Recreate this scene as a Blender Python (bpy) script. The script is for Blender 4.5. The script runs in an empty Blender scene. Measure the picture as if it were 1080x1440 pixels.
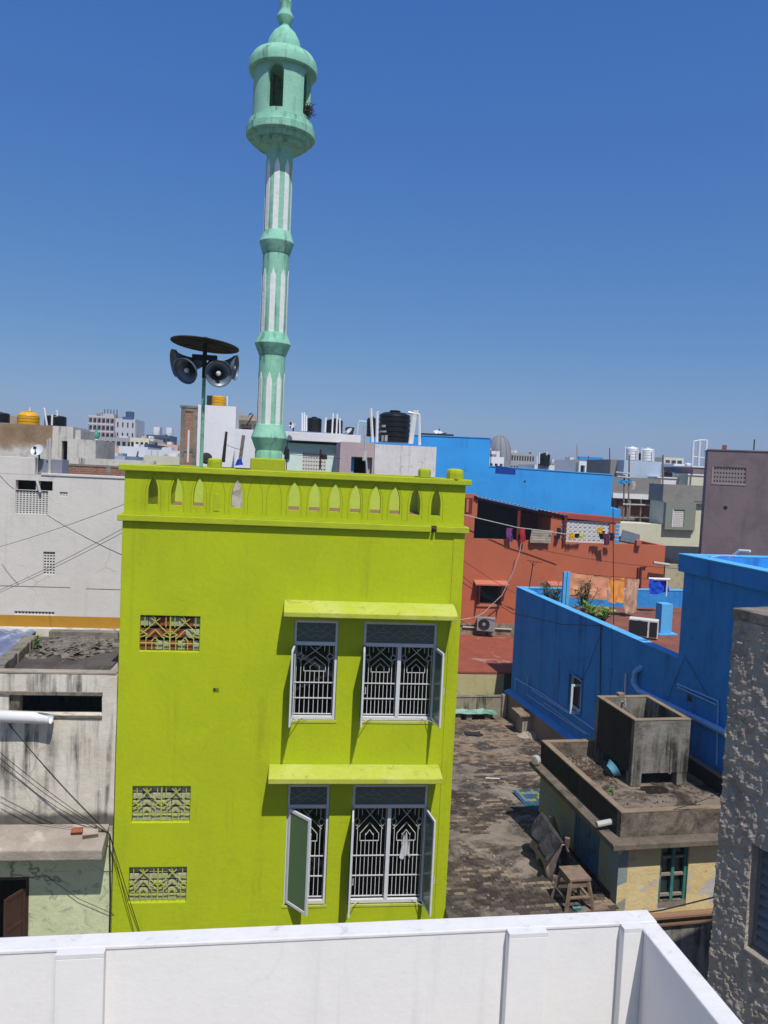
import bpy, bmesh, math, random
from mathutils import Vector, Matrix, noise
random.seed(7)
SC = bpy.context.scene
COL = SC.collection

# ------------------------------------------------------------------ camera
F = 1081.0                      # focal length in pixels of the 1080 x 1440 photograph
EYE = Vector((0.0, 0.0, 12.5))
PITCH, ROLL = math.radians(3.2), math.radians(2.67)
FW = Vector((0, math.cos(PITCH), -math.sin(PITCH)))
R0 = Vector((1, 0, 0)); U0 = Vector((0, math.sin(PITCH), math.cos(PITCH)))
RT = R0 * math.cos(ROLL) + U0 * math.sin(ROLL)
UP = U0 * math.cos(ROLL) - R0 * math.sin(ROLL)
cd = bpy.data.cameras.new('camera'); cam = bpy.data.objects.new('camera', cd); COL.objects.link(cam)
m = Matrix((RT, UP, -FW)).transposed().to_4x4(); m.translation = EYE
cam.matrix_world = m
cd.sensor_fit = 'VERTICAL'; cd.sensor_height = 24.0; cd.lens = F / 1440.0 * 24.0
cd.clip_start = 0.05; cd.clip_end = 6000
SC.camera = cam

# ------------------------------------------------------------------ sky, sun, exposure
SUN_EL = math.radians(59.5); SUN_AZ = math.radians(20.0)   # azimuth to the right of straight behind the camera
sdir = Vector((math.sin(SUN_AZ) * math.cos(SUN_EL), -math.cos(SUN_AZ) * math.cos(SUN_EL), math.sin(SUN_EL)))
world = bpy.data.worlds.new('World'); SC.world = world; world.use_nodes = True
wn = world.node_tree.nodes; wl = world.node_tree.links
sky = wn.new('ShaderNodeTexSky'); sky.sky_type = 'NISHITA'; sky.sun_disc = False
sky.sun_elevation = SUN_EL
sky.sun_rotation = math.atan2(sdir.x, sdir.y)
sky.altitude = 0; sky.air_density = 1.0; sky.dust_density = 1.0; sky.ozone_density = 10.0
SKY = 0.1                        # strength; the colour response below is the phone's, the same over the whole sky
sp = wn.new('ShaderNodeSeparateColor'); cb_ = wn.new('ShaderNodeCombineColor'); wl.new(sky.outputs[0], sp.inputs[0])
for i, (k, p) in enumerate(((0.86, 1.08), (0.635, 0.76), (0.64, 0.35))):
    a = wn.new('ShaderNodeMath'); a.operation = 'MULTIPLY'; a.inputs[1].default_value = SKY; wl.new(sp.outputs[i], a.inputs[0])
    b = wn.new('ShaderNodeMath'); b.operation = 'POWER'; b.inputs[1].default_value = p; wl.new(a.outputs[0], b.inputs[0])
    c = wn.new('ShaderNodeMath'); c.operation = 'MULTIPLY'; c.inputs[1].default_value = k / SKY; wl.new(b.outputs[0], c.inputs[0]); wl.new(c.outputs[0], cb_.inputs[i])
wl.new(cb_.outputs[0], wn['Background'].inputs[0]); wn['Background'].inputs[1].default_value = SKY
sl = bpy.data.lights.new('sun', 'SUN'); sl.energy = 4.1; sl.angle = math.radians(0.5); sl.color = (1.0, 0.955, 0.88)
so = bpy.data.objects.new('sun', sl); COL.objects.link(so); so.location = (30, -40, 80)
so.rotation_euler = (-sdir).to_track_quat('-Z', 'Y').to_euler()
SC.view_settings.view_transform = 'Standard'; SC.view_settings.look = 'None'
SC.view_settings.exposure = 0.1; SC.view_settings.gamma = 1.0
SC.view_settings.use_curve_mapping = False
SC.render.engine = 'CYCLES'
SC.cycles.max_bounces = 6; SC.cycles.diffuse_bounces = 3; SC.cycles.glossy_bounces = 2
SC.cycles.transmission_bounces = 4; SC.cycles.transparent_max_bounces = 6

# ------------------------------------------------------------------ pixel helpers (photo pixels to places)
def ray(px, py): return RT * ((px - 540) / F) + UP * ((720 - py) / F) + FW
U = 1.0     # metres per building unit of the block being laid out (set before each block)
def P(px, py, Y):
    d = ray(px, py); return EYE + d * (Y * U / d.y)
def ZL(z): return EYE.z - (EYE.z - z) / U
class Fr:
    """a ground frame: x along a facade, y away from the viewer, z = height over ground"""
    def __init__(s, px=None, py=None, Y=None, yaw=0.0, o=None):
        s.yaw = math.radians(yaw)
        p = P(px, py, Y) if o is None else Vector(o)
        s.u = U; s.z0 = ZL(p.z)
        s.o = Vector((p.x, p.y, 0))
        s.ex = Vector((math.cos(s.yaw), math.sin(s.yaw), 0)); s.ey = Vector((-math.sin(s.yaw), math.cos(s.yaw), 0))
    def hit(s, px, py, n, q):
        d = ray(px, py); w = EYE + d * ((q - EYE).dot(n) / d.dot(n)); v = (w - s.o) / s.u
        return v.dot(s.ex), v.dot(s.ey), EYE.z - (EYE.z - w.z) / s.u
    def f(s, px, py, off=0.0):
        h = s.hit(px, py, s.ey, s.o + s.ey * off * s.u); return h[0], h[2]
    def s(s_, px, py, x=0.0):
        h = s_.hit(px, py, s_.ex, s_.o + s_.ex * x * s_.u); return h[1], h[2]
    def t(s, px, py, z):
        h = s.hit(px, py, Vector((0, 0, 1)), Vector((0, 0, EYE.z - (EYE.z - z) * s.u))); return h[0], h[1]
    def w(s, x, y, z): return s.o + (s.ex * x + s.ey * y) * s.u + Vector((0, 0, EYE.z - (EYE.z - z) * s.u))
    def loc(s, p):
        v = (Vector(p) - s.o) / s.u; return Vector((v.dot(s.ex), v.dot(s.ey), EYE.z - (EYE.z - p[2]) / s.u))
WORLD = Fr(o=(0, 0, 0))

# ------------------------------------------------------------------ materials
def hexc(h):
    h = h.lstrip('#'); c = [int(h[i:i + 2], 16) / 255 for i in (0, 2, 4)]
    return tuple((v / 12.92 if v <= 0.04045 else ((v + 0.055) / 1.055) ** 2.4) for v in c)
MATS = {}
class NT:
    def __init__(s, name):
        s.m = bpy.data.materials.new(name); s.m.use_nodes = True; s.t = s.m.node_tree
        s.n = s.t.nodes; s.b = s.n['Principled BSDF']; s.tc = s.n.new('ShaderNodeTexCoord')
        s.co = s.tc.outputs['Object']
    def link(s, a, b): s.t.links.new(a, b)
    def mapping(s, scale, rot=(0, 0, 0), loc=(0, 0, 0)):
        n = s.n.new('ShaderNodeMapping'); s.link(s.co, n.inputs[0])
        n.inputs['Scale'].default_value = scale; n.inputs['Rotation'].default_value = rot; n.inputs['Location'].default_value = loc
        return n.outputs[0]
    def noise(s, scale, detail=6, rough=0.6, vec=None, dist=0.0):
        n = s.n.new('ShaderNodeTexNoise'); n.inputs['Scale'].default_value = scale
        n.inputs['Detail'].default_value = detail; n.inputs['Roughness'].default_value = rough; n.inputs['Distortion'].default_value = dist
        s.link(vec or s.co, n.inputs['Vector']); return n.outputs['Fac']
    def ramp(s, fac, a, b, va=0.0, vb=1.0):
        n = s.n.new('ShaderNodeMapRange'); n.clamp = True; n.interpolation_type = 'SMOOTHSTEP'
        s.link(fac, n.inputs['Value'])
        for k, v in (('From Min', a), ('From Max', b), ('To Min', va), ('To Max', vb)): n.inputs[k].default_value = v
        return n.outputs[0]
    def math(s, op, a, b=None):
        n = s.n.new('ShaderNodeMath'); n.operation = op
        for i, v in enumerate((a, b)):
            if v is None: continue
            if isinstance(v, (int, float)): n.inputs[i].default_value = v
            else: s.link(v, n.inputs[i])
        return n.outputs[0]
    def mix(s, fac, a, b):
        n = s.n.new('ShaderNodeMix'); n.data_type = 'RGBA'
        if isinstance(fac, (int, float)): n.inputs[0].default_value = fac
        else: s.link(fac, n.inputs[0])
        for i, v in ((6, a), (7, b)):
            if isinstance(v, tuple): n.inputs[i].default_value = (*v[:3], 1)
            else: s.link(v, n.inputs[i])
        return n.outputs[2]
    def bump(s, h, strength=0.3, dist=0.01, prev=None):
        n = s.n.new('ShaderNodeBump'); n.inputs['Strength'].default_value = strength; n.inputs['Distance'].default_value = dist
        s.link(h, n.inputs['Height'])
        if prev is not None: s.link(prev, n.inputs['Normal'])
        return n.outputs[0]

def plaster(name, col, rough=0.88, col2=None, mscale=1.3, mamt=0.5, streaks=None, dirt=None, dirt2=None, fine=0.10,
            bscale=22, bstr=0.5, bdist=0.012, cracks=0.0, spec=0.25, zsplit=None, zlow=None):
    """painted or bare plaster: mottling, drip streaks, patches of dirt, trowel relief, hairline cracks"""
    if name in MATS: return MATS[name]
    t = NT(name)
    col = hexc(col) if isinstance(col, str) else col
    c = col
    if col2:
        col2 = hexc(col2) if isinstance(col2, str) else col2
        c = t.mix(t.math('MULTIPLY', t.ramp(t.noise(mscale, 7, 0.65, dist=0.4), 0.38, 0.66), mamt), c, col2)
    fn = t.noise(14, 5, 0.7)
    c = t.mix(t.ramp(fn, 0.3, 0.7, 0, fine), c, tuple(v * 0.55 for v in col))
    if dirt:                       # (colour, scale, lo, hi, amount)
        dc, ds, lo, hi, am = dirt
        c = t.mix(t.math('MULTIPLY', t.ramp(t.noise(ds, 9, 0.72, dist=0.6), lo, hi), am), c, hexc(dc))
    if dirt2:
        dc, ds, lo, hi, am = dirt2
        c = t.mix(t.math('MULTIPLY', t.ramp(t.noise(ds, 9, 0.75, vec=t.mapping((1, 1, 1), loc=(7, 3, 5)), dist=0.8), lo, hi), am), c, hexc(dc))
    if zsplit:                     # a stain that starts at a ragged height: (height, raggedness, colour)
        zs, rag, zc = zsplit; sx = t.n.new('ShaderNodeSeparateXYZ'); t.link(t.co, sx.inputs[0])
        zz = t.math('ADD', sx.outputs[2], t.math('MULTIPLY', t.math('SUBTRACT', t.noise(.9, 9, .7), .5), rag))
        c = t.mix(t.math('MULTIPLY', t.ramp(zz, zs - .12, zs + .25), .92), c, t.mix(t.ramp(t.noise(1.7, 8, .7), .35, .7), hexc(zc), tuple(v * .6 for v in hexc(zc))))
    if zlow:                       # mould creeping up from a ledge: (height, raggedness, colour)
        zs, rag, zc = zlow; sx = t.n.new('ShaderNodeSeparateXYZ'); t.link(t.co, sx.inputs[0])
        zz = t.math('ADD', sx.outputs[2], t.math('MULTIPLY', t.math('SUBTRACT', t.noise(2.2, 9, .75), .5), rag))
        c = t.mix(t.math('MULTIPLY', t.ramp(zz, zs - .06, zs + .10, 1, 0), .85), c, hexc(zc))
    if streaks:                    # (colour, scale, lo, hi, amount)
        sc_, ss, lo, hi, am = streaks
        v = t.mapping((ss, ss, ss * 0.07))
        a = t.ramp(t.noise(1.0, 6, 0.65, vec=v), lo, hi)
        b = t.ramp(t.noise(0.9, 4, 0.6), 0.35, 0.62)
        c = t.mix(t.math('MULTIPLY', t.math('MULTIPLY', a, b), am), c, hexc(sc_))
    nrm = None
    if cracks > 0:
        vor = t.n.new('ShaderNodeTexVoronoi'); vor.feature = 'DISTANCE_TO_EDGE'; vor.inputs['Scale'].default_value = 0.8
        w = t.n.new('ShaderNodeTexNoise'); w.inputs['Scale'].default_value = 3.0; w.inputs['Detail'].default_value = 6
        t.link(t.co, w.inputs['Vector'])
        mx = t.n.new('ShaderNodeMix'); mx.data_type = 'VECTOR'; mx.inputs[0].default_value = 0.28
        t.link(t.co, mx.inputs[4]); t.link(w.outputs['Color'], mx.inputs[5]); t.link(mx.outputs[1], vor.inputs['Vector'])
        line = t.ramp(vor.outputs['Distance'], 0.0, 0.012, 1, 0)
        msk = t.ramp(t.noise(0.7, 3, 0.5, vec=t.mapping((1, 1, 1), loc=(3, 9, 1))), 0.5, 0.6)
        cr = t.math('MULTIPLY', line, msk)
        c = t.mix(t.math('MULTIPLY', cr, cracks), c, tuple(v * 0.25 for v in col))
    h = t.math('ADD', t.noise(bscale, 6, 0.62), t.math('MULTIPLY', t.noise(bscale * 0.22, 3, 0.5), 1.6))
    nrm = t.bump(h, bstr, bdist)
    t.link(nrm, t.b.inputs['Normal'])
    if isinstance(c, tuple): t.b.inputs['Base Color'].default_value = (*c, 1)
    else: t.link(c, t.b.inputs['Base Color'])
    t.b.inputs['Roughness'].default_value = rough; t.b.inputs['Specular IOR Level'].default_value = spec
    MATS[name] = t.m; return t.m

def simple(name, col, rough=0.6, metal=0.0, var=0.12, vscale=6.0, bstr=0.15, spec=0.35, dirt=None):
    if name in MATS: return MATS[name]
    t = NT(name); col = hexc(col) if isinstance(col, str) else col
    c = t.mix(t.ramp(t.noise(vscale, 6, 0.65), 0.3, 0.7, 0, var * 2), col, tuple(v * 0.5 for v in col))
    if dirt: c = t.mix(t.math('MULTIPLY', t.ramp(t.noise(dirt[1], 8, 0.7), dirt[2], dirt[3]), dirt[4]), c, hexc(dirt[0]))
    t.link(c, t.b.inputs['Base Color'])
    t.link(t.bump(t.noise(vscale * 6, 4, 0.6), bstr, 0.006), t.b.inputs['Normal'])
    t.b.inputs['Roughness'].default_value = rough; t.b.inputs['Metallic'].default_value = metal
    t.b.inputs['Specular IOR Level'].default_value = spec
    MATS[name] = t.m; return t.m

def brickmat(name, c1, c2, mortar, sx=0.23, sz=0.075, dirt=None):
    if name in MATS: return MATS[name]
    t = NT(name)
    n = t.n.new('ShaderNodeTexBrick'); n.inputs['Scale'].default_value = 1.0
    n.inputs['Brick Width'].default_value = sx; n.inputs['Row Height'].default_value = sz; n.inputs['Mortar Size'].default_value = 0.009
    n.inputs['Color1'].default_value = (*hexc(c1), 1); n.inputs['Color2'].default_value = (*hexc(c2), 1); n.inputs['Mortar'].default_value = (*hexc(mortar), 1)
    sp = t.n.new('ShaderNodeSeparateXYZ'); cb = t.n.new('ShaderNodeCombineXYZ'); t.link(t.co, sp.inputs[0])
    t.link(t.math('ADD', sp.outputs[0], sp.outputs[1]), cb.inputs[0]); t.link(sp.outputs[2], cb.inputs[1]); t.link(cb.outputs[0], n.inputs['Vector'])
    c = t.mix(t.ramp(t.noise(3, 8, 0.7), 0.4, 0.7, 0, 0.5), n.outputs['Color'], hexc(mortar))
    if dirt: c = t.mix(t.math('MULTIPLY', t.ramp(t.noise(dirt[1], 8, 0.7), dirt[2], dirt[3]), dirt[4]), c, hexc(dirt[0]))
    t.link(c, t.b.inputs['Base Color']); t.b.inputs['Roughness'].default_value = 0.92
    t.link(t.bump(n.outputs['Fac'], 0.5, -0.01), t.b.inputs['Normal'])
    MATS[name] = t.m; return t.m

def glass(name, col, rough=0.12, alpha=1.0):
    if name in MATS: return MATS[name]
    t = NT(name); t.b.inputs['Base Color'].default_value = (*hexc(col), 1); t.b.inputs['Roughness'].default_value = rough
    t.b.inputs['Specular IOR Level'].default_value = 0.5; t.b.inputs['Alpha'].default_value = alpha
    t.link(t.bump(t.noise(9, 3, 0.5), 0.08, 0.004), t.b.inputs['Normal'])
    MATS[name] = t.m; return t.m

# ------------------------------------------------------------------ mesh builder
class MB:
    def __init__(s): s.v = []; s.f = []; s.mi = []; s.cur = 0
    def add(s, vs, fs):
        k = len(s.v); s.v += [Vector(a) for a in vs]; s.f += [tuple(i + k for i in f) for f in fs]; s.mi += [s.cur] * len(fs); return s
    def box(s, x0, x1, y0, y1, z0, z1):
        v = [(x, y, z) for z in (z0, z1) for y in (y0, y1) for x in (x0, x1)]
        return s.add(v, [(0, 2, 3, 1), (4, 5, 7, 6), (0, 1, 5, 4), (2, 6, 7, 3), (0, 4, 6, 2), (1, 3, 7, 5)])
    def hexa(s, b, t):
        """b, t: four bottom and four top points, counter-clockwise seen from above"""
        return s.add(list(b) + list(t), [(3, 2, 1, 0), (4, 5, 6, 7)] + [(i, (i + 1) % 4, (i + 1) % 4 + 4, i + 4) for i in range(4)])
    def prism(s, pts, d):
        n = len(pts); d = Vector(d); a = [Vector(p) for p in pts]
        return s.add(a + [p + d for p in a], [tuple(range(n - 1, -1, -1)), tuple(range(n, 2 * n))] + [(i, (i + 1) % n, (i + 1) % n + n, i + n) for i in range(n)])
    def bar(s, a, b, w, h=None, up=(0, 0, 1)):
        a = Vector(a); b = Vector(b); h = h or w; d = (b - a).normalized(); u = Vector(up)
        if abs(d.dot(u)) > 0.98: u = Vector((0, 1, 0))
        r = d.cross(u).normalized() * w / 2; u = r.cross(d).normalized() * h / 2
        q = [-r - u, r - u, r + u, -r + u]
        return s.add([a + k for k in q] + [b + k for k in q], [(0, 1, 2, 3), (7, 6, 5, 4)] + [(i, i + 4, (i + 1) % 4 + 4, (i + 1) % 4) for i in range(4)])
    def tube(s, pts, r, n=8, cap=True):
        pts = [Vector(p) for p in pts]; k = len(s.v); rr = r if isinstance(r, (list, tuple)) else [r] * len(pts)
        pu = None
        for i, p in enumerate(pts):
            d = (pts[min(i + 1, len(pts) - 1)] - pts[max(i - 1, 0)]).normalized()
            u = pu - d * pu.dot(d) if pu is not None else (Vector((0, 0, 1)) if abs(d.z) < 0.9 else Vector((0, 1, 0)))
            u = (u - d * u.dot(d)).normalized(); pu = u; w = d.cross(u)
            for j in range(n):
                a = 2 * math.pi * j / n; s.v.append(p + (u * math.cos(a) + w * math.sin(a)) * rr[i])
        for i in range(len(pts) - 1):
            for j in range(n):
                s.f.append((k + i * n + j, k + i * n + (j + 1) % n, k + (i + 1) * n + (j + 1) % n, k + (i + 1) * n + j)); s.mi.append(s.cur)
        if cap:
            s.f.append(tuple(k + j for j in range(n - 1, -1, -1))); s.mi.append(s.cur)
            e = k + (len(pts) - 1) * n; s.f.append(tuple(e + j for j in range(n))); s.mi.append(s.cur)
        return s
    def lathe(s, prof, c=(0, 0, 0), n=24, axis=(0, 0, 1), cap=True):
        c = Vector(c); ax = Vector(axis).normalized(); u = Vector((1, 0, 0)) if abs(ax.x) < 0.9 else Vector((0, 1, 0))
        u = (u - ax * u.dot(ax)).normalized(); w = ax.cross(u); k = len(s.v)
        for z, r in prof:
            for j in range(n):
                a = 2 * math.pi * j / n; s.v.append(c + ax * z + (u * math.cos(a) + w * math.sin(a)) * max(r, 1e-4))
        for i in range(len(prof) - 1):
            for j in range(n):
                s.f.append((k + i * n + j, k + i * n + (j + 1) % n, k + (i + 1) * n + (j + 1) % n, k + (i + 1) * n + j)); s.mi.append(s.cur)
        if cap:
            s.f.append(tuple(k + j for j in range(n - 1, -1, -1))); s.mi.append(s.cur)
            e = k + (len(prof) - 1) * n; s.f.append(tuple(e + j for j in range(n))); s.mi.append(s.cur)
        return s
    def panel(s, x0, x1, z0, z1, y0, y1, holes=(), step=None):
        """a wall of thickness y0..y1 with rectangular holes (hx0, hx1, hz0, hz1) and their reveals"""
        xs = sorted({x0, x1} | {h[0] for h in holes} | {h[1] for h in holes}); zs = sorted({z0, z1} | {h[2] for h in holes} | {h[3] for h in holes})
        def fillin(a):
            if not step: return a
            o = []
            for p, q in zip(a, a[1:]):
                n = max(1, int((q - p) / step)); o += [p + (q - p) * i / n for i in range(n)]
            return o + [a[-1]]
        xs = fillin([x for x in xs if x0 <= x <= x1]); zs = fillin([z for z in zs if z0 <= z <= z1])
        nx, nz = len(xs), len(zs)
        solid = [[not any(h[0] < (xs[i] + xs[i + 1]) / 2 < h[1] and h[2] < (zs[j] + zs[j + 1]) / 2 < h[3] for h in holes) for j in range(nz - 1)] for i in range(nx - 1)]
        k = len(s.v)
        for y in (y0, y1):
            for x in xs:
                for z in zs: s.v.append(Vector((x, y, z)))
        def id(side, i, j): return k + side * nx * nz + i * nz + j
        S = lambda i, j: 0 <= i < nx - 1 and 0 <= j < nz - 1 and solid[i][j]
        fs = []
        for i in range(nx - 1):
            for j in range(nz - 1):
                if not solid[i][j]: continue
                fs.append((id(0, i, j), id(0, i + 1, j), id(0, i + 1, j + 1), id(0, i, j + 1)))
                fs.append((id(1, i, j), id(1, i, j + 1), id(1, i + 1, j + 1), id(1, i + 1, j)))
                if not S(i - 1, j): fs.append((id(0, i, j), id(0, i, j + 1), id(1, i, j + 1), id(1, i, j)))
                if not S(i + 1, j): fs.append((id(0, i + 1, j), id(1, i + 1, j), id(1, i + 1, j + 1), id(0, i + 1, j + 1)))
                if not S(i, j - 1): fs.append((id(0, i, j), id(1, i, j), id(1, i + 1, j), id(0, i + 1, j)))
                if not S(i, j + 1): fs.append((id(0, i, j + 1), id(0, i + 1, j + 1), id(1, i + 1, j + 1), id(1, i, j + 1)))
        s.f += fs; s.mi += [s.cur] * len(fs); return s
    def archcell(s, x0, x1, z0, z1, y0, y1, cx, hw, ha, hb, spring, n=8, pointed=True):
        """one wall cell with a pointed (or round) arch hole from ha up to hb"""
        zs = [ha + (spring - ha) * i / 2 for i in range(3)] + [spring + (hb - spring) * i / n for i in range(1, n + 1)]
        def half(z):
            if z <= spring: return hw
            t = (z - spring) / (hb - spring)
            return hw * (1 - t ** 2) ** (0.75 if pointed else 0.5) if t < 1 else 0.0
        for a, b in zip(zs, zs[1:]):
            ra, rb = half(a), half(b)
            for sg, xe in ((-1, x0), (1, x1)):
                q = [(xe, a), (cx + sg * ra, a), (cx + sg * rb, b), (xe, b)]
                if sg > 0: q.reverse()
                s.add([(p[0], y0, p[1]) for p in q], [(0, 1, 2, 3)]); s.add([(p[0], y1, p[1]) for p in q], [(3, 2, 1, 0)])
                r_ = [(cx + sg * ra, y0, a), (cx + sg * ra, y1, a), (cx + sg * rb, y1, b), (cx + sg * rb, y0, b)]
                s.add(r_, [(0, 1, 2, 3) if sg < 0 else (3, 2, 1, 0)])
        s.add([(cx - hw, y0, ha), (cx + hw, y0, ha), (cx + hw, y1, ha), (cx - hw, y1, ha)], [(0, 1, 2, 3)])
        for za, zb in ((z0, ha), (hb, z1)):
            xs = [x0, cx - hw, cx, cx + hw, x1]
            for a, b in zip(xs, xs[1:]):
                s.add([(a, y0, za), (b, y0, za), (b, y0, zb), (a, y0, zb)], [(0, 1, 2, 3)])
                s.add([(a, y1, za), (b, y1, za), (b, y1, zb), (a, y1, zb)], [(3, 2, 1, 0)])
        return s
    def grid(s, fn, nu, nv):
        k = len(s.v)
        for i in range(nu + 1):
            for j in range(nv + 1): s.v.append(Vector(fn(i / nu, j / nv)))
        for i in range(nu):
            for j in range(nv):
                a = k + i * (nv + 1) + j; s.f.append((a, a + nv + 1, a + nv + 2, a + 1)); s.mi.append(s.cur)
        return s
    def jitter(s, amp, scale=3.0):
        for v in s.v: v += noise.noise_vector(v * scale) * amp
        return s
    def mesh(s, name, mats, base=(0, 0, 0), smooth=False, merge=True, u=1.0):
        me = bpy.data.meshes.new(name); b = Vector(base)
        me.from_pydata([(v - b) * u for v in s.v], [], s.f)
        for m_ in (mats if isinstance(mats, (list, tuple)) else [mats]): me.materials.append(m_)
        if any(s.mi): me.polygons.foreach_set('material_index', s.mi)
        if merge:
            bm = bmesh.new(); bm.from_mesh(me); bmesh.ops.remove_doubles(bm, verts=bm.verts, dist=1e-5)
            bmesh.ops.recalc_face_normals(bm, faces=bm.faces); bm.to_mesh(me); bm.free()
        if smooth:
            me.polygons.foreach_set('use_smooth', [True] * len(me.polygons))
            me.set_sharp_from_angle(angle=math.radians(28 if smooth is True else smooth))
        me.update(); return me

class Thing:
    def __init__(s, name, label, cat, fr=WORLD, base=(0, 0, 0), group=None):
        s.fr = fr; s.base = Vector(base)
        o = bpy.data.objects.new(name, None); COL.objects.link(o); s.o = o
        o.empty_display_size = 0.3
        o.location = fr.w(*base); o.rotation_euler = (0, 0, fr.yaw)
        o['label'] = label; o['category'] = cat
        if group: o['group'] = group
    def part(s, name, mb, mat, parent=None, smooth=False, bevel=0.0, stuff=False, label=None, base=None, mesh=None):
        me = mesh or mb.mesh(name, mat, s.base, smooth, u=s.fr.u)
        o = bpy.data.objects.new(name, me); COL.objects.link(o); o.parent = parent or s.o
        if bevel:
            b = o.modifiers.new('bevel', 'BEVEL'); b.width = bevel; b.segments = 2; b.limit_method = 'ANGLE'; b.angle_limit = math.radians(50)
        if stuff: o['kind'] = 'stuff'
        if label: o['label'] = label
        return o
def structure(name, mb, mat, smooth=False):
    o = bpy.data.objects.new(name, mb.mesh(name, mat, (0, 0, 0), smooth)); COL.objects.link(o); o['kind'] = 'structure'; return o
def single(name, label, cat, mb, mat, fr=WORLD, base=(0, 0, 0), group=None, smooth=False, bevel=0.0):
    """a thing that is one mesh"""
    o = bpy.data.objects.new(name, mb.mesh(name, mat, base, smooth, u=fr.u)); COL.objects.link(o)
    o.location = fr.w(*base); o.rotation_euler = (0, 0, fr.yaw); o['label'] = label; o['category'] = cat
    if group: o['group'] = group
    if bevel:
        b = o.modifiers.new('bevel', 'BEVEL'); b.width = bevel; b.segments = 2; b.limit_method = 'ANGLE'; b.angle_limit = math.radians(50)
    return o
def sag(a, b, d, n=14):
    a = Vector(a); b = Vector(b)
    return [a.lerp(b, i / n) - Vector((0, 0, 4 * d * (i / n) * (1 - i / n))) for i in range(n + 1)]
HAZE = True
# ------------------------------------------------------------------ colours in use
GREEN = plaster('lime_plaster', (0.425, 0.51, 0.008), col2=(0.365, 0.44, 0.010), mscale=0.8, mamt=0.6, fine=0.12, bscale=42, bstr=0.7, bdist=0.006, cracks=0.10,
                dirt=('#7f8a30', 2.2, 0.60, 0.78, 0.35), streaks=('#737a1c', 3.2, 0.52, 0.72, 0.38))
GREEN_TRIM = plaster('lime_trim', (0.40, 0.47, 0.018), col2=(0.33, 0.40, 0.02), mscale=1.5, fine=0.12, bscale=20, bstr=0.5,
                dirt=('#8d8f5a', 5.0, 0.60, 0.75, 0.6))
GREEN_OLD = plaster('lime_canopy', (0.42, 0.47, 0.05), col2=(0.50, 0.53, 0.14), mscale=1.1, mamt=0.8, fine=0.15, bscale=24, bstr=0.4,
                dirt=('#6f6a48', 5.0, 0.54, 0.72, 0.8), dirt2=('#d9d9b8', 9.0, 0.66, 0.72, 0.8))
WHITE = plaster('white_paint', (0.78, 0.765, 0.735), col2=(0.72, 0.705, 0.68), mscale=0.9, mamt=0.6, fine=0.05, bscale=30, bstr=0.35, bdist=0.004, cracks=0.06,
                streaks=('#b9bbbd', 5.0, 0.55, 0.7, 0.35), dirt=('#8f9092', 11.0, 0.66, 0.76, 0.5))
WHITE_COPE = plaster('white_coping', (0.69, 0.68, 0.66), col2=(0.62, 0.61, 0.60), mscale=5, mamt=0.5, fine=0.08, bscale=24, bstr=0.5, bdist=0.006, cracks=0.0,
                dirt=('#8a8a88', 7.0, 0.54, 0.74, 0.6), dirt2=('#55544f', 22.0, 0.64, 0.72, 0.7))
CONC = plaster('old_concrete', '#8d8579', col2='#6a645c', mscale=1.6, mamt=0.8, fine=0.25, bscale=22, bstr=0.8, dirt=('#3a3632', 2.4, 0.48, 0.7, 0.7), dirt2=('#a89f90', 7, 0.6, 0.72, 0.6))
CONC_PALE = plaster('pale_concrete', '#a79c8c', col2='#8b8173', mscale=1.6, mamt=0.8, fine=0.2, bscale=22, bstr=0.7, dirt=('#4b463f', 2.6, 0.55, 0.75, 0.7))
DARKVOID = plaster('dim_room', '#5b5853', fine=0.1, bstr=0.2)
WMETAL = simple('white_window_metal', '#cfd2d8', rough=0.5, var=0.08)
GRILLE = simple('pale_grille_iron', '#d2d2d4', rough=0.55, var=0.15)
GLASSG = glass('green_glass', '#4a6650', 0.25)
GLASSD = glass('dark_glass', '#2b3436', 0.2)
BRICK1 = plaster('brick_red', '#96543e', col2='#7a4434', mscale=6, fine=0.2, bscale=40, bstr=0.5, dirt=('#a2a38c', 9, 0.55, 0.7, 0.6))
BLOCKP = plaster('block_pale', '#b5b89c', col2='#9c8a72', mscale=4, mamt=0.7, fine=0.2, bscale=40, bstr=0.5, dirt=('#8fae86', 3, 0.5, 0.65, 0.6))
PVC = simple('white_pvc', '#dcdcdc', rough=0.4, var=0.06, bstr=0.03)
PVC_OLD = simple('grey_pvc', '#b4b3ae', rough=0.5, var=0.15, bstr=0.05)
WIRE = simple('black_cable', '#1b1a1a', rough=0.6, var=0.1)
BLACKTANK = simple('black_tank_plastic', '#15171b', rough=0.42, var=0.15, bstr=0.05, dirt=('#4a4742', 2.0, 0.55, 0.8, 0.4))
YELLOWTANK = simple('yellow_tank_plastic', '#d9a312', rough=0.45, var=0.1, bstr=0.05)
WHITETANK = simple('white_tank_plastic', '#dcdfe2', rough=0.45, var=0.06, bstr=0.05)

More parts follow.
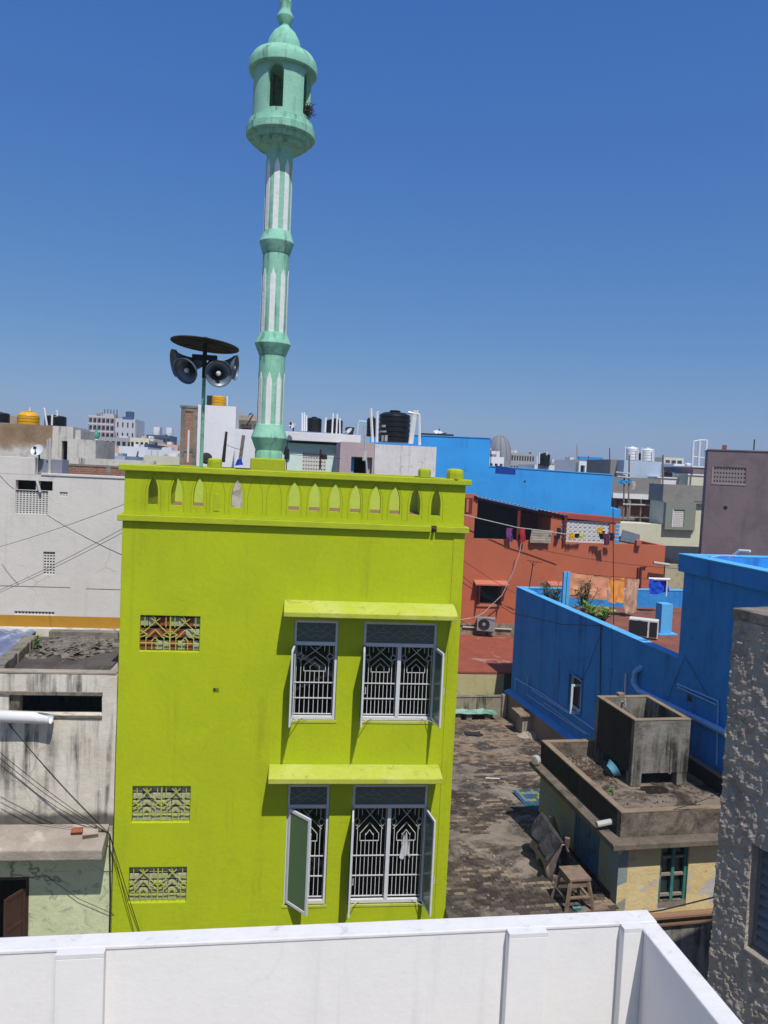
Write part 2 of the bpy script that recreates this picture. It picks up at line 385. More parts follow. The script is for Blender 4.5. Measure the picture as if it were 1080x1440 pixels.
# ------------------------------------------------------------------ white terrace parapet in front
RA = Fr(0, 1318, 4.0, 8.65); RA.o = RA.o - RA.ey * 0.125       # the far top edge of the coping is at y = 0.125
ZT = 9.89
t = Thing('terrace_parapet', 'white painted terrace parapet with pilasters turning a corner in the foreground', 'parapet wall', RA, (0, 0, 8.75))
XC = 3.72
mb = MB().panel(-2.6, XC - 0.112, 8.75, ZT - 0.023, 0.005, 0.112); t.part('wall_panel', mb, WHITE)
mb = MB().panel(-4.6, 0.0045, 8.75, ZT - 0.023, 0, 0.10)      # leg towards the viewer, built along y
for v in mb.v: v.x, v.y = XC - 0.013 - v.y, v.x
t.part('wall_panel', mb, WHITE)
mb = MB().box(-2.6, XC, 0.0, 0.125, ZT - 0.022, ZT)
t.part('coping', mb.jitter(0.003, 2.5), WHITE_COPE, bevel=0.006)
mb = MB().box(XC - 0.125, XC, -4.6, -0.002, ZT - 0.022, ZT - 0.0015); t.part('coping', mb, WHITE_COPE, bevel=0.01)
# pilasters stand proud of the panel on the viewer's side
for a, b in ((0.33, 0.575), (2.79, 3.02), (XC - 0.235, XC - 0.1125)):
    t.part('pilaster', MB().box(a, b, -0.058, 0.0045, 8.75, ZT - 0.024), WHITE, bevel=0.004)
    t.part('coping', MB().box(a, b, -0.058, -0.0005, ZT - 0.0235, ZT - 0.001), WHITE_COPE)
for y in (-1.6, -3.2):
    t.part('pilaster', MB().box(XC - 0.16, XC - 0.1135, y, y + 0.23, 8.75, ZT - 0.024), WHITE, bevel=0.008)
fl = MB()
fl.add([RA.w(-2.6, 0.0, 8.745), RA.w(-2.6, -4.6, 8.745), RA.w(XC, -4.6, 8.745), RA.w(XC, 0.0, 8.745)], [(0, 1, 2, 3)])
structure('terrace_floor', fl, CONC_PALE)
hb = MB().box(-2.6, XC, -4.6, 0.12, 0.0, 8.74); hh = Thing('white_house', 'white house under the foreground terrace parapet', 'building', RA, (0, 0, 0)); hh.part('wall', hb, WHITE)

# ------------------------------------------------------------------ green building
G = Fr(172, 735, 13.7, 6.5)
GX = 6.23
gb = Thing('green_building', 'lime green plastered building with a pointed-arch parapet and grilled windows', 'building', G, (0, 0, 0))
WIN = [('u', 3.13, 3.95, 7.76, 9.64, 9.20, 1), ('u', 4.42, 5.82, 7.76, 9.64, 9.20, 2), ('l', 3.13, 3.92, 4.20, 6.52, 6.09, 1), ('l', 4.35, 5.80, 4.20, 6.52, 6.09, 2)]
VENT = [(0.36, 1.42, 9.01, 9.66), (0.31, 1.35, 5.82, 6.50), (0.29, 1.33, 4.30, 4.97)]
holes = [(w[1], w[2], w[3], w[4]) for w in WIN] + VENT
GD = 5.3
gb.part('wall', MB().panel(0, GX, 0, 11.36, 0, 0.22, holes), GREEN, bevel=0.012)
gb.part('wall', MB().box(0, 0.2, 0.222, GD, 0, 11.36), GREEN)
gb.part('wall', MB().box(GX - 0.2, GX, 0.222, GD, 0, 11.36), GREEN)
gb.part('wall', MB().box(0.202, GX - 0.202, GD - 0.2, GD, 0, 11.36), GREEN)
gb.part('pilaster', MB().box(6.03, GX + 0.012, -0.014, -0.001, 0, 11.36), GREEN, bevel=0.004)
for z in (2.9, 6.95, 10.1): gb.part('floor_slab', MB().box(0.21, GX - 0.21, 0.23, GD - 0.21, z, z + 0.14), DARKVOID)
gb.part('roof', MB().box(0, GX, 0.0, GD, 11.362, 11.455), plaster('roof_brown', '#8a6a54', col2='#6d5a4c', fine=0.2))
# mouldings
GROOVE = plaster('groove_olive', '#8f9e14', fine=.2)
GREEN_PALE = plaster('lime_pale', (0.47, 0.62, 0.09), col2=(0.42, 0.55, 0.07), fine=.1, bscale=24)  # lighter, greener lime than the front wall; back parapet only
ZL0, ZL1 = 11.365, 11.48
for a, b in ((-0.075, 5.585), (5.685, GX + 0.075)):
    gb.part('ledge', MB().box(a, b, -0.085, -0.001, ZL0, ZL1), GREEN_TRIM, bevel=0.012)
gb.part('ledge', MB().box(-0.075, -0.001, 0.0, GD, ZL0, ZL1), GREEN_TRIM); gb.part('ledge', MB().box(GX + 0.001, GX + 0.075, 0.0, GD, ZL0, ZL1), GREEN_TRIM)
gb.part('ledge_spout', MB().tube([(5.635, 0.05, 11.43), (5.635, -0.10, 11.405)], 0.028, 8), WIRE)
# parapet with pierced pointed arches
opens = [0.52, 0.93, 1.325, 2.0, 3.03, 3.405, 3.78, 4.157, 4.53, 4.893, 5.27, 5.665]
blind = [1.655, 2.33, 2.67]
PZ0, PZ1 = 11.482, 12.258
mb = MB(); xprev = 0.02
for i, c in enumerate(opens):
    a, b = c - 0.16, c + 0.16
    if a > xprev + 1e-4: mb.box(xprev, a, 0.002, 0.122, PZ0, PZ1)
    hw = 0.098 if i not in (0, 11) else 0.088
    mb.archcell(a, b, PZ0, PZ1, 0.002, 0.122, c, hw, 11.672, 12.175, 11.86)
    xprev = b
mb.box(xprev, GX - 0.02, 0.002, 0.122, PZ0, PZ1)
gb.part('parapet', mb, GREEN, bevel=0.004)
for c in opens + blind:        # incised double outline round every arch
    def arch(hw, top, z0):
        pts = [(c - hw, -0.001, z0), (c - hw * 1.0, -0.001, 11.84)]
        for k in range(1, 7):
            q = k / 6; pts.append((c - hw * (1 - q ** 2) ** 0.75 if q < 1 else c, -0.001, 11.84 + (top - 11.84) * q))
        return pts + [(2 * c - p[0], p[1], p[2]) for p in reversed(pts[:-1])]
    o = MB(); o.tube(arch(0.135, 12.235, 11.56), 0.0035, 4)
    gb.part('arch_moulding', o, GROOVE)
gb.part('notch_panel', MB().box(1.59, 1.69, -0.008, 0.001, 11.60, 11.90), GREEN_TRIM, bevel=0.004)
gb.part('coping', MB().box(-0.075, GX + 0.075, -0.085, 0.20, 12.26, 12.37).jitter(0.004, 1.2), GREEN_TRIM, bevel=0.015)
for x0, x1 in ((0.0, 0.13), (GX - 0.13, GX)):
    gb.part('parapet', MB().box(x0 + 0.02, x1 - 0.02, 0.20, GD - 0.12, PZ0 - 0.02, PZ1), GREEN)
    gb.part('coping', MB().box(x0 - 0.06, x1 + 0.06, 0.202, GD - 0.002, 12.26, 12.366), GREEN_TRIM, bevel=0.012)
gb.part('parapet', MB().box(0.02, GX - 0.02, GD - 0.12, GD, PZ0 - 0.02, PZ1), GREEN_PALE)
gb.part('coping', MB().box(0.2, GX - 0.2, GD - 0.18, GD + 0.05, 12.26, 12.362), GREEN_TRIM, bevel=0.012)
for px, py, off, sz in ((640, 664, 0.06, 0.165), (597, 664, GD - 0.1, 0.165), (302, 650, 3.1, 0.16)):
    x, z = G.f(px, py, off)
    if px < 400: gb.part('finial_stub', MB().box(x - .2, x + .45, off - .2, off + .2, 11.46, 12.36), GREEN_TRIM, bevel=.01)
    prof = [(0, sz), (0.12, sz), (0.175, sz * 0.93), (0.20, sz * 0.6), (0.205, 0.02)]
    gb.part('finial', MB().lathe(prof, (x, off, 12.362), 10 if px < 400 else 8), GREEN_TRIM, bevel=0.01)
gb.part('stair_block', MB().box(1.62, 2.35, 1.9, 2.6, 11.46, 12.22), plaster('stained_white', '#c9c6c0', dirt=('#4c4946', 3, 0.45, 0.65, 0.8), fine=0.2), bevel=0.01)
gb.part('minaret_plinth', MB().box(-0.335 + G.loc(P(377, 650, 15.2)).x, 0.335 + G.loc(P(377, 650, 15.2)).x, 1.0, 1.67, 11.46, 12.60), GREEN_TRIM, bevel=0.02)

# canopies over the windows
def canopy(x0, x1, zw, zf, zb):
    prof = [(0.0, zw), (-0.16, zw - (zw - zf) * 0.16), (-0.34, zw - (zw - zf) * 0.52), (-0.465, zf), (-0.465, zb), (0.0, zb + 0.01)]
    gb.part('canopy', MB().prism([(x0, y - 0.002, z) for y, z in prof], (x1 - x0, 0, 0)).jitter(0.004, 2), GREEN_OLD, bevel=0.012)
canopy(2.93, 6.09, 10.02, 9.875, 9.785); canopy(2.77, 5.965, 6.93, 6.835, 6.735)
# a bit of patched plaster sign
gb.part('wall_mark', MB().box(1.69, 1.80, -0.004, 0.001, 8.27, 8.35), plaster('mark_green', '#6c7a10'))
gb.part('wall_mark', MB().box(1.71, 1.74, -0.006, -0.0045, 8.29, 8.34), WIRE)

def segbars(mb, segs, x0, x1, z0, z1, y, w):
    for s_ in segs:
        for a, b in zip(s_, s_[1:]):
            mb.bar((x0 + a[0] * (x1 - x0), y, z1 - a[1] * (z1 - z0)), (x0 + b[0] * (x1 - x0), y, z1 - b[1] * (z1 - z0)), w, w, up=(0, 1, 0))
    return mb
DECO = [[(.32, 0), (.42, .06), (.9, .25)], [(.68, 0), (.58, .06), (.1, .25)], [(.5, .045), (.58, .06)], [(0, .17), (.12, .13), (.2, .17), (.12, .22), (0, .17)],
        [(1, .17), (.88, .13), (.8, .17), (.88, .22), (1, .17)], [(.22, .38), (.22, .30), (.5, .18), (.78, .30), (.78, .38)],
        [(.22, .38), (.78, .38)], [(.38, .38), (.38, .32), (.5, .26), (.62, .32), (.62, .38)]]
def grille(x0, x1, z0, z1, y):
    mb = MB()
    segs = [list(d) for d in DECO]
    for k, top in ((.02, 0), (.14, .25), (.26, .38), (.38, .3), (.5, .38), (.62, .3), (.74, .38), (.86, .25), (.98, 0)):
        segs.append([(k, top), (k, 1)])
    segs += [[(.14, 0), (.14, .14)], [(.86, 0), (.86, .14)], [(.26, 0), (.26, .1)], [(.74, 0), (.74, .1)]]
    segbars(mb, segs, x0, x1, z0, z1, y, 0.011)
    segbars(mb, [[(0, .54), (1, .54)], [(0, .76), (1, .76)], [(0, .985), (1, .985)]], x0, x1, z0, z1, y - 0.012, 0.018)
    return mb
GCLOTH = plaster('white_cloth', '#c9cbce', bscale=9, bstr=0.4)
def window(kind, x0, x1, z0, z1, zt, n):
    y0 = 0.045; fw = 0.05
    fr_ = MB()
    fr_.box(x0, x0 + fw, y0, y0 + 0.06, z0, z1); fr_.box(x1 - fw, x1, y0, y0 + 0.06, z0, z1)
    fr_.box(x0 + fw, x1 - fw, y0, y0 + 0.06, z1 - fw, z1); fr_.box(x0 + fw, x1 - fw, y0, y0 + 0.06, z0, z0 + fw + 0.015)
    fr_.box(x0 + fw, x1 - fw, y0 - 0.004, y0 + 0.062, zt - 0.035, zt + 0.035)
    if n == 2: fr_.box((x0 + x1) / 2 - 0.035, (x0 + x1) / 2 + 0.035, y0 - 0.004, y0 + 0.06, z0 + fw + 0.016, zt - 0.036)
    w = gb.part('window', fr_, WMETAL, bevel=0.006)
    gb.part('transom_pane', MB().box(x0 + fw, x1 - fw, y0 + 0.028, y0 + 0.034, zt + 0.036, z1 - fw), glass('transom_glass', '#4d5a56', 0.3), parent=w)
    tg = MB(); wd = (x1 - x0 - 2 * fw) / n
    for k in range(n):
        a = x0 + fw + k * wd
        segbars(tg, [[(0, .75), (.3, .45), (.5, .25), (.7, .45), (1, .75)], [(0, .3), (.35, .8), (.5, .62), (.65, .8), (1, .3)], [(.2, .1), (.35, .45), (.65, .45), (.8, .1)], [(.5, 0), (.5, .25)]], a, a + wd, zt + 0.036, z1 - fw, y0 + 0.022, 0.009)
    gb.part('transom_tracery', tg, simple('dim_tracery', '#8b9a93', 0.6), parent=w)
    for k in range(n):
        a = x0 + fw + (k * ((x1 - x0) / 2 - fw + 0.035) if n == 2 else 0); b = a + ((x1 - x0) / 2 - fw - 0.035 if n == 2 else x1 - x0 - 2 * fw)
        gb.part('grille', grille(a, b, z0 + fw + 0.015, zt - 0.035, y0 + 0.10), GRILLE, parent=w)
    gb.part('sill', MB().box(x0 - 0.03, x1 + 0.03, -0.012, y0 - 0.001, z0 - 0.05, z0), GREEN_OLD, parent=w, bevel=0.006)
    return w
def leaf(w, hx, ang, width, z0, z1, side):
    """an opened casement hinged at hx; ang measured from closed, swinging out towards the viewer"""
    hy = 0.035; a = math.radians(ang); dx, dy = side * math.cos(a), -math.sin(a)
    nx, ny = -dy, dx
    def pt(u, q, z): return (hx + dx * u + nx * q, hy + dy * u + ny * q, z)
    mb = MB(); th = 0.017; fw = 0.055
    def slab(u0, u1, za, zb, th=th, mb=mb):
        mb.hexa([pt(u0, -th, za), pt(u1, -th, za), pt(u1, th, za), pt(u0, th, za)], [pt(u0, -th, zb), pt(u1, -th, zb), pt(u1, th, zb), pt(u0, th, zb)])
    slab(0, fw, z0, z1); slab(width - fw, width, z0, z1); slab(fw, width - fw, z0, z0 + fw); slab(fw, width - fw, z1 - fw, z1)
    f_ = gb.part('casement', mb, WMETAL, parent=w, bevel=0.004)
    mg = MB(); slab(fw, width - fw, z0 + fw, z1 - fw, 0.004, mg); gb.part('casement_pane', mg, GLASSG, parent=w)
    mh = MB(); mh.tube([pt(width - 0.03, 0.03, z0 + 0.62), pt(width - 0.03, 0.05, z0 + 0.62), pt(width - 0.03, 0.05, z0 + 0.74)], 0.008, 6)
    mh.tube([pt(0.28, 0.0, z0 + 0.01), (hx + side * 0.22, hy + 0.05, z0 - 0.0)], 0.007, 5)
    gb.part('casement_stay', mh, GRILLE, parent=w)
ws = [window(*w) for w in WIN]
leaf(ws[0], 3.16, 95, 0.56, 7.80, 9.19, 1)
leaf(ws[1], 4.45, 95, 0.54, 7.80, 9.19, 1); leaf(ws[1], 5.79, 97, 0.54, 7.80, 9.19, -1)
leaf(ws[2], 3.17, 50, 0.62, 4.25, 6.07, 1)
leaf(ws[3], 4.38, 95, 0.58, 4.25, 6.07, 1); leaf(ws[3], 5.77, 98, 0.58, 4.25, 6.07, -1)
# what stands inside
for z in (7.1, 3.1):
    gb.part('stair_rail', MB().bar((2.6, 1.3, z + 2.0), (4.4, 1.3, z + 0.9), 0.10, 0.09).bar((2.7, 1.35, z + 0.6), (4.1, 1.35, z + 1.3), 0.06, 0.05), simple('rail_white', '#c4c4c6', 0.6))
hc = MB().grid(lambda u, v: (5.42 + (u - .5) * (0.07 + 0.15 * v) , 0.11 - 0.02 * math.sin(u * 14 + v * 3), 5.52 - v * 0.46 - 0.05 * math.sin(u * 7)), 10, 10)
c_ = single('hanging_cloth', 'white cloth hanging on the lower right window grille of the green building', 'cloth', hc, GCLOTH, G, (5.36, 0.1, 5.1), smooth=True)

# pierced ventilators with brick infill
VSEG = [[(0, .42), (.22, .28), (.28, .2)], [(.5, .42), (.28, .2), (.22, 0)], [(.28, .2), (.34, 0)]]
def vent(x0, x1, z0, z1, red):
    mb = MB(); W2 = (x1 - x0) / 2
    mb.box(x0 + W2 - 0.011, x0 + W2 + 0.011, 0.02, 0.06, z0, z1)
    for k in range(2):
        a = x0 + k * W2; b = a + W2
        S_ = [[(0, .55), (.5, .18), (1, .55)], [(.42, 0), (.5, .12), (.5, .18)], [(.35, .08), (.5, .18), (.65, .08)], [(0, .42), (.25, .55), (0, .62)], [(1, .42), (.75, .55), (1, .62)],
              [(.22, .64), (.5, .40), (.78, .64)], [(.4, .98), (.4, .70), (.5, .62), (.6, .70), (.6, .98)], [(0, .78), (1, .78)]]
        for q in (.2, .8): S_.append([(q, .6), (q, 1)])
        for q in (.15, .85): S_.append([(q, 0), (q, .33)])
        segbars(mb, S_, a, b, z0, z1, 0.035, 0.014)
    f_ = gb.part('ventilator', mb, GREEN_OLD)
    gb.part('backing', MB().box(x0 + 0.002, x1 - 0.002, 0.205, 0.218, z0 + 0.002, z1 - 0.002), plaster('vent_dark', '#24211e'), parent=f_)
    rows, cols = (3, 8) if red else (5, 6)
    gz, gx = (z1 - z0) / rows, (x1 - x0) / cols
    bm_ = MB().box(-gx * 0.47, gx * 0.47, -0.035, 0.035, -gz * 0.36, gz * 0.36).mesh('brick', BRICK1 if red else BLOCKP)
    bm2 = MB().box(-gx * 0.47, gx * 0.47, -0.035, 0.035, -gz * 0.36, gz * 0.36).mesh('brick', BLOCKP)
    for i in range(rows):
        for j in range(cols):
            o = bpy.data.objects.new('brick', bm2 if (red and random.random() < 0.3) else bm_); COL.objects.link(o); o.parent = f_
            o.location = (x0 + (j + 0.5) * gx, 0.115 + random.uniform(-0.015, 0.015), z0 + (i + 0.46) * gz); o.rotation_euler = (random.uniform(-.03, .03), random.uniform(-.03, .03), random.uniform(-.06, .06))
for i, v_ in enumerate(VENT): vent(*v_, red=(i == 0))

# ------------------------------------------------------------------ minaret
MINT = plaster('mint_paint', '#93cab2', col2='#78b89d', mscale=2.2, mamt=0.8, fine=0.2, bscale=20, bstr=0.5, dirt=('#458a70', 6.0, 0.56, 0.72, 0.6), dirt2=('#a5d2b8', 4.0, 0.6, 0.7, 0.6),
               streaks=('#3a5148', 8.0, 0.50, 0.68, 0.75))
STRIPW = plaster('strip_white', '#e2e5e3', fine=0.15, bscale=40, dirt=('#7d8f88', 9, 0.58, 0.7, 0.6))
mx = G.loc(P(377, 650, 15.2)).x; MY = 1.335
mn = Thing('minaret', 'tall mint green minaret with white lancet stripes and a domed lookout', 'minaret', G, (mx, MY, 12.60))
mc = (mx, MY, 0)
def ring(z, r=0.35): return MB().lathe([(z - 0.215, 0.262), (z - 0.20, 0.27), (z, r), (z + 0.012, r), (z + 0.215, 0.268), (z + 0.225, 0.25)], mc, 48)
SH = [(12.60, 12.78), (13.24, 14.61), (15.04, 16.56), (17.0, 18.62)]
mn.part('foot', MB().lathe([(12.602, 0.27), (12.74, 0.27), (12.79, 0.25)], mc, 32), MINT, smooth=True)
mn.part('collar', MB().lathe([(12.76, 0.262), (13.0, 0.355), (13.015, 0.355), (13.26, 0.275), (13.27, 0.25)], mc, 48), MINT, smooth=12)
for z in (14.84, 16.80): mn.part('collar', ring(z, 0.352 if z < 15 else 0.335), MINT, smooth=12)
for a, b in SH[1:]:
    z1_ = b + 0.04; sh = mn.part('shaft', MB().lathe([(a, 0.256), (z1_, 0.254)], mc, 32), MINT, smooth=True)
    top = b - 0.16 - (0.10 if b > 18 else 0.0); lo = a + 0.02
    if b < 16: top = b - 0.32
    if 16 < b < 17: top = b - 0.28
    for k in range(8):
        th = math.radians(45 * k - 97); s_ = MB(); dth = 0.20
        def pp(da, z, r): return (mx + r * math.cos(th + da), MY + r * math.sin(th + da), z)
        outl = [(-dth, lo), (dth, lo), (dth, top - 0.16), (0.0, top), (-dth, top - 0.16)]
        r_ = 0.2565 if z1_ < 99 else 0
        fr2 = [pp(d, z, 0.262) for d, z in outl]; bk = [pp(d, z, 0.245) for d, z in outl]
        s_.add(fr2 + bk, [(0, 1, 2, 3, 4), (9, 8, 7, 6, 5)] + [(i, i + 5, (i + 1) % 5 + 5, (i + 1) % 5) for i in range(5)])
        mn.part('stripe', s_, STRIPW, parent=sh)
mn.part('capital', MB().lathe([(18.50, 0.258), (18.575, 0.285), (18.60, 0.31), (18.605, 0.45), (18.69, 0.47), (18.695, 0.565), (18.775, 0.58), (18.78, 0.65), (18.80, 0.668), (18.93, 0.668), (18.95, 0.64), (19.06, 0.62), (19.065, 0.2)], mc, 48), MINT, smooth=14)
rm = MB(); NA = 5; RR = 0.555
AL = [0.0, math.radians(76), math.radians(152)]
def solid(a_, b_):
    n = max(1, int((b_ - a_) / .16))
    for q in range(n):
        u0 = a_ + (b_ - a_) * q / n; u1 = a_ + (b_ - a_) * (q + 1) / n
        rm.add([(u0, 0, 19.06), (u1, 0, 19.06), (u1, 0, 20.04), (u0, 0, 20.04), (u0, 1, 19.06), (u1, 1, 19.06), (u1, 1, 20.04), (u0, 1, 20.04)], [(0, 1, 2, 3), (7, 6, 5, 4)])
for k, a0 in enumerate(AL):
    rm.archcell(a0 - 0.30, a0 + 0.30, 19.06, 20.04, 0, 1, a0, 0.275, 19.17, 19.98, 19.82, pointed=False)
    solid(a0 + 0.30, (AL[k + 1] if k < 2 else 2 * math.pi) - 0.30)
for v in rm.v:
    th = v.x - math.radians(90 + 12); r_ = RR - v.y * 0.09
    v.x, v.y = mx + r_ * math.cos(th), MY + r_ * math.sin(th)
mn.part('lookout', rm, plaster('mint_old', '#96cab2', col2='#7cb89e', fine=0.25, bscale=22, bstr=0.5, dirt=('#9a6f52', 2.6, 0.60, 0.68, 0.85), dirt2=('#2d4a40', 9, 0.6, 0.7, 0.7), streaks=('#3d3f3b', 8, 0.55, 0.7, 0.6)), smooth=True)
mn.part('core_pole', MB().lathe([(19.05, 0.05), (20.1, 0.05)], (mx - 0.13, MY + 0.05, 0), 10), CONC)
mn.part('cornice', MB().lathe([(20.0, 0.40), (20.0, 0.635), (20.015, 0.655), (20.15, 0.658), (20.22, 0.635), (20.28, 0.60), (20.31, 0.58), (20.37, 0.35)], mc, 48), MINT, smooth=20)
mn.part('dome', MB().lathe([(20.345, 0.36), (20.37, 0.355), (20.39, 0.33), (20.52, 0.325), (20.65, 0.29), (20.78, 0.215), (20.86, 0.13), (20.90, 0.09)], mc, 32), MINT, smooth=True)
mn.part('finial', MB().lathe([(20.88, 0.10), (20.92, 0.095), (21.06, 0.168), (21.08, 0.168), (21.2, 0.105), (21.22, 0.10), (21.34, 0.12), (21.355, 0.122), (21.45, 0.07), (21.55, 0.09), (21.65, 0.05), (21.95, 0.012)], mc, 24), MINT, smooth=True)
nb = MB(); rnd = random.Random(3)
th = math.radians(-102 + 76); nc = Vector((mx + 0.53 * math.cos(th), MY + 0.53 * math.sin(th), 19.22))
for i in range(110):
    a = rnd.uniform(0, 6.28); d = Vector((math.cos(a), math.sin(a), rnd.uniform(-.35, .5))); p = nc + Vector((rnd.gauss(0, .06), rnd.gauss(0, .06), rnd.uniform(-.04, .16)))
    l = rnd.uniform(.06, .2); nb.bar(p - d * l / 2, p + d * l / 2, 0.008)
single('bird_nest', 'twiggy bird nest stuffed in the right opening of the minaret lookout', 'nest', nb, simple('twigs', '#4a4037', 0.9), G, (nc.x, nc.y, 19.15))

# ------------------------------------------------------------------ loudspeakers on a pole
hx, hy = G.f(283, 652, 0.06)[0], 0.06
POLEG = simple('pole_green', '#7bb497', 0.6, var=0.25, dirt=('#2b2b25', 4, 0.5, 0.65, 0.8))
RUST = simple('dark_rust', '#2e2925', 0.75, var=0.3)
HORN = simple('horn_grey', '#6d7884', 0.42, metal=0.35, var=0.15)
HORNIN = simple('horn_dark', '#33383d', 0.6, var=0.2)
hz = G.f(285, 522, 0.06)[1]
dz = G.f(285, 482, 0.06)[1]
ls = Thing('loudspeaker_pole', 'green pole with four grey horn loudspeakers under a dark disc', 'loudspeaker', G, (hx, hy, 12.37))
ls.part('pole', MB().tube([(hx, hy, 12.37), (hx, hy, dz + 0.02)], 0.033, 10), POLEG, smooth=True)
ls.part('pole_top', MB().tube([(hx, hy, hz - 0.12), (hx, hy, dz)], 0.04, 10), RUST, smooth=True)
dk = MB().lathe([(-0.03, 0.60), (-0.035, 0.606), (-0.02, 0.606), (0.03, 0.35), (0.05, 0.13), (0.09, 0.10), (0.115, 0.03), (0.12, 0.0)], (0, 0, 0), 40, cap=False)
dk.lathe([(-0.03, 0.60), (0.035, 0.34), (0.055, 0.1), (0.055, 0.0)], (0, 0, 0), 40, cap=False)
rot = Matrix.Rotation(math.radians(4.5), 3, 'Y') @ Matrix.Rotation(math.radians(-4), 3, 'X')
for v in dk.v: v[:] = (rot @ v)[:]; v += Vector((hx, hy, dz - 0.01))
ls.part('rain_disc', dk, RUST, smooth=True)
rb = MB()
for k in range(8):
    a = k * math.pi / 4; e = rot @ Vector((math.cos(a) * 0.58, math.sin(a) * 0.58, -0.032)) + Vector((hx, hy, dz - 0.01)); rb.bar((hx, hy, dz + 0.02), e, 0.02, 0.012)
ls.part('disc_rib', rb, RUST)
ls.part('bracket', MB().box(hx - 0.22, hx + 0.22, hy - 0.05, hy + 0.05, hz + 0.20, hz + 0.29).box(hx - 0.28, hx + 0.25, hy - 0.02, hy + 0.06, hz + 0.10, hz + 0.16), RUST, bevel=0.01)
def horn(mouth, axis, R):
    ax = Vector(axis).normalized(); L_ = 0.36
    prof = [(-L_ - 0.14, 0.07), (-L_ - 0.13, 0.085), (-L_, 0.085), (-L_ + 0.005, 0.06), (-L_ * 0.75, 0.085), (-L_ * 0.45, 0.13), (-L_ * 0.2, 0.185), (-0.05, R * 0.93), (0, R), (0.008, R + 0.006), (0.012, R),
            (-0.05, R * 0.90), (-L_ * 0.2, 0.175), (-L_ * 0.45, 0.12), (-L_ * 0.75, 0.075), (-L_ * 0.9, 0.05)]
    h = ls.part('horn', MB().lathe(prof, mouth, 32, ax, cap=True), HORN, smooth=True)
    cap_ = [(-L_ * 0.88, 0.05), (-L_ * 0.6, 0.085), (-L_ * 0.5, 0.1), (-L_ * 0.49, 0.09), (-L_ * 0.6, 0.06), (-L_ * 0.34, 0.055), (-L_ * 0.25, 0.042), (-L_ * 0.2, 0.02), (-L_ * 0.19, 0.0)]
    ls.part('horn_throat', MB().lathe(cap_, mouth, 20, ax), HORNIN, parent=h, smooth=True)
    ls.part('horn_boss', MB().lathe([(-L_ * 0.2, 0.0), (-L_ * 0.19, 0.035), (-L_ * 0.1, 0.045), (-L_ * 0.02, 0.03), (0, 0)], mouth, 12, ax), simple('boss_white', '#c9ced4', 0.4), parent=h, smooth=True)
K = Vector((hx, hy, hz))
horn(K + Vector((-0.29, -0.30, -0.05)), (-0.50, -0.85, -0.50), 0.235)
horn(K + Vector((0.29, -0.30, -0.06)), (0.28, -1.0, -0.12), 0.235)
horn(K + Vector((-0.53, 0.02, 0.12)), (-1.0, -0.42, -0.22), 0.245)
horn(K + Vector((0.55, 0.04, 0.10)), (1.0, -0.12, -0.06), 0.225)

# ------------------------------------------------------------------ weathered house on the left
STAIN = plaster('stained_lime', '#dad4c6', col2='#c8beac', mscale=1.0, mamt=0.8, fine=0.16, bscale=30, bstr=0.6, bdist=0.010, dirt=('#8d8270', 1.6, 0.54, 0.74, 0.4), dirt2=('#dcd8cd', 3.5, 0.56, 0.72, 0.5),
                streaks=('#31302f', 4.6, 0.46, 0.66, 0.95), cracks=0.4, zlow=(5.98, .35, '#3f3a35'))
SOOT = plaster('sooty_concrete', '#857b6d', col2='#5d554b', mscale=2.0, mamt=0.9, fine=0.25, bscale=22, bstr=1.0, dirt=('#2f2b27', 2.2, 0.45, 0.66, 0.85), dirt2=('#b0a592', 5, 0.58, 0.72, 0.5))
PALEG = plaster('pale_green', '#cdd2aa', col2='#b9c398', mscale=1.6, mamt=0.7, fine=0.12, bscale=20, bstr=0.6, dirt=('#8a9a80', 3.2, 0.54, 0.60, 0.7), dirt2=('#6f7a68', 5.0, 0.64, 0.72, 0.5), cracks=0.8)
BROWNWASH = plaster('brown_wash', '#a1978b', col2='#897e73', mscale=1.4, mamt=0.8, fine=0.2, bscale=24, bstr=1.0, dirt=('#b9aea2', 2.2, 0.52, 0.66, 0.7), dirt2=('#433a33', 4.5, 0.6, 0.74, 0.6))
DOORB = simple('brown_door_wood', '#4a2f27', 0.6, var=0.25)
lh = Thing('weathered_house', 'old stained house with a dark slot opening and a rough canopy beside the green building', 'building', G, (0, 0, 0))
LX0, LY = -6.0, 0.03
mb = MB().panel(LX0, -0.02, 4.9, 8.552, LY, LY + 0.22, [(-1.89, -0.275, 7.80, 8.172)], step=0.12)
for v in mb.v: v += Vector((0.4, 0.6, 0.4)) * noise.noise(v * 1.6) * 0.02
lh.part('wall', mb, STAIN)
lh.part('wall', MB().panel(LX0, -0.03, 0, 4.899, LY + 0.01, LY + 0.2, [(-2.6, -1.475, 0.2, 4.80)]), PALEG, label='pale green lower wall')
lh.part('wall', MB().panel(LX0, -0.03, 4.901, 5.75, LY - 0.006, LY - 0.001), PALEG)
lh.part('lintel', MB().box(LX0, -0.265, LY - 0.03, LY - 0.003, 8.165, 8.235).box(LX0, -0.265, LY - 0.02, LY - 0.003, 7.745, 7.80), SOOT, bevel=0.01)
lh.part('slot_post', MB().box(-1.87, -1.72, LY + 0.05, LY + 0.21, 7.80, 8.17), SOOT)
lh.part('wall', MB().box(LX0, LX0 + 0.2, LY + 0.23, 4.4, 0, 8.4), STAIN); lh.part('wall', MB().box(-0.25, -0.03, LY + 0.23, 4.4, 0, 8.4), STAIN); lh.part('wall', MB().box(LX0, -0.03, 4.4, 4.6, 0, 8.4), STAIN)
lh.part('floor_slab', MB().box(LX0 + 0.2, -0.26, LY + 0.23, 4.39, 5.0, 5.15), DARKVOID)
lh.part('ceiling', MB().box(LX0 + 0.2, -0.255, LY + 0.231, 4.395, 8.176, 8.188), SOOT)
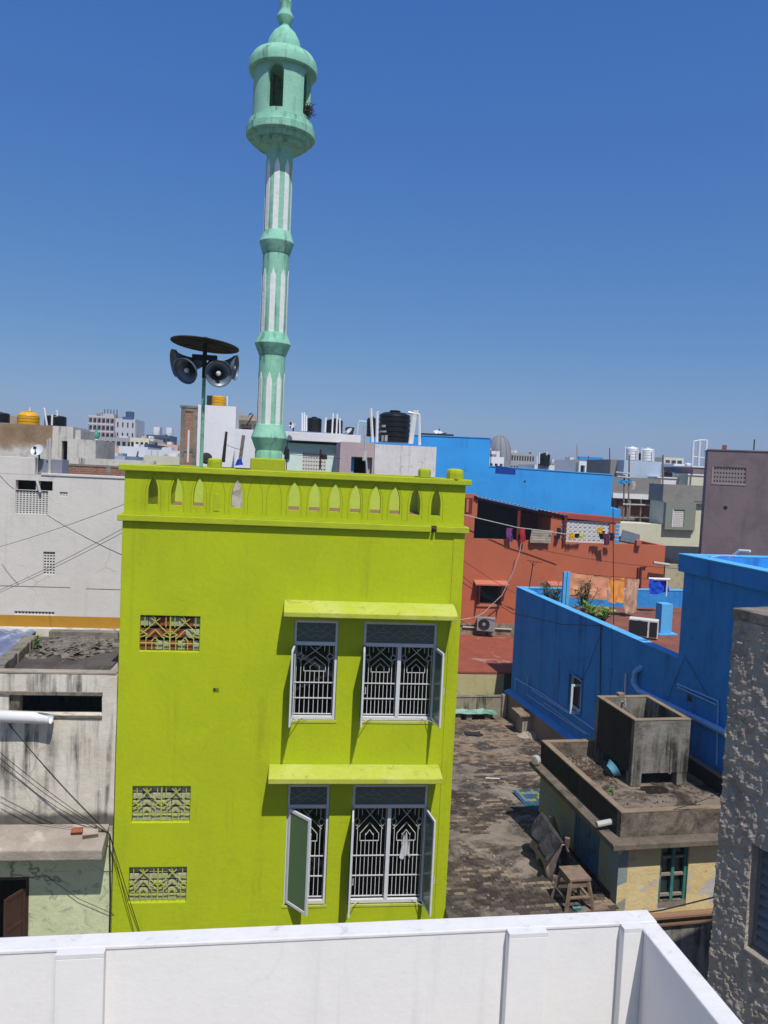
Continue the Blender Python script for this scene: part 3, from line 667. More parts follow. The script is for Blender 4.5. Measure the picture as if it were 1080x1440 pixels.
rf = MB().box(LX0 + 0.05, -0.05, LY + 0.221, 4.5, 8.19, 8.22); lh.part('roof', rf, plaster('roof_dark', '#5c5450', col2='#453f3c', mscale=1.5, mamt=0.9, fine=0.2, bscale=24, dirt=('#8d847b', 6, 0.62, 0.7, 0.6)))
for x in (-1.6, -1.1, -0.7): lh.part('roof_joint', MB().box(x, x + 0.012, LY + 0.3, 3.5, 8.221, 8.226), SOOT)
lh.part('parapet', MB().box(LX0, -0.03, LY - 0.012, LY + 0.16, 8.553, 8.60).jitter(0.008, 3), CONC_PALE, bevel=0.012)
lh.part('parapet', MB().box(-0.22, -0.03, LY + 0.222, 4.2, 8.222, 8.56), CONC_PALE, bevel=0.012)
ZP = 8.45; pr0, pr1, pl0, pl1 = G.t(0, 942, ZP), G.t(52, 891.5, ZP), G.t(-18, 941, ZP), G.t(34, 892.5, ZP)
mb = MB(); NK = 10
for k in range(NK):
    q0, q1 = -.1 + 1.1 * k / NK, -.1 + 1.1 * (k + 1) / NK - .004; h_ = ZP + rnd.uniform(-.02, .02); j = [rnd.uniform(-.02, .02) for _ in range(4)]
    L4 = [(pl0[0] + (pl1[0] - pl0[0]) * q0 + j[0], pl0[1] + (pl1[1] - pl0[1]) * q0), (pr0[0] + (pr1[0] - pr0[0]) * q0 + j[1], pr0[1] + (pr1[1] - pr0[1]) * q0), (pr0[0] + (pr1[0] - pr0[0]) * q1 + j[2], pr0[1] + (pr1[1] - pr0[1]) * q1), (pl0[0] + (pl1[0] - pl0[0]) * q1 + j[3], pl0[1] + (pl1[1] - pl0[1]) * q1)]
    mb.hexa([(x, y, 8.10) for x, y in L4], [(x, y, h_) for x, y in L4])
lh.part('parapet', mb, CONC, bevel=0.02)
lh.part('parapet', MB().box(-2.5, -0.23, 4.2, 4.42, 8.221, 8.40), CONC, bevel=0.015)
prof = [(LY - 0.01, 5.80), (-0.20, 5.72), (-0.5, 5.56), (-0.5, 5.375), (-0.44, 5.375), (LY - 0.01, 5.52)]
mb = MB().prism([(LX0, y, z) for y, z in prof], (abs(LX0) - 0.085, 0, 0)); lh.part('canopy', mb, BROWNWASH, bevel=0.02)
fr_ = MB().box(-1.53, -1.475, LY + 0.02, LY + 0.18, 0.2, 4.80).box(-2.6, -1.53, LY + 0.02, LY + 0.18, 4.74, 4.80)
d_ = lh.part('door', fr_, DOORB)
a = math.radians(62); dm = MB(); ex, ey = -math.cos(a), -math.sin(a)
def dq(u0, u1, z0, z1, th):
    p = [(-1.53 + ex * u, 0.0 + ey * u) for u in (u0, u1)]; n_ = (-ey * th, ex * th)
    return dm.hexa([(p[0][0] - n_[0], p[0][1] - n_[1], z0), (p[1][0] - n_[0], p[1][1] - n_[1], z0), (p[1][0] + n_[0], p[1][1] + n_[1], z0), (p[0][0] + n_[0], p[0][1] + n_[1], z0)],
                   [(p[0][0] - n_[0], p[0][1] - n_[1], z1), (p[1][0] - n_[0], p[1][1] - n_[1], z1), (p[1][0] + n_[0], p[1][1] + n_[1], z1), (p[0][0] + n_[0], p[0][1] + n_[1], z1)])
for q in ((0, .06), (.39, .45)): dq(*q, 0.3, 4.62, 0.022)
for z in (.3, 1.6, 2.9, 4.0, 4.56): dq(.06, .39, z, z + 0.07, 0.022)
dq(.06, .39, .3, 4.62, 0.010); lh.part('door_leaf', dm, DOORB, parent=d_, bevel=0.004)

# bits lying on it
def lump(name, label, cat, fr, c, sz, mat, rz=0.0, seed=0, tilt=0.0):
    mb = MB().box(-sz[0] / 2, sz[0] / 2, -sz[1] / 2, sz[1] / 2, 0, sz[2]); r_ = random.Random(seed)
    R_ = Matrix.Rotation(rz, 3, 'Z') @ Matrix.Rotation(tilt, 3, 'X')
    for v in mb.v: v += Vector((r_.uniform(-1, 1), r_.uniform(-1, 1), r_.uniform(-1, 1))) * min(sz) * 0.08; v[:] = (R_ @ v + Vector(c))[:]
    return single(name, label, cat, mb, mat, fr, c, bevel=min(sz) * 0.12)
lump('brick', 'orange red brick lying on the rough canopy left of a grey block', 'brick', G, (-0.60, -0.17, 5.715), (0.20, 0.11, 0.09), BRICK1, 0.05, 1, 0.45)
lump('concrete_block', 'pale grey cement lump on the rough canopy beside a red brick', 'block', G, (-0.36, -0.20, 5.70), (0.26, 0.20, 0.12), CONC_PALE, 0.2, 2, 0.45)
rub = MB(); r_ = random.Random(5)
for i in range(800):
    u, w = r_.gauss(0, .33), r_.gauss(0, .30)
    c = Vector((-1.72 + u * 1.15, 3.45 + w * 1.4, 8.225 + max(0, 0.13 * (1 - (u * u + w * w) * 1.6)) * r_.random()))
    if not (-2.45 < c.x < -0.3 and 2.3 < c.y < 4.15): continue
    s_ = r_.uniform(.02, .065); q = Vector((s_ * 1.4, s_, s_ * .45)); R_ = Matrix.Rotation(r_.uniform(0, 6), 3, 'Z') @ Matrix.Rotation(r_.uniform(-.7, .7), 3, 'X')
    rub.hexa([c + R_ @ Vector((a * q.x, b * q.y, 0)) for a, b in ((-1, -1), (1, -1), (1, 1), (-1, 1))], [c + R_ @ Vector((a * q.x * .9, b * q.y * .9, q.z)) for a, b in ((-1, -1), (1, -1), (1, 1), (-1, 1))])
o = single('rubble', 'heap of broken grey tile rubble on the dark flat roof', 'rubble', rub, plaster('rubble_grey', '#7d766d', col2='#5c564f', mscale=6, mamt=.9), G, (-1.7, 3.4, 8.22)); o['kind'] = 'stuff'

def leafy(fr, c, label, h, spread, nst, nl, leafmat, stemmat, lsize, seed, name='leafy_plant', droop=0.3, lw=0.28, up=0.6, cat='plant'):
    """a plant of stems that carry many small blades"""
    r_ = random.Random(seed); t = Thing(name, label, cat, fr, c); c = Vector(c); st = MB(); lf = MB()
    for i in range(nst):
        a = r_.uniform(0, 6.28); rad = spread * (0.25 + 0.75 * r_.random()); hh = h * r_.uniform(.6, 1.0)
        tip = c + Vector((math.cos(a) * rad, math.sin(a) * rad, hh)); mid = c.lerp(tip, 0.5) + Vector((0, 0, h * 0.08)); pts = [c + Vector((math.cos(a), math.sin(a), 0)) * spread * .08, mid, tip]
        st.tube(pts, [h * 0.014, h * 0.01, h * 0.005], 5)
        for k in range(nl):
            q = r_.uniform(.25, 1.03); p = (pts[0].lerp(mid, q * 2) if q < .5 else mid.lerp(tip, q * 2 - 1))
            b = r_.uniform(0, 6.28); d = Vector((math.cos(b), math.sin(b), r_.uniform(-droop, up))).normalized(); l = lsize * r_.uniform(.6, 1.2); s_ = d.cross(Vector((0, 0, 1))).normalized() * l * lw / 2
            m_ = p + d * l * .5 + Vector((0, 0, l * .06)); lf.add([p, m_ - s_, p + d * l, m_ + s_], [(0, 1, 2, 3)])
    t.part('stem', st, stemmat); f_ = t.part('foliage', lf, leafmat); return t
def leafmat(name, c1, c2):
    if name in MATS: return MATS[name]
    t_ = NT(name); geo = t_.n.new('ShaderNodeNewGeometry')
    c = t_.mix(geo.outputs['Random Per Island'], hexc(c1), hexc(c2)); t_.link(c, t_.b.inputs['Base Color']); t_.b.inputs['Roughness'].default_value = 0.55
    t_.b.inputs['Subsurface Weight'].default_value = 0.0; MATS[name] = t_.m; return t_.m
STEM = simple('stem_brown', '#5a4f38', 0.8)
LEAF1 = leafmat('leaf_dull', '#3c4a2c', '#6f7d4c'); LEAF2 = leafmat('leaf_bright', '#4c7a1e', '#8db33a'); LEAF3 = leafmat('leaf_weed', '#4f7a34', '#7fa552')
leafy(G, (-2.42, 3.1, 8.22), 'green weed growing against the roof parapet beside the rubble heap', 0.34, 0.12, 9, 16, LEAF3, STEM, 0.07, 4, name='weed', lw=0.5)

# white pipe end in front of the weathered house
xa_, za_ = G.f(-60, 1005, -.17); xb_, zb_ = G.f(72, 1010, -.17); a, b = G.w(xa_, -.17, za_), G.w(xb_, -.17, zb_)
mb = MB(); n = 20; L_ = (b - a); r = 0.105
k0 = 0
def pring(p, lo): return [(p + Vector((0, math.cos(t_) * r, math.sin(t_) * r))) for t_ in [math.pi * .5 + lo + (2 * math.pi - 2 * lo) * i / n for i in range(n + 1)]]
secs = [(a, .001), (b - Vector((0.26, 0, 0)), .001), (b - Vector((0.2, 0, 0)), .55), (b - Vector((0.09, 0, 0)), .8), (b, 1.0)]
for p, lo in secs: mb.v += pring(p, lo)
for i in range(len(secs) - 1):
    for j in range(n): q = i * (n + 1) + j; mb.f.append((q, q + n + 1, q + n + 2, q + 1)); mb.mi.append(0)
o = single('drain_pipe', 'white plastic drain pipe with a cut open end at the left edge', 'pipe', mb, PVC, WORLD, tuple(b), smooth=True)
sm = o.modifiers.new('wall', 'SOLIDIFY'); sm.thickness = 0.012

def cable(label, pts, r=0.006, mat=WIRE, name='cable', group=None, d=0.0):
    p = pts if len(pts) > 2 else sag(pts[0], pts[1], d)
    return single(name, label, 'cable', MB().tube(p, r, 5), mat, WORLD, tuple(p[0]), group=group)
J = G.w(-0.035, -0.16, G.f(153, 1173, -0.16)[1])
for i, (px, py, dd) in enumerate(((-4, 1055, .05), (-4, 1063, .08), (-4, 1072, .12), (10, 1016, .05), (13, 1018, .08))):
    lab = ['topmost black cable from the left edge to the green wall corner', 'middle black cable from the left edge sagging to the green wall corner', 'lowest black cable from the left edge sagging to the green wall corner',
           'upper thin cable running down from the white pipe to the green wall corner', 'lower thin cable running down from the white pipe to the green wall corner'][i]
    cable(lab, [P(px, py, 12.9), J], 0.0055, d=dd)
e1 = G.f(206, 1308, -0.03); e2 = G.f(197, 1310, -0.03)
cable('black cable slanting down the green wall past the lowest ventilator, right one', [J, G.w(e1[0], -0.03, e1[1] - 0.4)], 0.007, d=0.03)
cable('black cable slanting down the green wall past the lowest ventilator, left one', [J, G.w(e2[0], -0.03, e2[1] - 0.4)], 0.006, d=0.05)
cable('thick black cable hanging straight down the green wall corner', [J, G.w(-0.02, -0.05, 4.5), G.w(-0.02, -0.05, 3.0)], 0.014)
cable('thin wire nailed across the pale green wall from the door', [G.w(G.f(42, 1234)[0], -0.01, G.f(42, 1234)[1]), G.w(G.f(63, 1230)[0], -0.01, G.f(63, 1230)[1]), G.w(G.f(110, 1262)[0], -0.03, G.f(110, 1262)[1]), G.w(0.05, -0.02, 4.1)], 0.005)
# ------------------------------------------------------------------ terrace on the right
U = 1.128
B = Fr(718, 975, 26.6, 11.3)             # blue house frame: its long wall is the plane x = 0
U = 1.0
S = Fr(866, 1276, 14.75, 11.3)           # shed frame
ZN = 4.12                                # terrace height at the shed front; the terrace falls gently away from the viewer
p_ = S.loc(P(660, 1003, 30.0)); TSL = (p_.z - ZN) / p_.y
def tz(y): return ZN + TSL * y
def TT(px, py, dz=0.0):
    d = ray(px, py); lo, hi = 8.0, 45.0
    for _ in range(50):
        m_ = (lo + hi) / 2; q = S.loc(EYE + d * (m_ / d.y))
        if q.z > tz(q.y) + dz: lo = m_
        else: hi = m_
    return q
TZ = ZN
RIDGE = (TT(690, 1089).y, TT(690, 1194).y)
BW = plaster('blue_paint', (0.042, 0.275, 0.68), col2=(0.032, 0.225, 0.58), mscale=1.2, mamt=0.7, fine=0.12, bscale=12, bstr=0.8, bdist=0.02, dirt=('#2f5f9a', 1.6, 0.54, 0.72, 0.5), streaks=('#16407e', 2.4, .48, .68, .55), cracks=.15)
BLT = plaster('blue_light', (0.11, 0.43, 0.76), col2=(0.07, 0.31, 0.66), mscale=1.6, fine=0.1, bscale=18, bstr=0.4, dirt=('#5d7f9f', 5, 0.6, 0.72, 0.4))
BROWNWALL = plaster('brown_plaster', '#8f7e6a', col2='#7a6a58', mscale=1.5, fine=0.2, bscale=24, bstr=0.6, dirt=('#4a3d32', 3, 0.55, 0.7, 0.6))
TFLOOR = plaster('terrace_cement', '#92867a', col2='#6e645a', mscale=0.7, mamt=0.9, fine=0.3, bscale=20, bstr=1.0, bdist=0.02, dirt=('#2a2623', 0.8, 0.44, 0.60, 0.85), dirt2=('#8f8373', 2.3, 0.55, 0.66, 0.7))
TILEM = [plaster('tile_%s' % n, c, col2=c2, mscale=5, mamt=0.8, fine=0.3, bscale=40, bstr=0.7, dirt=('#2f2a26', 1.1, 0.45, 0.62, 0.8)) for n, c, c2 in (('grey', '#6b6056', '#544a42'), ('dark', '#51473f', '#423a34'), ('tan', '#92826f', '#7a6c5c'), ('clay', '#98806a', '#806c5a'))]
SEALB = plaster('sealant_blue', '#4d9fe0', col2='#3b86c8', fine=0.1, bscale=16)

BY = S.loc(B.w(0, -.30, 0)).y            # where the terrace ends at the back wall
BXW = S.loc(B.w(0, 0, 0)).x              # plane of the blue wall in the shed frame
def terr_poly(z=None):
    q = [S.loc(G.w(GX + .02, -3.2, 0)), Vector((-.36, -3.2, 0)), Vector((-.36, .004, 0)), Vector((BXW - .02, .004, 0)), Vector((BXW - .02, BY, 0)), Vector((BXW - 9.0, BY, 0)), S.loc(G.w(GX - 3.0, GD + .02, 0)), S.loc(G.w(GX + .02, GD + .02, 0))]
    return [Vector((p.x, p.y, tz(p.y) if z is None else z)) for p in q]
def terr_quads():
    q = terr_poly(); fl = [q[0], q[1], q[2], Vector((S.loc(G.w(GX + .02, 0, 0)).x, 0.004, tz(0.004)))]
    a_ = S.loc(G.w(GX + .02, -.5, 0)); g2 = q[7]
    return [[q[0], q[1], q[2], Vector((a_.x, 0.004, tz(0.004)))], [Vector((a_.x, 0.004, tz(0.004))), q[3], q[4], Vector((g2.x, BY, tz(BY))), g2], [q[6], g2, Vector((g2.x, BY, tz(BY))), q[5]]]
mb = MB(); th_mb = MB()
for q in terr_quads():
    n = len(q); mb.add([S.w(*p) for p in q], [tuple(range(n))]); lo_ = [Vector((p.x, p.y, 0)) for p in q]
    th_mb.add(lo_ + [p - Vector((0, 0, .006)) for p in q], [tuple(range(n - 1, -1, -1))] + [(i, (i + 1) % n, (i + 1) % n + n, i + n) for i in range(n)])
tf = structure('terrace_ground', mb, TFLOOR)
th_ = Thing('terrace_house', 'low stained house whose roof is the grimy tiled terrace', 'building', S, (0, 0, 0)); th_.part('wall', th_mb, CONC)
# tiles of the terrace, in the patches where no cement has been smeared over them
def patch(x, y):
    return noise.noise(Vector((x * .55 + 4, y * .55, 2))) + noise.noise(Vector((x * 1.7, y * 1.7, 7))) * .45
tiles = []; tw, td = 0.205, 0.115
def clear(x, y, m=.1):
    g = G.loc(S.w(x, y, 0)); return x < BXW - .42 and not (g.y < GD + .1 and g.x < GX + m) and g.x > 3.2 and not (x > -.05 and y < SD_ + .05) and not (y < -.3 and x > -.5)
SD_ = 3.95
for i in range(-40, 22):
    for j in range(-24, 150):
        x = i * tw + (0.1 if j % 2 else 0); y = j * td - .2
        if y > BY - .2 or not clear(x, y, .14): continue
        if any(abs(y - q) < .16 for q in RIDGE): continue
        far = y > 9.0
        if patch(x, y) < (-0.36 if far else (.10 if 2.6 < y < 6.6 else -.08)): continue
        tiles.append((x, y))
tiles.sort(key=lambda t: t[1])
tmesh = [MB().box(-tw / 2 + .007, tw / 2 - .007, -td / 2 + .007, td / 2 - .007, -.01, .012).mesh('tile', m_) for m_ in TILEM]
rest = MB(); r_ = random.Random(11)
for k, (x, y) in enumerate(tiles):
    warm = y > 9.0 and x > -1.2 + noise.noise(Vector((x, y, 0))) * 2
    mi = r_.choice((2, 3, 2, 0)) if warm else r_.choice((0, 0, 1, 1, 2) if y < 9 else (0, 2, 2, 0, 1))
    lz = tz(y) + r_.uniform(-.006, .005)
    if k < 300:
        o = bpy.data.objects.new('tile', tmesh[mi]); COL.objects.link(o); o.parent = tf
        o.location = S.w(x, y, lz); o.rotation_euler = (r_.uniform(-.03, .03), r_.uniform(-.03, .03), S.yaw + r_.uniform(-.03, .03))
    else:
        rest.cur = mi; c = S.w(x, y, lz); e1, e2 = S.ex * (tw / 2 - .008), S.ey * (td / 2 - .008); u = Vector((0, 0, .012)); tl = r_.uniform(-.004, .004)
        q = [c - e1 - e2, c + e1 - e2, c + e1 + e2, c - e1 + e2]; rest.hexa([p - u for p in q], [p + u + Vector((0, 0, tl * s)) for p, s in zip(q, (1, -1, -1, 1))])
o = bpy.data.objects.new('tile_field', rest.mesh('tile_field', TILEM, merge=False)); COL.objects.link(o); o.parent = tf; o['kind'] = 'stuff'
for y in RIDGE:
    pts_ = [(-4.5 + i * .2, y + .03 * math.sin(i * 1.3)) for i in range(40)]; pts_ = [q for q in pts_ if clear(*q, .12)]
    mb = MB().tube([S.w(a, b_, tz(b_) - 0.05) for a, b_ in pts_], 0.085, 8); o = bpy.data.objects.new('cement_ridge', mb.mesh('cement_ridge', TFLOOR, smooth=True)); COL.objects.link(o); o.parent = tf
# litter on the terrace
r_ = random.Random(21); lit = MB()
for i in range(420):
    x, y = r_.uniform(-4.5, 3.5), r_.uniform(.1, BY - .3); s_ = r_.choice((.012, .02, .02, .035))
    if not clear(x, y): continue
    c = S.w(x, y, tz(y) + .012); a = r_.uniform(0, 6.28); e1 = Vector((math.cos(a), math.sin(a), .1)) * s_; e2 = Vector((-math.sin(a), math.cos(a), 0)) * s_ * .5
    lit.hexa([c - e1 - e2, c + e1 - e2, c + e1 + e2, c - e1 + e2], [c - e1 - e2 + Vector((0, 0, .012)), c + e1 - e2 + Vector((0, 0, .02)), c + e1 + e2 + Vector((0, 0, .02)), c - e1 + e2 + Vector((0, 0, .012))])
o = bpy.data.objects.new('litter', lit.mesh('litter', CONC_PALE)); COL.objects.link(o); o['label'] = 'scattered crumbs of plaster and litter on the grimy terrace'; o['category'] = 'litter'; o['kind'] = 'stuff'
single('pipe_offcut', 'white plastic pipe offcut lying on the terrace', 'pipe', MB().tube([TT(683, 1094, .03), TT(703, 1095, .03)], 0.018, 8), PVC, S, tuple(TT(683, 1094)))
def ragpt(u, v):
    c = TT(665, 1033); x, y = c.x + (u - .5) * .6 + .05 * math.sin(9 * v), c.y + (v - .5) * .5 + .05 * math.sin(7 * u); return (x, y, tz(y) + .02 + .03 * abs(math.sin(u * 9 + v * 5)))
single('rag', 'dark wet rag dropped on the far part of the terrace', 'rag', MB().grid(ragpt, 10, 8), simple('rag_dark', '#2b2c2e', 0.9), S, tuple(TT(665, 1033)), smooth=True)

# back wall and low side wall of the terrace
ZB = tz(BY); ZC = S.f(660, 979, BY)[1]
bw = Thing('boundary_wall', 'low grey streaked wall closing the far end of the terrace', 'wall', S, (0, BY, ZB))
bw.part('wall_panel', MB().box(-6.0, BXW - .28, BY + .002, BY + 0.16, ZB - .3, ZC - .06), plaster('streaky_wall', '#9d9180', col2='#7d7262', fine=0.2, streaks=('#2b2723', 6, .45, .65, .9), dirt=('#3a342d', 2, .5, .7, .6)), bevel=0.02)
bw.part('coping', MB().box(-6.0, BXW - .28, BY - 0.02, BY + 0.18, ZC - .058, ZC).jitter(.01, 3), CONC, bevel=0.02)
bw.part('pillar', MB().box(BXW - .48, BXW - .29, BY - 0.10, BY + 0.10, ZB - .3, ZC + .06), CONC_PALE, bevel=0.02)
sw = Thing('side_wall', 'low brown wall along the blue house with a light blue sealed top', 'wall', B, (0, 0, 4.2))
def st(y): return 4.91 - .026 * y
sw.part('wall_panel', MB().hexa([(-.22, -11.0, 3.8), (-.012, -11.0, 3.8), (-.012, .1, 3.8), (-.22, .1, 3.8)], [(-.22, -11.0, st(-11)), (-.012, -11.0, st(-11)), (-.012, .1, st(.1)), (-.22, .1, st(.1))]), BROWNWALL, bevel=0.01)
mb = MB()
for k in range(26):
    y0, y1 = 0.1 - k * .43, 0.1 - (k + 1) * .43; w0, w1 = .22 + .03 * noise.noise(Vector((k, 0, 0))), .22 + .03 * noise.noise(Vector((k + 1, 0, 0)))
    mb.hexa([(-w1, y1, st(y1) + .001), (-.004, y1, st(y1) + .001), (-.004, y0, st(y0) + .001), (-w0, y0, st(y0) + .001)], [(-w1, y1, st(y1) + .02), (-.004, y1, st(y1) + .085), (-.004, y0, st(y0) + .085), (-w0, y0, st(y0) + .02)])
sw.part('sealed_top', mb, SEALB)

# concrete box with a slab on top by the blue wall
q_ = TT(733, 1033); x0, y0 = q_.x, q_.y; TZ = tz(y0) - .01
cb = Thing('concrete_box', 'small square concrete box with an overhanging slab lid against the blue wall', 'concrete box', S, (x0, y0, TZ))
cb.part('body', MB().box(x0 + .02, x0 + .70, y0, y0 + .6, TZ, TZ + .68).jitter(.012, 4), CONC_PALE, bevel=0.015)
cb.part('lid', MB().box(x0 - .14, x0 + .88, y0 - .12, y0 + .75, TZ + .682, TZ + .76).jitter(.01, 3), BROWNWALL, bevel=0.012)
cb.part('pipe', MB().tube([(x0 + .78, y0 - .04, TZ), (x0 + .78, y0 - .04, TZ + .68)], .04, 8), PVC_OLD)
mb = MB().grid(lambda u, v: (x0 + .35 + (u - .5) * 1.3, y0 - .25 + (v - .5) * 1.0, TZ + .20 * max(0, 1 - ((u - .5) ** 2 + (v - .5) ** 2) * 4) - .01 + .05 * noise.noise(Vector((u * 9, v * 9, 0)))), 22, 22)
o = single('mortar_heap', 'pale heap of dried mortar at the foot of the concrete box', 'mortar heap', mb, CONC_PALE, S, (x0 + .3, y0 - .2, TZ))
mb = MB()
for k, (a, b_) in enumerate(((.2, .3), (.3, .34), (.42, .26))): mb.box(x0 + a, x0 + a + .1, y0 + b_, y0 + b_ + .06, TZ + .761, TZ + .79)
single('scrap', 'dark metal scrap lying on the slab lid of the concrete box', 'scrap', mb.jitter(.03, 9), RUST, S, (x0 + .3, y0 + .3, TZ + .76))
# green sheet over blocks
q_ = TT(640, 1014); x1, y1 = q_.x, q_.y; TZ = tz(y1) - .02
sh = Thing('covered_blocks', 'blocks roofed by a crumpled pale green plastic sheet at the far end of the terrace', 'plastic sheet', S, (x1 + .6, y1 + .2, TZ))
for a in (.02, .46, 1.2): sh.part('block', MB().box(x1 + a, x1 + a + .22, y1 + .05, y1 + .5, TZ, TZ + .28).jitter(.02, 5), CONC, bevel=.02)
mb = MB().grid(lambda u, v: (x1 - .05 + u * 1.75, y1 - .06 + v * .85, TZ + .32 + .05 * noise.noise(Vector((u * 5, v * 4, 3))) + (.12 * max(0, 1 - abs(u - .72) * 9) * v) - .05 * u), 22, 12)
sh.part('sheet', mb, plaster('sheet_green', '#8fb5a6', col2='#4f8a6c', mscale=1.4, mamt=0.9, fine=.1, bscale=9, bstr=.4, rough=.45), smooth=False)
# striped mat
q_ = TT(722, 1118); x2, y2 = q_.x, q_.y; TZ = tz(y2 - .6) + .004
MATC = [simple('mat_' + n, c, .8) for n, c in (('blue', '#2c5676'), ('yellow', '#8f8438'), ('white', '#6f7c7a'), ('green', '#2f5a50'))]  # mat colours darkened to hold the shadow lying over it
mt = MB(); r_ = random.Random(8)
for i in range(14):
    for j in range(9):
        mt.cur = r_.choice((0, 0, 1, 2, 3)) if j > 2 else r_.choice((0, 3, 0)); X = x2 + .02 + i * .085; Y = y2 - 1.2 + j * .15
        mt.box(X, X + .083, Y, Y + .149, TZ + .016, TZ + .024 + .012 * abs(math.sin(i)))
single('striped_mat', 'blue and yellow woven mat spread on the terrace beside the shed wall', 'mat', mt, MATC, S, (x2 + .5, y2 - .5, TZ))

# ------------------------------------------------------------------ shed with the concrete cistern
TZ = ZN
SW_, SD = 3.3, 3.95
BLACKMOULD = plaster('mould_black', '#35322e', col2='#211f1e', mscale=1.5, mamt=0.8, fine=.3, bscale=18, bstr=1.0, dirt=('#6d675c', 5, .62, .74, .7), streaks=('#141312', 5, .45, .65, .8))
BLUEPEEL = plaster('peeling_blue', '#7f929c', col2='#8f9a93', mscale=1.1, mamt=.8, fine=.2, bscale=18, bstr=.9, dirt=('#a3a08a', 2.4, .54, .64, .8), dirt2=('#a08f4c', .9, .50, .58, .8))
YELLOWPEEL = plaster('peeling_yellow', '#dcc795', col2='#ccb076', mscale=1.2, mamt=.7, fine=.15, bscale=18, bstr=.8, dirt=('#aeb0b8', 1.5, .53, .60, .9), dirt2=('#a98a3e', 2.0, .6, .7, .6))
CORN = plaster('cornice_brown', '#746a5f', col2='#5a5249', mscale=2, mamt=.8, fine=.25, bscale=20, bstr=.9, dirt=('#2e2925', 3, .5, .7, .7))
DOORBLUE = simple('blue_door_paint', '#33698a', .55, var=.25, dirt=('#24333d', 3, .5, .7, .6))
TEAL = simple('teal_paint', '#3f7d70', .55, var=.3, dirt=('#8d9c90', 7, .58, .68, .6))
sd = Thing('shed', 'peeling yellow and blue rooftop shed with mouldy flat parapet roof', 'shed', S, (0, 0, TZ))
sd.part('wall', MB().panel(0, SW_, 0.0, 5.30, 0, 0.2, [(0.905, 1.53, 3.98, 5.22)], step=.3).jitter(.006, 2), YELLOWPEEL)
mb = MB().panel(-SD, -0.0, 3.9, 5.30, 0, 0.2, [(-1.98, -0.80, 4.18, 5.16)])
for v in mb.v: v.x, v.y = v.y - .002, -v.x
sd.part('wall', mb, BLUEPEEL, label='peeling blue side wall of the shed')
sd.part('wall', MB().box(.2, SW_, SD - .2, SD, 3.9, 5.3), BLUEPEEL); sd.part('wall', MB().box(SW_ - .2, SW_, .2, SD - .2, 0, 5.3), YELLOWPEEL)
sd.part('skirting', MB().box(-0.03, -0.004, 0.25, SD, TZ, TZ + .10), BLACKMOULD)
sd.part('cornice', MB().box(-0.30, SW_, -0.30, SD + .05, 5.37, 5.49).jitter(.012, 2.5), CORN, bevel=.015)
sd.part('roof', MB().box(0, SW_, 0, SD, 5.30, 5.64), plaster('shed_roof', '#82766a', col2='#63594e', mscale=1.6, mamt=.8, fine=.3, bscale=18, bstr=1.0, dirt=('#2b2621', 1.6, .44, .62, .9), dirt2=('#9c917f', 5, .6, .7, .5)))
TOPB = CONC_PALE
for nm, b_ in (('f', (-.02, SW_, -.02, .12)), ('l', (-.02, .12, .121, SD + .02)), ('b', (.121, SW_, SD - .12, SD + .02)), ('r', (SW_ - .14, SW_, .121, SD - .121))):
    sd.part('parapet', MB().panel(b_[0], b_[1], 5.491, 5.975, b_[2], b_[3]).jitter(.006, 3), BLACKMOULD if nm in 'lr' else SOOT)
    sd.part('coping', MB().box(b_[0] - .005, b_[1], b_[2] - .005, b_[3] + .003, 5.976, 6.012).jitter(.006, 3), BROWNWALL, bevel=.008)
sd.part('drain_spout', MB().tube([(-.36, S.s(862, 1134, -.02)[0] - .02, 5.62), (.0, S.s(862, 1134, -.02)[0], 5.66)], .062, 10), PVC_OLD, smooth=True)
sd.part('round_outlet', MB().lathe([(0, .12), (.07, .13), (.10, .10), (.105, .0)], (-.22, SD - .25, 5.62), 14, (-1, -.5, 0)), PVC_OLD, smooth=True)
# blue door leaves in the side wall
dr = sd.part('shutter_frame', MB().box(.03, .09, .80, .86, 4.18, 5.16).box(.03, .09, 1.92, 1.98, 4.18, 5.16).box(.03, .09, .86, 1.92, 5.10, 5.16), DOORBLUE)
for y in (.87, 1.395):
    mb = MB().box(.045, .075, y, y + .515, 4.18, 5.10); lf_ = sd.part('shutter', mb, DOORBLUE, parent=dr)
    mm = MB()
    for z0, z1 in ((4.18, 4.25), (4.58, 4.66), (5.03, 5.10)): mm.box(.028, .0445, y, y + .515, z0, z1)
    for yy in (y, y + .45): mm.box(.028, .0445, yy, yy + .065, 4.2505, 4.5795).box(.028, .0445, yy, yy + .065, 4.6605, 5.0295)
    sd.part('shutter_rail', mm, DOORBLUE, parent=dr, bevel=.004)
# window in the front
wf = MB()
for x in (.905, 1.185, 1.465): wf.box(x, x + .065, .04, .11, 3.98, 5.22)
w_ = sd.part('window', wf, TEAL)
for z in (4.20, 4.62, 4.98): sd.part('window_bar', MB().box(.971, 1.184, .05, .10, z, z + .05).box(1.251, 1.464, .05, .10, z, z + .05), plaster('bar_rust', '#8d8177'), parent=w_)
sd.part('window_pane', MB().box(.95, 1.5, .13, .14, 3.98, 5.22), GLASSD, parent=w_)
sd.part('base_pipe', MB().tube([(-.15, -.10, 3.86), (SW_, -.10, 3.90)], .07, 10), plaster('pipe_brown', '#8a6c55', fine=.2), smooth=True)
sd.part('base_pipe', MB().tube([(-.1, -.07, 3.68), (SW_, -.07, 3.71)], .05, 10), plaster('pipe_brown2', '#6f5a49', fine=.2), smooth=True)
sd.part('lower_wall', MB().panel(-0.3, SW_, 0, 3.62, -.04, -.001), plaster('lower_grey', '#8a8680', fine=.2, streaks=('#2f2d2b', 4, .45, .62, .9), dirt=('#57534e', 2, .5, .7, .6)))

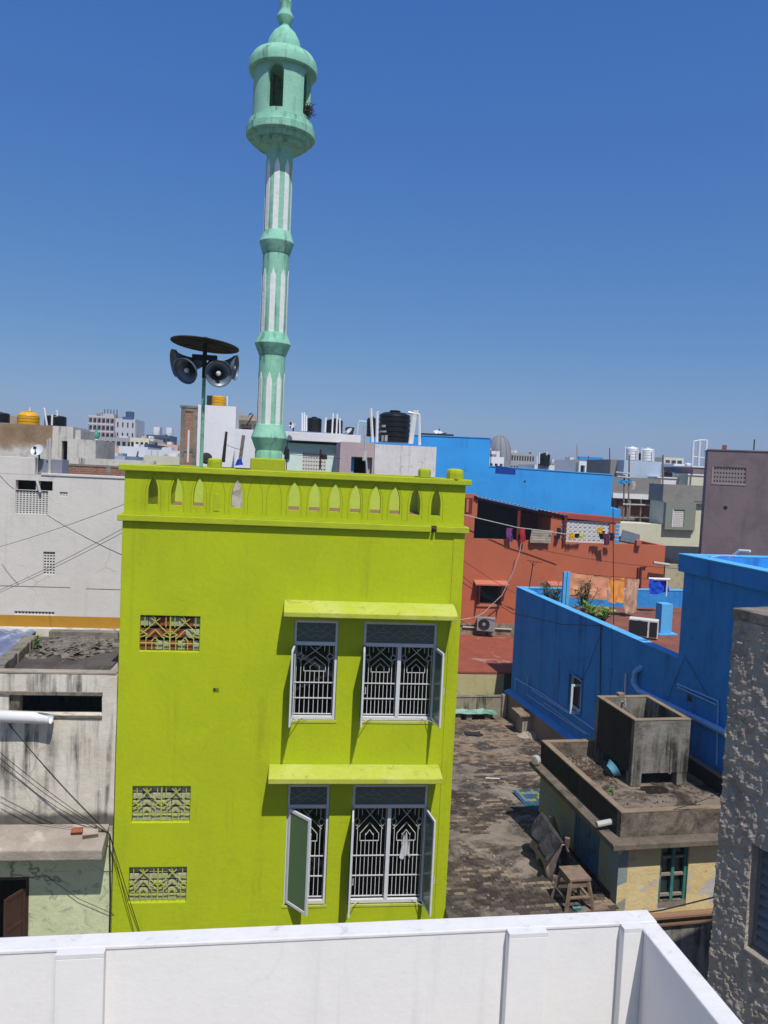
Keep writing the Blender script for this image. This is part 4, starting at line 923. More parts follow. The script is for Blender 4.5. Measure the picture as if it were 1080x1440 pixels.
# the cistern
CT = plaster('cistern', '#8a8780', col2='#64615b', mscale=1.8, mamt=.8, fine=.25, bscale=20, bstr=1.0, streaks=('#1f1e1d', 6, .42, .60, .95), dirt=('#c5c0b5', 4, .60, .68, .8), dirt2=('#2b2825', 1.6, .54, .72, .7))
ZR = 5.645
tx0, tx1 = 1.27, 2.66; ty0 = 1.92; ty1 = S.s(839, 984.5, tx0)[0]
zt = S.f(885, 1015, ty0)[1]; zt2 = S.f(970, 1012, ty0)[1]; CZ = (zt + zt2) / 2
ct = Thing('water_cistern', 'open square concrete water cistern on short legs on the shed roof', 'cistern', S, ((tx0 + tx1) / 2, (ty0 + ty1) / 2, ZR))
zb = ZR + .30; wt = .13
ct.part('wall', MB().panel(tx0, tx1, zb, CZ, ty0, ty0 + wt, step=.1).jitter(.008, 3), CT); ct.part('wall', MB().panel(tx0, tx1, zb, CZ, ty1 - wt, ty1, step=.1).jitter(.008, 3), CT)
for x in (tx0, tx1 - wt): ct.part('wall', MB().box(x, x + wt, ty0 + wt - .002, ty1 - wt + .002, zb, CZ).jitter(.004, 3), BLACKMOULD if x == tx0 else CT)
ct.part('bottom_slab', MB().box(tx0 + wt, tx1 - wt, ty0 + wt, ty1 - wt, zb, zb + .12), SOOT)
for x, y in ((tx0, ty0), (tx1 - .26, ty0), (tx0, ty1 - .26), (tx1 - .26, ty1 - .26)):
    ct.part('leg', MB().box(x + .005, x + .255, y + .005, y + .255, ZR - .01, zb - .002).jitter(.01, 4), CT, bevel=.015)
rim = MB().panel(tx0 - .008, tx1 + .008, ty0 - .008, ty1 + .008, 0.001, .03, [(tx0 + wt - .004, tx1 - wt + .004, ty0 + wt - .004, ty1 - wt + .004)])
for v in rim.v: v[:] = (v.x, v.z, CZ + v.y)
ct.part('rim', rim, BROWNWALL, bevel=.008)
ct.part('tap', MB().tube([(tx0 + .62, ty1 - wt - .15, CZ - .10), (tx0 + .62, ty1 - wt + .06, CZ - .10)], .022, 8).tube([(tx0 + .62, ty1 - wt - .13, CZ - .18), (tx0 + .62, ty1 - wt - .13, CZ + .02)], .02, 8), PVC_OLD)
ct.part('tap_block', MB().box(tx0 + .52, tx0 + .68, ty1 - .12, ty1 + .02, CZ + .031, CZ + .11), BROWNWALL, bevel=.01)
# small things on the shed roof
dp = MB().grid(lambda u, v: (1.75 + math.cos(u * 6.283) * v * (.34 + .14 * noise.noise(Vector((math.cos(u * 6.283) * 2, math.sin(u * 6.283) * 2, 1)))), 1.72 + math.sin(u * 6.283) * v * (.22 + .10 * noise.noise(Vector((math.cos(u * 6.283) * 2, math.sin(u * 6.283) * 2, 5)))), ZR - .001), 28, 4); sd.part('damp_patch', dp, simple('damp', '#2b241d', .5))
bx, by = S.t(857, 1092, ZR)
bs = MB().lathe([(0, .13), (.02, .14), (.14, .20), (.145, .215), (.13, .205), (.03, .13), (.025, 0)], (0, 0, 0), 24, cap=False); R_ = Matrix.Rotation(1.0, 3, 'Y')
for v in bs.v: v[:] = (R_ @ v + Vector((bx, by, ZR + .13)))[:]
single('basin', 'broken light blue plastic basin lying on its side beside the cistern', 'basin', bs, simple('basin_blue', '#6fb4cf', .4), S, (bx, by, ZR), smooth=True)
db = MB(); r_ = random.Random(31)
for i in range(420):
    if i < 170: x, y = r_.uniform(.2, 1.1), r_.uniform(2.2, 3.8)
    else: x, y = r_.uniform(.2, 3.1), r_.uniform(.2, 3.8)
    a = r_.uniform(0, 3.14); l = r_.uniform(.03, .16) if i < 170 else r_.uniform(.02, .07); d = Vector((math.cos(a), math.sin(a), r_.uniform(-.1, .25))) * l; c = Vector((x, y, ZR + .012 + r_.random() * .02)); db.bar(c - d / 2, c + d / 2, .012 + .02 * r_.random(), .008)
o = single('debris', 'dry twigs and crumbs strewn over the shed roof', 'debris', db, simple('debris_brown', '#5d4d3d', .9, var=.3), S, (1, 2, ZR)); o['kind'] = 'stuff'
for (px, py), lb, h in (((862, 1112), 'small green weed at the front left corner of the shed roof', .2), ((858, 1121), 'tiny weed on the parapet just above the shed spout', .12)):
    x, y = S.t(px, py, 5.9 if h < .15 else ZR + .05); leafy(S, (x, y, 5.98 if h < .15 else ZR), lb, h, .05, 5, 8, LEAF3, STEM, .05, int(px), name='weed', lw=.5)
c0 = S.w(SW_, .7, 5.75); c1 = S.w(*[S.t(925, 1117, 6.02)[0], -.01], 6.03)
cable('black wire sagging from the rough grey wall to the front edge of the shed roof', [P(1012, 1115, 14.9), S.w(1.1, -.02, 6.02)], .006, d=.03)
cable('thick black cable crossing low in front of the yellow shed wall', [P(1003, 1262, 14.2), P(930, 1280, 14.3), P(860, 1290, 14.4)], .014)

# clothes stand with a dark blanket
WOODG = simple('weathered_wood', '#8a7564', .85, var=.3, bstr=.4, dirt=('#4d4036', 6, .52, .7, .6))
TZ = tz(1.6); q_ = TT(775, 1222); bx, by = q_.x, q_.y
def lk(px, py, z): return Vector((*S.t(px, py, z), z))
cs = Thing('clothes_stand', 'wooden stand draped with a dark grey blanket and a pinkish rag against the shed', 'clothes stand', S, (bx, by, TZ))
legs = [(lk(751, 1192, TZ), lk(762, 1150, TZ + .75)), (lk(776, 1228, TZ), lk(786, 1185, TZ + .75)), (lk(790, 1190, TZ), lk(776, 1148, TZ + .8)), (lk(797, 1224, TZ), lk(798, 1178, TZ + .8))]
for a, b_ in legs: cs.part('leg', MB().bar(a, b_, .10, .06), WOODG, bevel=.008)
A_, B_ = lk(765, 1152, TZ + .82), lk(789, 1186, TZ + .82)
cs.part('top_rail', MB().bar(A_, B_, .07), WOODG)
def drape(wl, wr, dl, dr, seed, top=.04, ext=.10, fold=.05, hem=.10):
    """cloth thrown over the rail: wl, wr how far it stands off on each side, dl, dr how far it hangs"""
    ax = B_ - A_; n = Vector((-ax.y, ax.x, 0)).normalized()
    if n.x > 0: n = -n                  # n points to the open terrace
    def fn(u, v):
        s_ = 1 - 2 * v; c = A_ + ax * (u * (1 + 2 * ext) - ext) + Vector((0, 0, top)); q = abs(s_)
        L_ = dl if s_ > 0 else dr; w = wl if s_ > 0 else wr; hang = L_ * (1 + hem * noise.noise(Vector((u * 5, seed, s_))))
        f = fold * math.sin(u * 17 + seed + s_ * 2) * q + .03 * noise.noise(Vector((u * 6, v * 6, seed)))
        return c + n * ((1 if s_ > 0 else -1) * w * min(1, q * 1.15) + f) + Vector((0, 0, -hang * max(0, q - .12) / .88 + .03 * (1 - q) + .3 * f))
    return MB().grid(fn, 44, 30)
FUZZ = plaster('blanket_dark', '#4b4a50', col2='#35343a', mscale=9, mamt=.8, fine=.3, bscale=60, bstr=1.0, bdist=.02)
RAGP = plaster('rag_pink', '#a8968f', col2='#8a7a7a', mscale=6, bscale=60, bstr=.8)
cs.part('rag', drape(.22, .16, .74, .2, 5, .02, .15, .03, .3), RAGP, smooth=True)
cs.part('blanket', drape(.29, .22, .42, .95, 2, .06, .13, .045, .6), FUZZ, smooth=True)
# wooden trestle stool
tb = Thing('trestle_stool', 'tall weathered wooden stool with splayed legs in front of the shed', 'stool', S, (*S.t(805, 1272, ZN), ZN)); TZ = tz(.3)
zs = TZ + .62
corners = [lk(787, 1223, zs), lk(811, 1219, zs), lk(830, 1235, zs), lk(805, 1243, zs)]
ctr = sum(corners, Vector()) / 4
sq = [ctr + Vector((sx * .22, sy * .24, 0)) for sx, sy in ((-1, -1), (1, -1), (1, 1), (-1, 1))]
tb.part('seat', MB().box(ctr.x - .225, ctr.x + .225, ctr.y - .26, ctr.y + .26, zs, zs + .05).jitter(.006, 4), WOODG, bevel=.008)
tb.part('apron', MB().box(ctr.x - .19, ctr.x + .19, ctr.y - .22, ctr.y - .19, zs - .14, zs - .002).box(ctr.x - .19, ctr.x + .19, ctr.y + .19, ctr.y + .22, zs - .14, zs - .002).box(ctr.x - .19, ctr.x - .16, ctr.y - .189, ctr.y + .189, zs - .14, zs - .002).box(ctr.x + .16, ctr.x + .19, ctr.y - .189, ctr.y + .189, zs - .14, zs - .002), WOODG)
ft = []
for sx, sy in ((-1, -1), (1, -1), (1, 1), (-1, 1)):
    a = ctr + Vector((sx * .18, sy * .21, -.002)); b_ = Vector((ctr.x + sx * .29, ctr.y + sy * .32, TZ)); ft.append((a, b_)); tb.part('leg', MB().bar(a, b_, .07, .06), WOODG, bevel=.006)
for i in range(4):
    q = .62 if i % 2 else .5; tb.part('stretcher', MB().bar(ft[i][0].lerp(ft[i][1], q), ft[(i + 1) % 4][0].lerp(ft[(i + 1) % 4][1], q), .05, .035), WOODG)
x, y = S.t(812, 1282, TZ); single('bowl', 'small turquoise bowl on the ground by the stool', 'bowl', MB().lathe([(0, .06), (.08, .10), (.082, .094), (.02, .05), (.02, 0)], (x, y, TZ), 16), simple('turq', '#5a9c9a', .4), S, (x, y, TZ), smooth=True)
x, y = S.t(838, 1280, TZ); single('plank', 'short grey board lying at the foot of the shed corner', 'board', MB().box(x - .3, x + .25, y - .08, y + .1, TZ, TZ + .06), WOODG, S, (x, y, TZ), bevel=.006)

# ------------------------------------------------------------------ blue house
U = 1.128
bh = Thing('blue_house', 'deep blue house with a roof terrace and a taller block on its right', 'building', B, (0, 0, 0))
BZ, BF = 8.60, 8.0
YB = -9.92
wz0, wz1 = B.s(818, 1000)[1] - .12, B.s(818, 955)[1] - .05
wy0, wy1 = -5.40, -4.58
mb = MB().panel(0.0 - YB - 9.92, 9.92, 0, BZ - .002, 0, .22, [(-wy1, -wy0, wz0, wz1)], step=.7)
for v in mb.v: v.x, v.y = v.y, -v.x
bh.part('wall', mb, BW)
mb = MB().panel(9.921, 14.2, 0, 10.90, 0, .22, step=.7)
for v in mb.v: v.x, v.y = v.y - .003, -v.x
bh.part('wall', mb, BW, label='taller blue wall at the right end')
bh.part('wall', MB().box(.223, 8.0, -.22, 0, 0, BZ - .002), BW)
bh.part('wall', MB().box(.221, 5.0, YB - .22, YB, 0, 10.90), BW)
bh.part('wall', MB().box(7.8, 8.0, -9.9, -.222, 0, BZ - .002), BW)
bh.part('coping', MB().box(-.015, .235, YB + .001, .015, BZ, BZ + .035).jitter(.006, 2), BLT, bevel=.008)
bh.part('coping', MB().box(.236, 8.0, -.235, .015, BZ, BZ + .035).jitter(.006, 2), BLT, bevel=.008)
bh.part('parapet_beam', MB().box(-.10, .20, -14.2, YB + .10, 10.55, 10.905), BW, bevel=.015)
bh.part('coping', MB().box(-.11, .24, -14.2, YB + .11, 10.907, 10.945), BLT, bevel=.008); bh.part('coping', MB().box(.241, 5.0, YB - .13, YB + .11, 10.907, 10.94), BLT, bevel=.008)
bh.part('upper_roof', MB().box(.221, 5.0, -14.2, YB - .221, 10.6, 10.7), BLT)
ROOFRED = plaster('terrace_red', '#8a5544', col2='#6f4a3d', mscale=1.2, mamt=.7, fine=.25, bscale=18, bstr=.6, dirt=('#4c3a32', 1.6, .5, .7, .6))
bh.part('roof', MB().box(.221, 7.8, YB + .001, -.221, BF - .15, BF), ROOFRED)
wd = bh.part('window_frame', MB().box(.06, .12, wy0, wy0 + .06, wz0, wz1).box(.06, .12, wy1 - .06, wy1, wz0, wz1).box(.06, .12, wy0 + .06, wy1 - .06, wz1 - .06, wz1).box(.06, .12, wy0 + .06, wy1 - .06, wz0, wz0 + .06), WMETAL)
bh.part('window_pane', MB().box(.14, .15, wy0, wy1, wz0, wz1), GLASSD, parent=wd)
cm = MB(); cm.box(-.30, .05, wy0 + .05, wy0 + .085, wz0 + .01, wz0 + .07).box(-.30, .05, wy0 + .05, wy0 + .085, wz1 - .16, wz1 - .10).box(-.30, -.24, wy0 + .05, wy0 + .085, wz0 + .07, wz1 - .16).box(0, .05, wy0 + .05, wy0 + .085, wz0 + .07, wz1 - .16)
bh.part('casement', cm, WMETAL, parent=wd)
bh.part('window_hood', MB().box(-.07, -.002, wy0 - .02, wy1 + .12, wz1 + .04, wz1 + .08), BW, bevel=.01)
bh.part('window_reveal', MB().box(-.03, -.002, wy0 - .06, wy0, wz0 - .05, wz1), BW); bh.part('window_reveal', MB().box(-.03, -.002, wy1, wy1 + .05, wz0 - .05, wz1), BW)
BPIPE = simple('blue_pipe', '#86bdf0', .45, var=.1); BPIPED = simple('blue_pipe_dark', '#2a6cc0', .5, var=.1)
def bp(px, py, off=-.07): y, z = B.s(px, py, off); return (off, y, z)
bh.part('soil_pipe', MB().tube([(.05, bp(898, 938)[1], bp(898, 938)[2]), bp(897, 942), bp(893, 946), bp(892, 962), bp(898, 971), bp(1020, 1030), bp(1040, 1042)], .068, 12), BPIPE, smooth=True)
bh.part('soil_pipe_collar', MB().tube([bp(892, 955), bp(892, 962)], .08, 12), BPIPE, smooth=True)
for pts, r in (([(953, 962), (1010, 986), (1008, 1075)], .022), ([(953, 966), (1007, 991)], .018), ([(880, 947), (879, 983)], .022), ([(725, 954), (760, 974), (812, 1009), (836, 1026)], .02), ([(725, 953), (725, 972)], .018),
               ([(742, 951), (741, 977), (775, 1000), (825, 1033)], .018), ([(765, 993), (765, 988), (812, 1022), (830, 1034)], .016), ([(748, 970), (800, 1003)], .02)):
    bh.part('water_pipe', MB().tube([bp(*p, -.035) for p in pts], r, 7), PVC if pts[0] == (880, 947) else BPIPE, smooth=True)
bh.part('vent_hole', MB().box(-.012, -.001, B.s(970, 982)[0] - .07, B.s(970, 982)[0] + .07, B.s(970, 982)[1] - .06, B.s(970, 982)[1] + .06), WIRE)
for i, (a, b_, lab) in enumerate((((845, 878), (843, 1050), 'black cable hanging straight down the middle of the blue wall'), ((860, 882), (855, 1000), 'thin cable hanging down the blue wall right of the thick one'), ((848, 880), (805, 985), 'slack wire fanning from the blue parapet down to the small window'),
                                     ((962, 922), (1002, 990), 'thin wire slanting down the taller blue block'), ((962, 926), (938, 985), 'thin wire slanting from the block corner to the blue soil pipe'))):
    p = [B.w(*bp(*a, -.03)), B.w(*bp((a[0] + b_[0]) / 2 + (3 if i in (1, 2) else 0), (a[1] + b_[1]) / 2, -.03)), B.w(*bp(*b_, -.03))]
    cable(lab, p, .016 if i == 0 else .006)
# roof terrace contents
def bl(px, py, Y): return B.loc(P(px, py, Y))
p = bl(777, 838, 25.0); leafy(B, (p.x, p.y, BF), 'dull green bushy plant behind the far corner of the blue parapet', 1.12, .5, 16, 26, LEAF1, STEM, .22, 12, name='potted_shrub', lw=.16, up=1.0)
p = bl(822, 845, 24.0); leafy(B, (p.x, p.y, BF), 'tall spiky green plant in front of the peach cloth', 1.45, .42, 12, 30, LEAF1, STEM, .20, 13, name='potted_shrub', lw=.16, up=1.0)
p = bl(842, 862, 22.9); leafy(B, (p.x, p.y, BF), 'bright green low bush spilling over the blue parapet', .72, .55, 22, 34, LEAF2, STEM, .12, 14, name='potted_shrub', lw=.55, up=.8)
p = bl(808, 855, 23.6); leafy(B, (p.x, p.y, BF), 'dark low plant between the blue posts and the bright bush', .6, .32, 12, 26, LEAF1, STEM, .13, 15, name='potted_shrub', lw=.4, up=.8)
for px, lab in ((794.5, 'left one of the twin blue posts holding the washing line'), (799.5, 'right one of the twin blue posts holding the washing line')):
    p = bl(px, 804, 24.4); single('blue_post', lab, 'post', MB().box(p.x - .05, p.x + .05, p.y - .05, p.y + .05, BF, p.z), BLT, B, (p.x, p.y, BF), group='twin blue posts', bevel=.006)
def cloth(name, label, fr, x0, x1, y, ztop, drop, mat, seed, nu=26, nv=18, amp=.05, dropr=None, slope=0.0, cat='cloth', sagd=.03, base=None):
    dropr = drop if dropr is None else dropr
    def fn(u, v):
        x = x0 + (x1 - x0) * u; d = (drop + (dropr - drop) * u) * (1 + .05 * noise.noise(Vector((u * 4, seed, 1))))
        return (x + .02 * math.sin(v * 5 + seed), y + amp * v * math.sin(u * 13 + seed + v * 2) + amp * noise.noise(Vector((u * 5, v * 3, seed))), ztop + slope * u - sagd * 4 * u * (1 - u) - v * d)
    o = single(name, label, cat, MB().grid(fn, nu, nv), mat, fr, ((x0 + x1) / 2, y, ztop), smooth=True); return o
PEACH = plaster('cloth_peach', '#d99a78', col2='#cf8c68', mscale=2, bscale=60, bstr=.2); ORANGEC = plaster('cloth_orange', '#e09a48', col2='#d98c50', mscale=10, mamt=.8, bscale=60, bstr=.2); BEIGEC = plaster('cloth_beige', '#c9a68c', col2='#b58a72', mscale=8, mamt=.8, bscale=50, bstr=.3); BLUEC = plaster('cloth_blue', '#1b4fd0', col2='#163fae', mscale=3, bscale=10, bstr=.5)
q0, q1, q2, q3 = bl(800, 805, 24.6), bl(857, 812, 25.0), bl(880, 814, 25.2), bl(896, 815, 25.3)
Fc = Fr(o=B.w(q0.x, q0.y, 0), yaw=math.degrees(B.yaw) + math.degrees(math.atan2(q3.y - q0.y, q3.x - q0.x)))
L01, L02, L03 = (q1 - q0).xy.length, (q2 - q0).xy.length, (q3 - q0).xy.length
cloth('hanging_cloth', 'large peach cloth hung on the line behind the plants', Fc, 0.05, L01 - .02, 0, q0.z, .80, PEACH, 1, slope=-.1, dropr=.78)
cloth('hanging_cloth', 'checked orange cloth hung beside the peach cloth', Fc, L01, L02 - .02, .03, q1.z, .82, ORANGEC, 4, amp=.04)
cloth('hanging_cloth', 'folded beige towel hung at the right end of the washing line', Fc, L02 + .0, L03 + .05, -.02, q2.z + .02, 1.12, BEIGEC, 7, amp=.06)
cable('washing line on the blue terrace between the posts and the beige towel', [B.w(q0.x - .1, q0.y, q0.z), B.w(q3.x + .6, q3.y, q3.z + .02)], .008, d=.02)
p0, p1 = bl(912, 814, 26.2), bl(942, 815, 26.2)
single('cloth_rail', 'white rail pipe above the far blue parapet holding the blue tarpaulin', 'rail', MB().tube([(p0.x, p0.y, p0.z), (p1.x, p1.y, p1.z)], .05, 8).tube([(p0.x + .1, p0.y, p0.z), (p0.x + .1, p0.y, BZ)], .025, 6).tube([(p1.x - .1, p1.y, p1.z), (p1.x - .1, p1.y, BZ)], .025, 6), PVC, B, (p0.x, p0.y, BZ))
Fb = Fr(o=B.w(p0.x, p0.y - .07, 0), yaw=math.degrees(B.yaw)); cloth('tarpaulin', 'bright blue tarpaulin draped over the white rail', Fb, 0.0, (p1.x - p0.x) + .0, 0, p0.z + .02, .55, BLUEC, 9, amp=.05, dropr=.42, cat='tarpaulin')
q = bl(929, 889, 22.6)
pl = Thing('blue_stub_pillar', 'short blue masonry pillar on a square foot on the blue terrace roof', 'pillar', B, (q.x + .1, q.y, BF)); pl.part('shaft', MB().box(q.x - .1, q.x + .26, q.y - .15, q.y + .18, BF + .05, BF + .92), BLT, bevel=.01); pl.part('foot', MB().box(q.x - .2, q.x + .42, q.y - .25, q.y + .28, BF, BF + .048), BLT, bevel=.01)
ACW = simple('ac_white', '#d6d6d2', .45, var=.06); ACD = simple('ac_grille', '#24262a', .6)
def ac_unit(label, fr, x, y, z, w, h, d, mat, side=1):
    t = Thing('air_conditioner', label, 'air conditioner', fr, (x, y, z))
    t.part('casing', MB().box(x - w / 2, x + w / 2, y - d / 2, y + d / 2, z + .04, z + h), mat, bevel=.012)
    t.part('fan_grille', MB().lathe([(0, h * .40), (.012, h * .40), (.014, h * .36), (.006, h * .34), (.004, 0)], (x - w * .12, y - d / 2, z + h / 2 + .02), 24, (0, -1, 0)), ACD, smooth=True)
    t.part('fan_hub', MB().lathe([(.008, h * .12), (.02, h * .1), (.022, 0)], (x - w * .12, y - d / 2, z + h / 2 + .02), 16, (0, -1, 0)), mat)
    t.part('foot', MB().box(x - w * .4, x - w * .3, y - d / 2, y + d / 2, z, z + .0395).box(x + w * .3, x + w * .4, y - d / 2, y + d / 2, z, z + .0395), ACD)
    return t
q = bl(904, 896, 21.9)
Fa = Fr(o=B.w(q.x, q.y, 0), yaw=11.3 - 34); ta = ac_unit('white outdoor air conditioner standing on the blue terrace roof', Fa, 0, 0, BF, .80, .56, .32, ACW)
ta.part('side_grille', MB().box(-.38, .12, -.185, -.161, BF + .09, BF + .51).box(.18, .38, -.18, -.161, BF + .09, BF + .51), ACD)
cable('thin upright black aerial pole on the blue parapet in front of the washing', [B.w(*bl(863, 878, 22.0)), B.w(*bl(862, 700, 22.0))], .014)
tp = Thing('tv_aerial', 'leaning rusty aerial pole with a small cross bar at the far blue corner', 'aerial', WORLD, tuple(P(743, 830, 26.6)))
tp.part('mast', MB().tube([P(743, 833, 26.6), P(750, 790, 26.6)], .02, 6), RUST); tp.part('cross_bar', MB().tube([P(741, 788, 26.6), P(762, 791, 26.6)], .012, 5).tube([P(750, 796, 26.6), P(745, 789, 26.6)], .01, 5).tube([P(750, 796, 26.6), P(756, 790, 26.6)], .01, 5), RUST)
p = bl(968, 812, 17.5); single('cyan_sheet', 'cyan plastic sheet hanging from the corner of the tall blue block', 'sheet', MB().hexa([(p.x - .22, p.y, p.z + .16), (p.x + .1, p.y, p.z + .14), (p.x + .1, p.y + .02, p.z + .14), (p.x - .22, p.y + .02, p.z + .16)], [(p.x - .3, p.y, p.z + .3), (p.x + .1, p.y, p.z + .32), (p.x + .1, p.y + .02, p.z + .32), (p.x - .3, p.y + .02, p.z + .3)]), SEALB, B, tuple(p))
for a, b_, lab in (((1025, 786), (1055, 775), 'white pipe leaning over the parapet of the tall blue block'), ((1000, 784), (1035, 782), 'thin bent white pipe on the parapet of the tall blue block')):
    single('loose_pipe', lab, 'pipe', MB().tube([P(*a, 16.3), P((a[0] + b_[0]) / 2, min(a[1], b_[1]) - 1, 16.1), P(*b_, 15.9)], .03 if a[0] == 1025 else .015, 8), PVC, WORLD, tuple(P(*a, 16.3)))

# ------------------------------------------------------------------ rough grey wall on the right
U = 1.0
Q = Fr(1033, 855, 9, 25)
RG = plaster('rough_render', '#b5aa9d', col2='#9a9085', mscale=1.8, mamt=.8, fine=.3, bscale=26, bstr=1.0, bdist=.03, dirt=('#4d4741', 1.4, .5, .7, .7), dirt2=('#a59b8f', 6, .6, .72, .5))
rw = Thing('rough_wall_house', 'house with a coarse dark grey rendered wall and a louvred window at the right edge', 'building', Q, (0, 0, 0))
w_y = -(Q.s(1057, 1186)[0] + Q.s(1047, 1332)[0]) / 2; WH = (w_y, w_y + 1.15, Q.s(1047, 1332)[1], Q.s(1057, 1186)[1])
mb = MB().panel(0, 2.2, 5.2, 10.93, 0, .2, [WH], step=.022)
for v in mb.v:
    if v.y < .1:
        edge = min(abs(v.x - WH[0]), abs(v.x - WH[1])) < .02 and WH[2] - .02 < v.z < WH[3] + .02 or min(abs(v.z - WH[2]), abs(v.z - WH[3])) < .02 and WH[0] - .02 < v.x < WH[1] + .02
        if not edge: v.y += -.020 * max(-.75, noise.noise(v * 10) + .8 * noise.noise(v * 22) + .35 * noise.noise(v * 40)) - .012 * noise.noise(v * 3)
    if v.x < .02: v.x += .012 * noise.noise(v * 6)
for v in mb.v: v.x, v.y = v.y, -v.x
rw.part('wall', mb, RG)
rw.part('wall', MB().box(0.0, .2, -6, -2.201, 5.2, 10.93), RG); rw.part('wall', MB().box(0.01, 5, -6, -.01, 0, 5.199), RG); rw.part('wall', MB().box(.201, 5, -.2, -.001, 5.2, 10.93), RG)
rw.part('roof', MB().box(.20, 5, -6, -.201, 10.7, 10.93), CONC)
rw.part('coping', MB().box(-.02, .25, -6, .012, 10.932, 11.06).jitter(.008, 3), CONC, bevel=.012); rw.part('coping', MB().box(.251, 5, -.25, .012, 10.932, 11.055), CONC, bevel=.012)
wf = MB().box(.12, .18, -WH[0] - .05, -WH[0], WH[2], WH[3]).box(.12, .18, -WH[1], -WH[1] + .05, WH[2], WH[3]).box(.12, .18, -WH[1] + .05, -WH[0] - .05, WH[2], WH[2] + .05).box(.12, .18, -WH[1] + .05, -WH[0] - .05, WH[3] - .05, WH[3])
w_ = rw.part('window_frame', wf, simple('frame_grey', '#77756f', .7))
sill_ = MB().box(-.012, .12, -WH[1], -WH[0], WH[2] - .04, WH[2] - .002); rw.part('sill', sill_, CONC_PALE, bevel=.01)
for k in range(9):
    z = WH[2] + .10 + k * .122; rw.part('louvre', MB().hexa([(.10, -WH[1] + .05, z - .05), (.105, -WH[1] + .05, z - .055), (.105, -WH[0] - .055, z - .055), (.10, -WH[0] - .055, z - .05)], [(.185, -WH[1] + .05, z + .055), (.19, -WH[1] + .05, z + .05), (.19, -WH[0] - .055, z + .05), (.185, -WH[0] - .055, z + .055)]), glass('louvre_glass', '#6a706f', .3), parent=w_)
U = 1.128
# ------------------------------------------------------------------ shared builders for what stands further back
def rect(fr, pts, off=0.0):
    q = [fr.f(*p, off) for p in pts]; return min(a[0] for a in q), max(a[0] for a in q), min(a[1] for a in q), max(a[1] for a in q)
def jali(parent_thing, parent, fr, x0, x1, z0, z1, nx, nz, mat, y0=.03, y1=.10, fill=.42, name='jali'):
    """pierced concrete screen: a panel of small square holes"""
    cw, ch = (x1 - x0) / nx, (z1 - z0) / nz; h = []
    for i in range(nx):
        for j in range(nz): h.append((x0 + cw * (i + .5 - fill / 2 - .05), x0 + cw * (i + .5 + fill / 2 + .05), z0 + ch * (j + .5 - fill / 2), z0 + ch * (j + .5 + fill / 2)))
    return parent_thing.part(name, MB().panel(x0, x1, z0, z1, y0, y1, h), mat, parent=parent)
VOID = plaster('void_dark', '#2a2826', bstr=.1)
def block(name, label, cat, fr, x0, x1, zt, depth, mat, holes=(), base_z=0.0, roofmat=None, coping=None, group=None, y=0.0, cop=.06):
    t = Thing(name, label, cat, fr, ((x0 + x1) / 2, y, base_z), group)
    t.part('wall', MB().panel(x0, x1, base_z, zt, y, y + .2, holes), mat)
    t.part('wall', MB().box(x0, x0 + .2, y + .201, y + depth, base_z, zt), mat); t.part('wall', MB().box(x1 - .2, x1, y + .201, y + depth, base_z, zt), mat)
    t.part('wall', MB().box(x0 + .201, x1 - .201, y + depth - .2, y + depth, base_z, zt), mat)
    t.part('roof', MB().box(x0 + .201, x1 - .201, y + .201, y + depth - .201, zt - .45, zt - .30), roofmat or CONC_PALE)
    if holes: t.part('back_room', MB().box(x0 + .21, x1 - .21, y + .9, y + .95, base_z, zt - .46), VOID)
    if coping: t.part('coping', MB().box(x0 - cop, x1 + cop, y - cop, y + depth + cop, zt + .001, zt + .075), coping)
    return t
def pxb(px0, px1, pyt, Y, yaw=6.5):
    fr = Fr(px0, pyt, Y, yaw); x1 = fr.f(px1, pyt)[0]; return fr, x1, fr.z0
def tank(label, px, py_bot, py_top, wpx, Y, mat, ribs=4, group=None, kind='ribbed', nm='water_tank'):
    b = P(px, py_bot, Y); r = wpx / 2 / F * Y; h = (py_bot - py_top) / F * Y; fr = Fr(o=b); t = Thing(nm, label, 'water tank', fr, (0, 0, fr.z0), group); z0 = fr.z0
    prof = [(0, r * .97)]
    body = h * (.80 if kind != 'dome' else .62)
    for k in range(ribs):
        a = body * k / ribs; d = body / ribs; prof += [(a + d * .08, r), (a + d * .72, r), (a + d * .80, r * .955), (a + d * .92, r * .955)]
    if kind == 'dome': prof += [(body, r), (h * .74, r * .93), (h * .86, r * .72), (h * .93, r * .45), (h * .94, r * .3)]
    else: prof += [(body, r), (body + h * .06, r * .97), (body + h * .13, r * .72), (body + h * .14, r * .4)]
    t.part('body', MB().lathe(prof, (0, 0, z0), 28), mat, smooth=True)
    zt = z0 + (h * .94 if kind == 'dome' else body + h * .14)
    t.part('lid', MB().lathe([(0, r * .34), (h * .05, r * .36), (h * .07, r * .30), (h * .075, 0)], (0, 0, zt - .002), 20), mat, smooth=True)
    return t, r, h, z0
def pipes(t, specs, Y, r=.03, mat=None):
    for pts in specs:
        m_ = MB().tube([t.fr.loc(P(*p, Y)) for p in pts], r, 6); t.part('pipe', m_, mat or PVC)
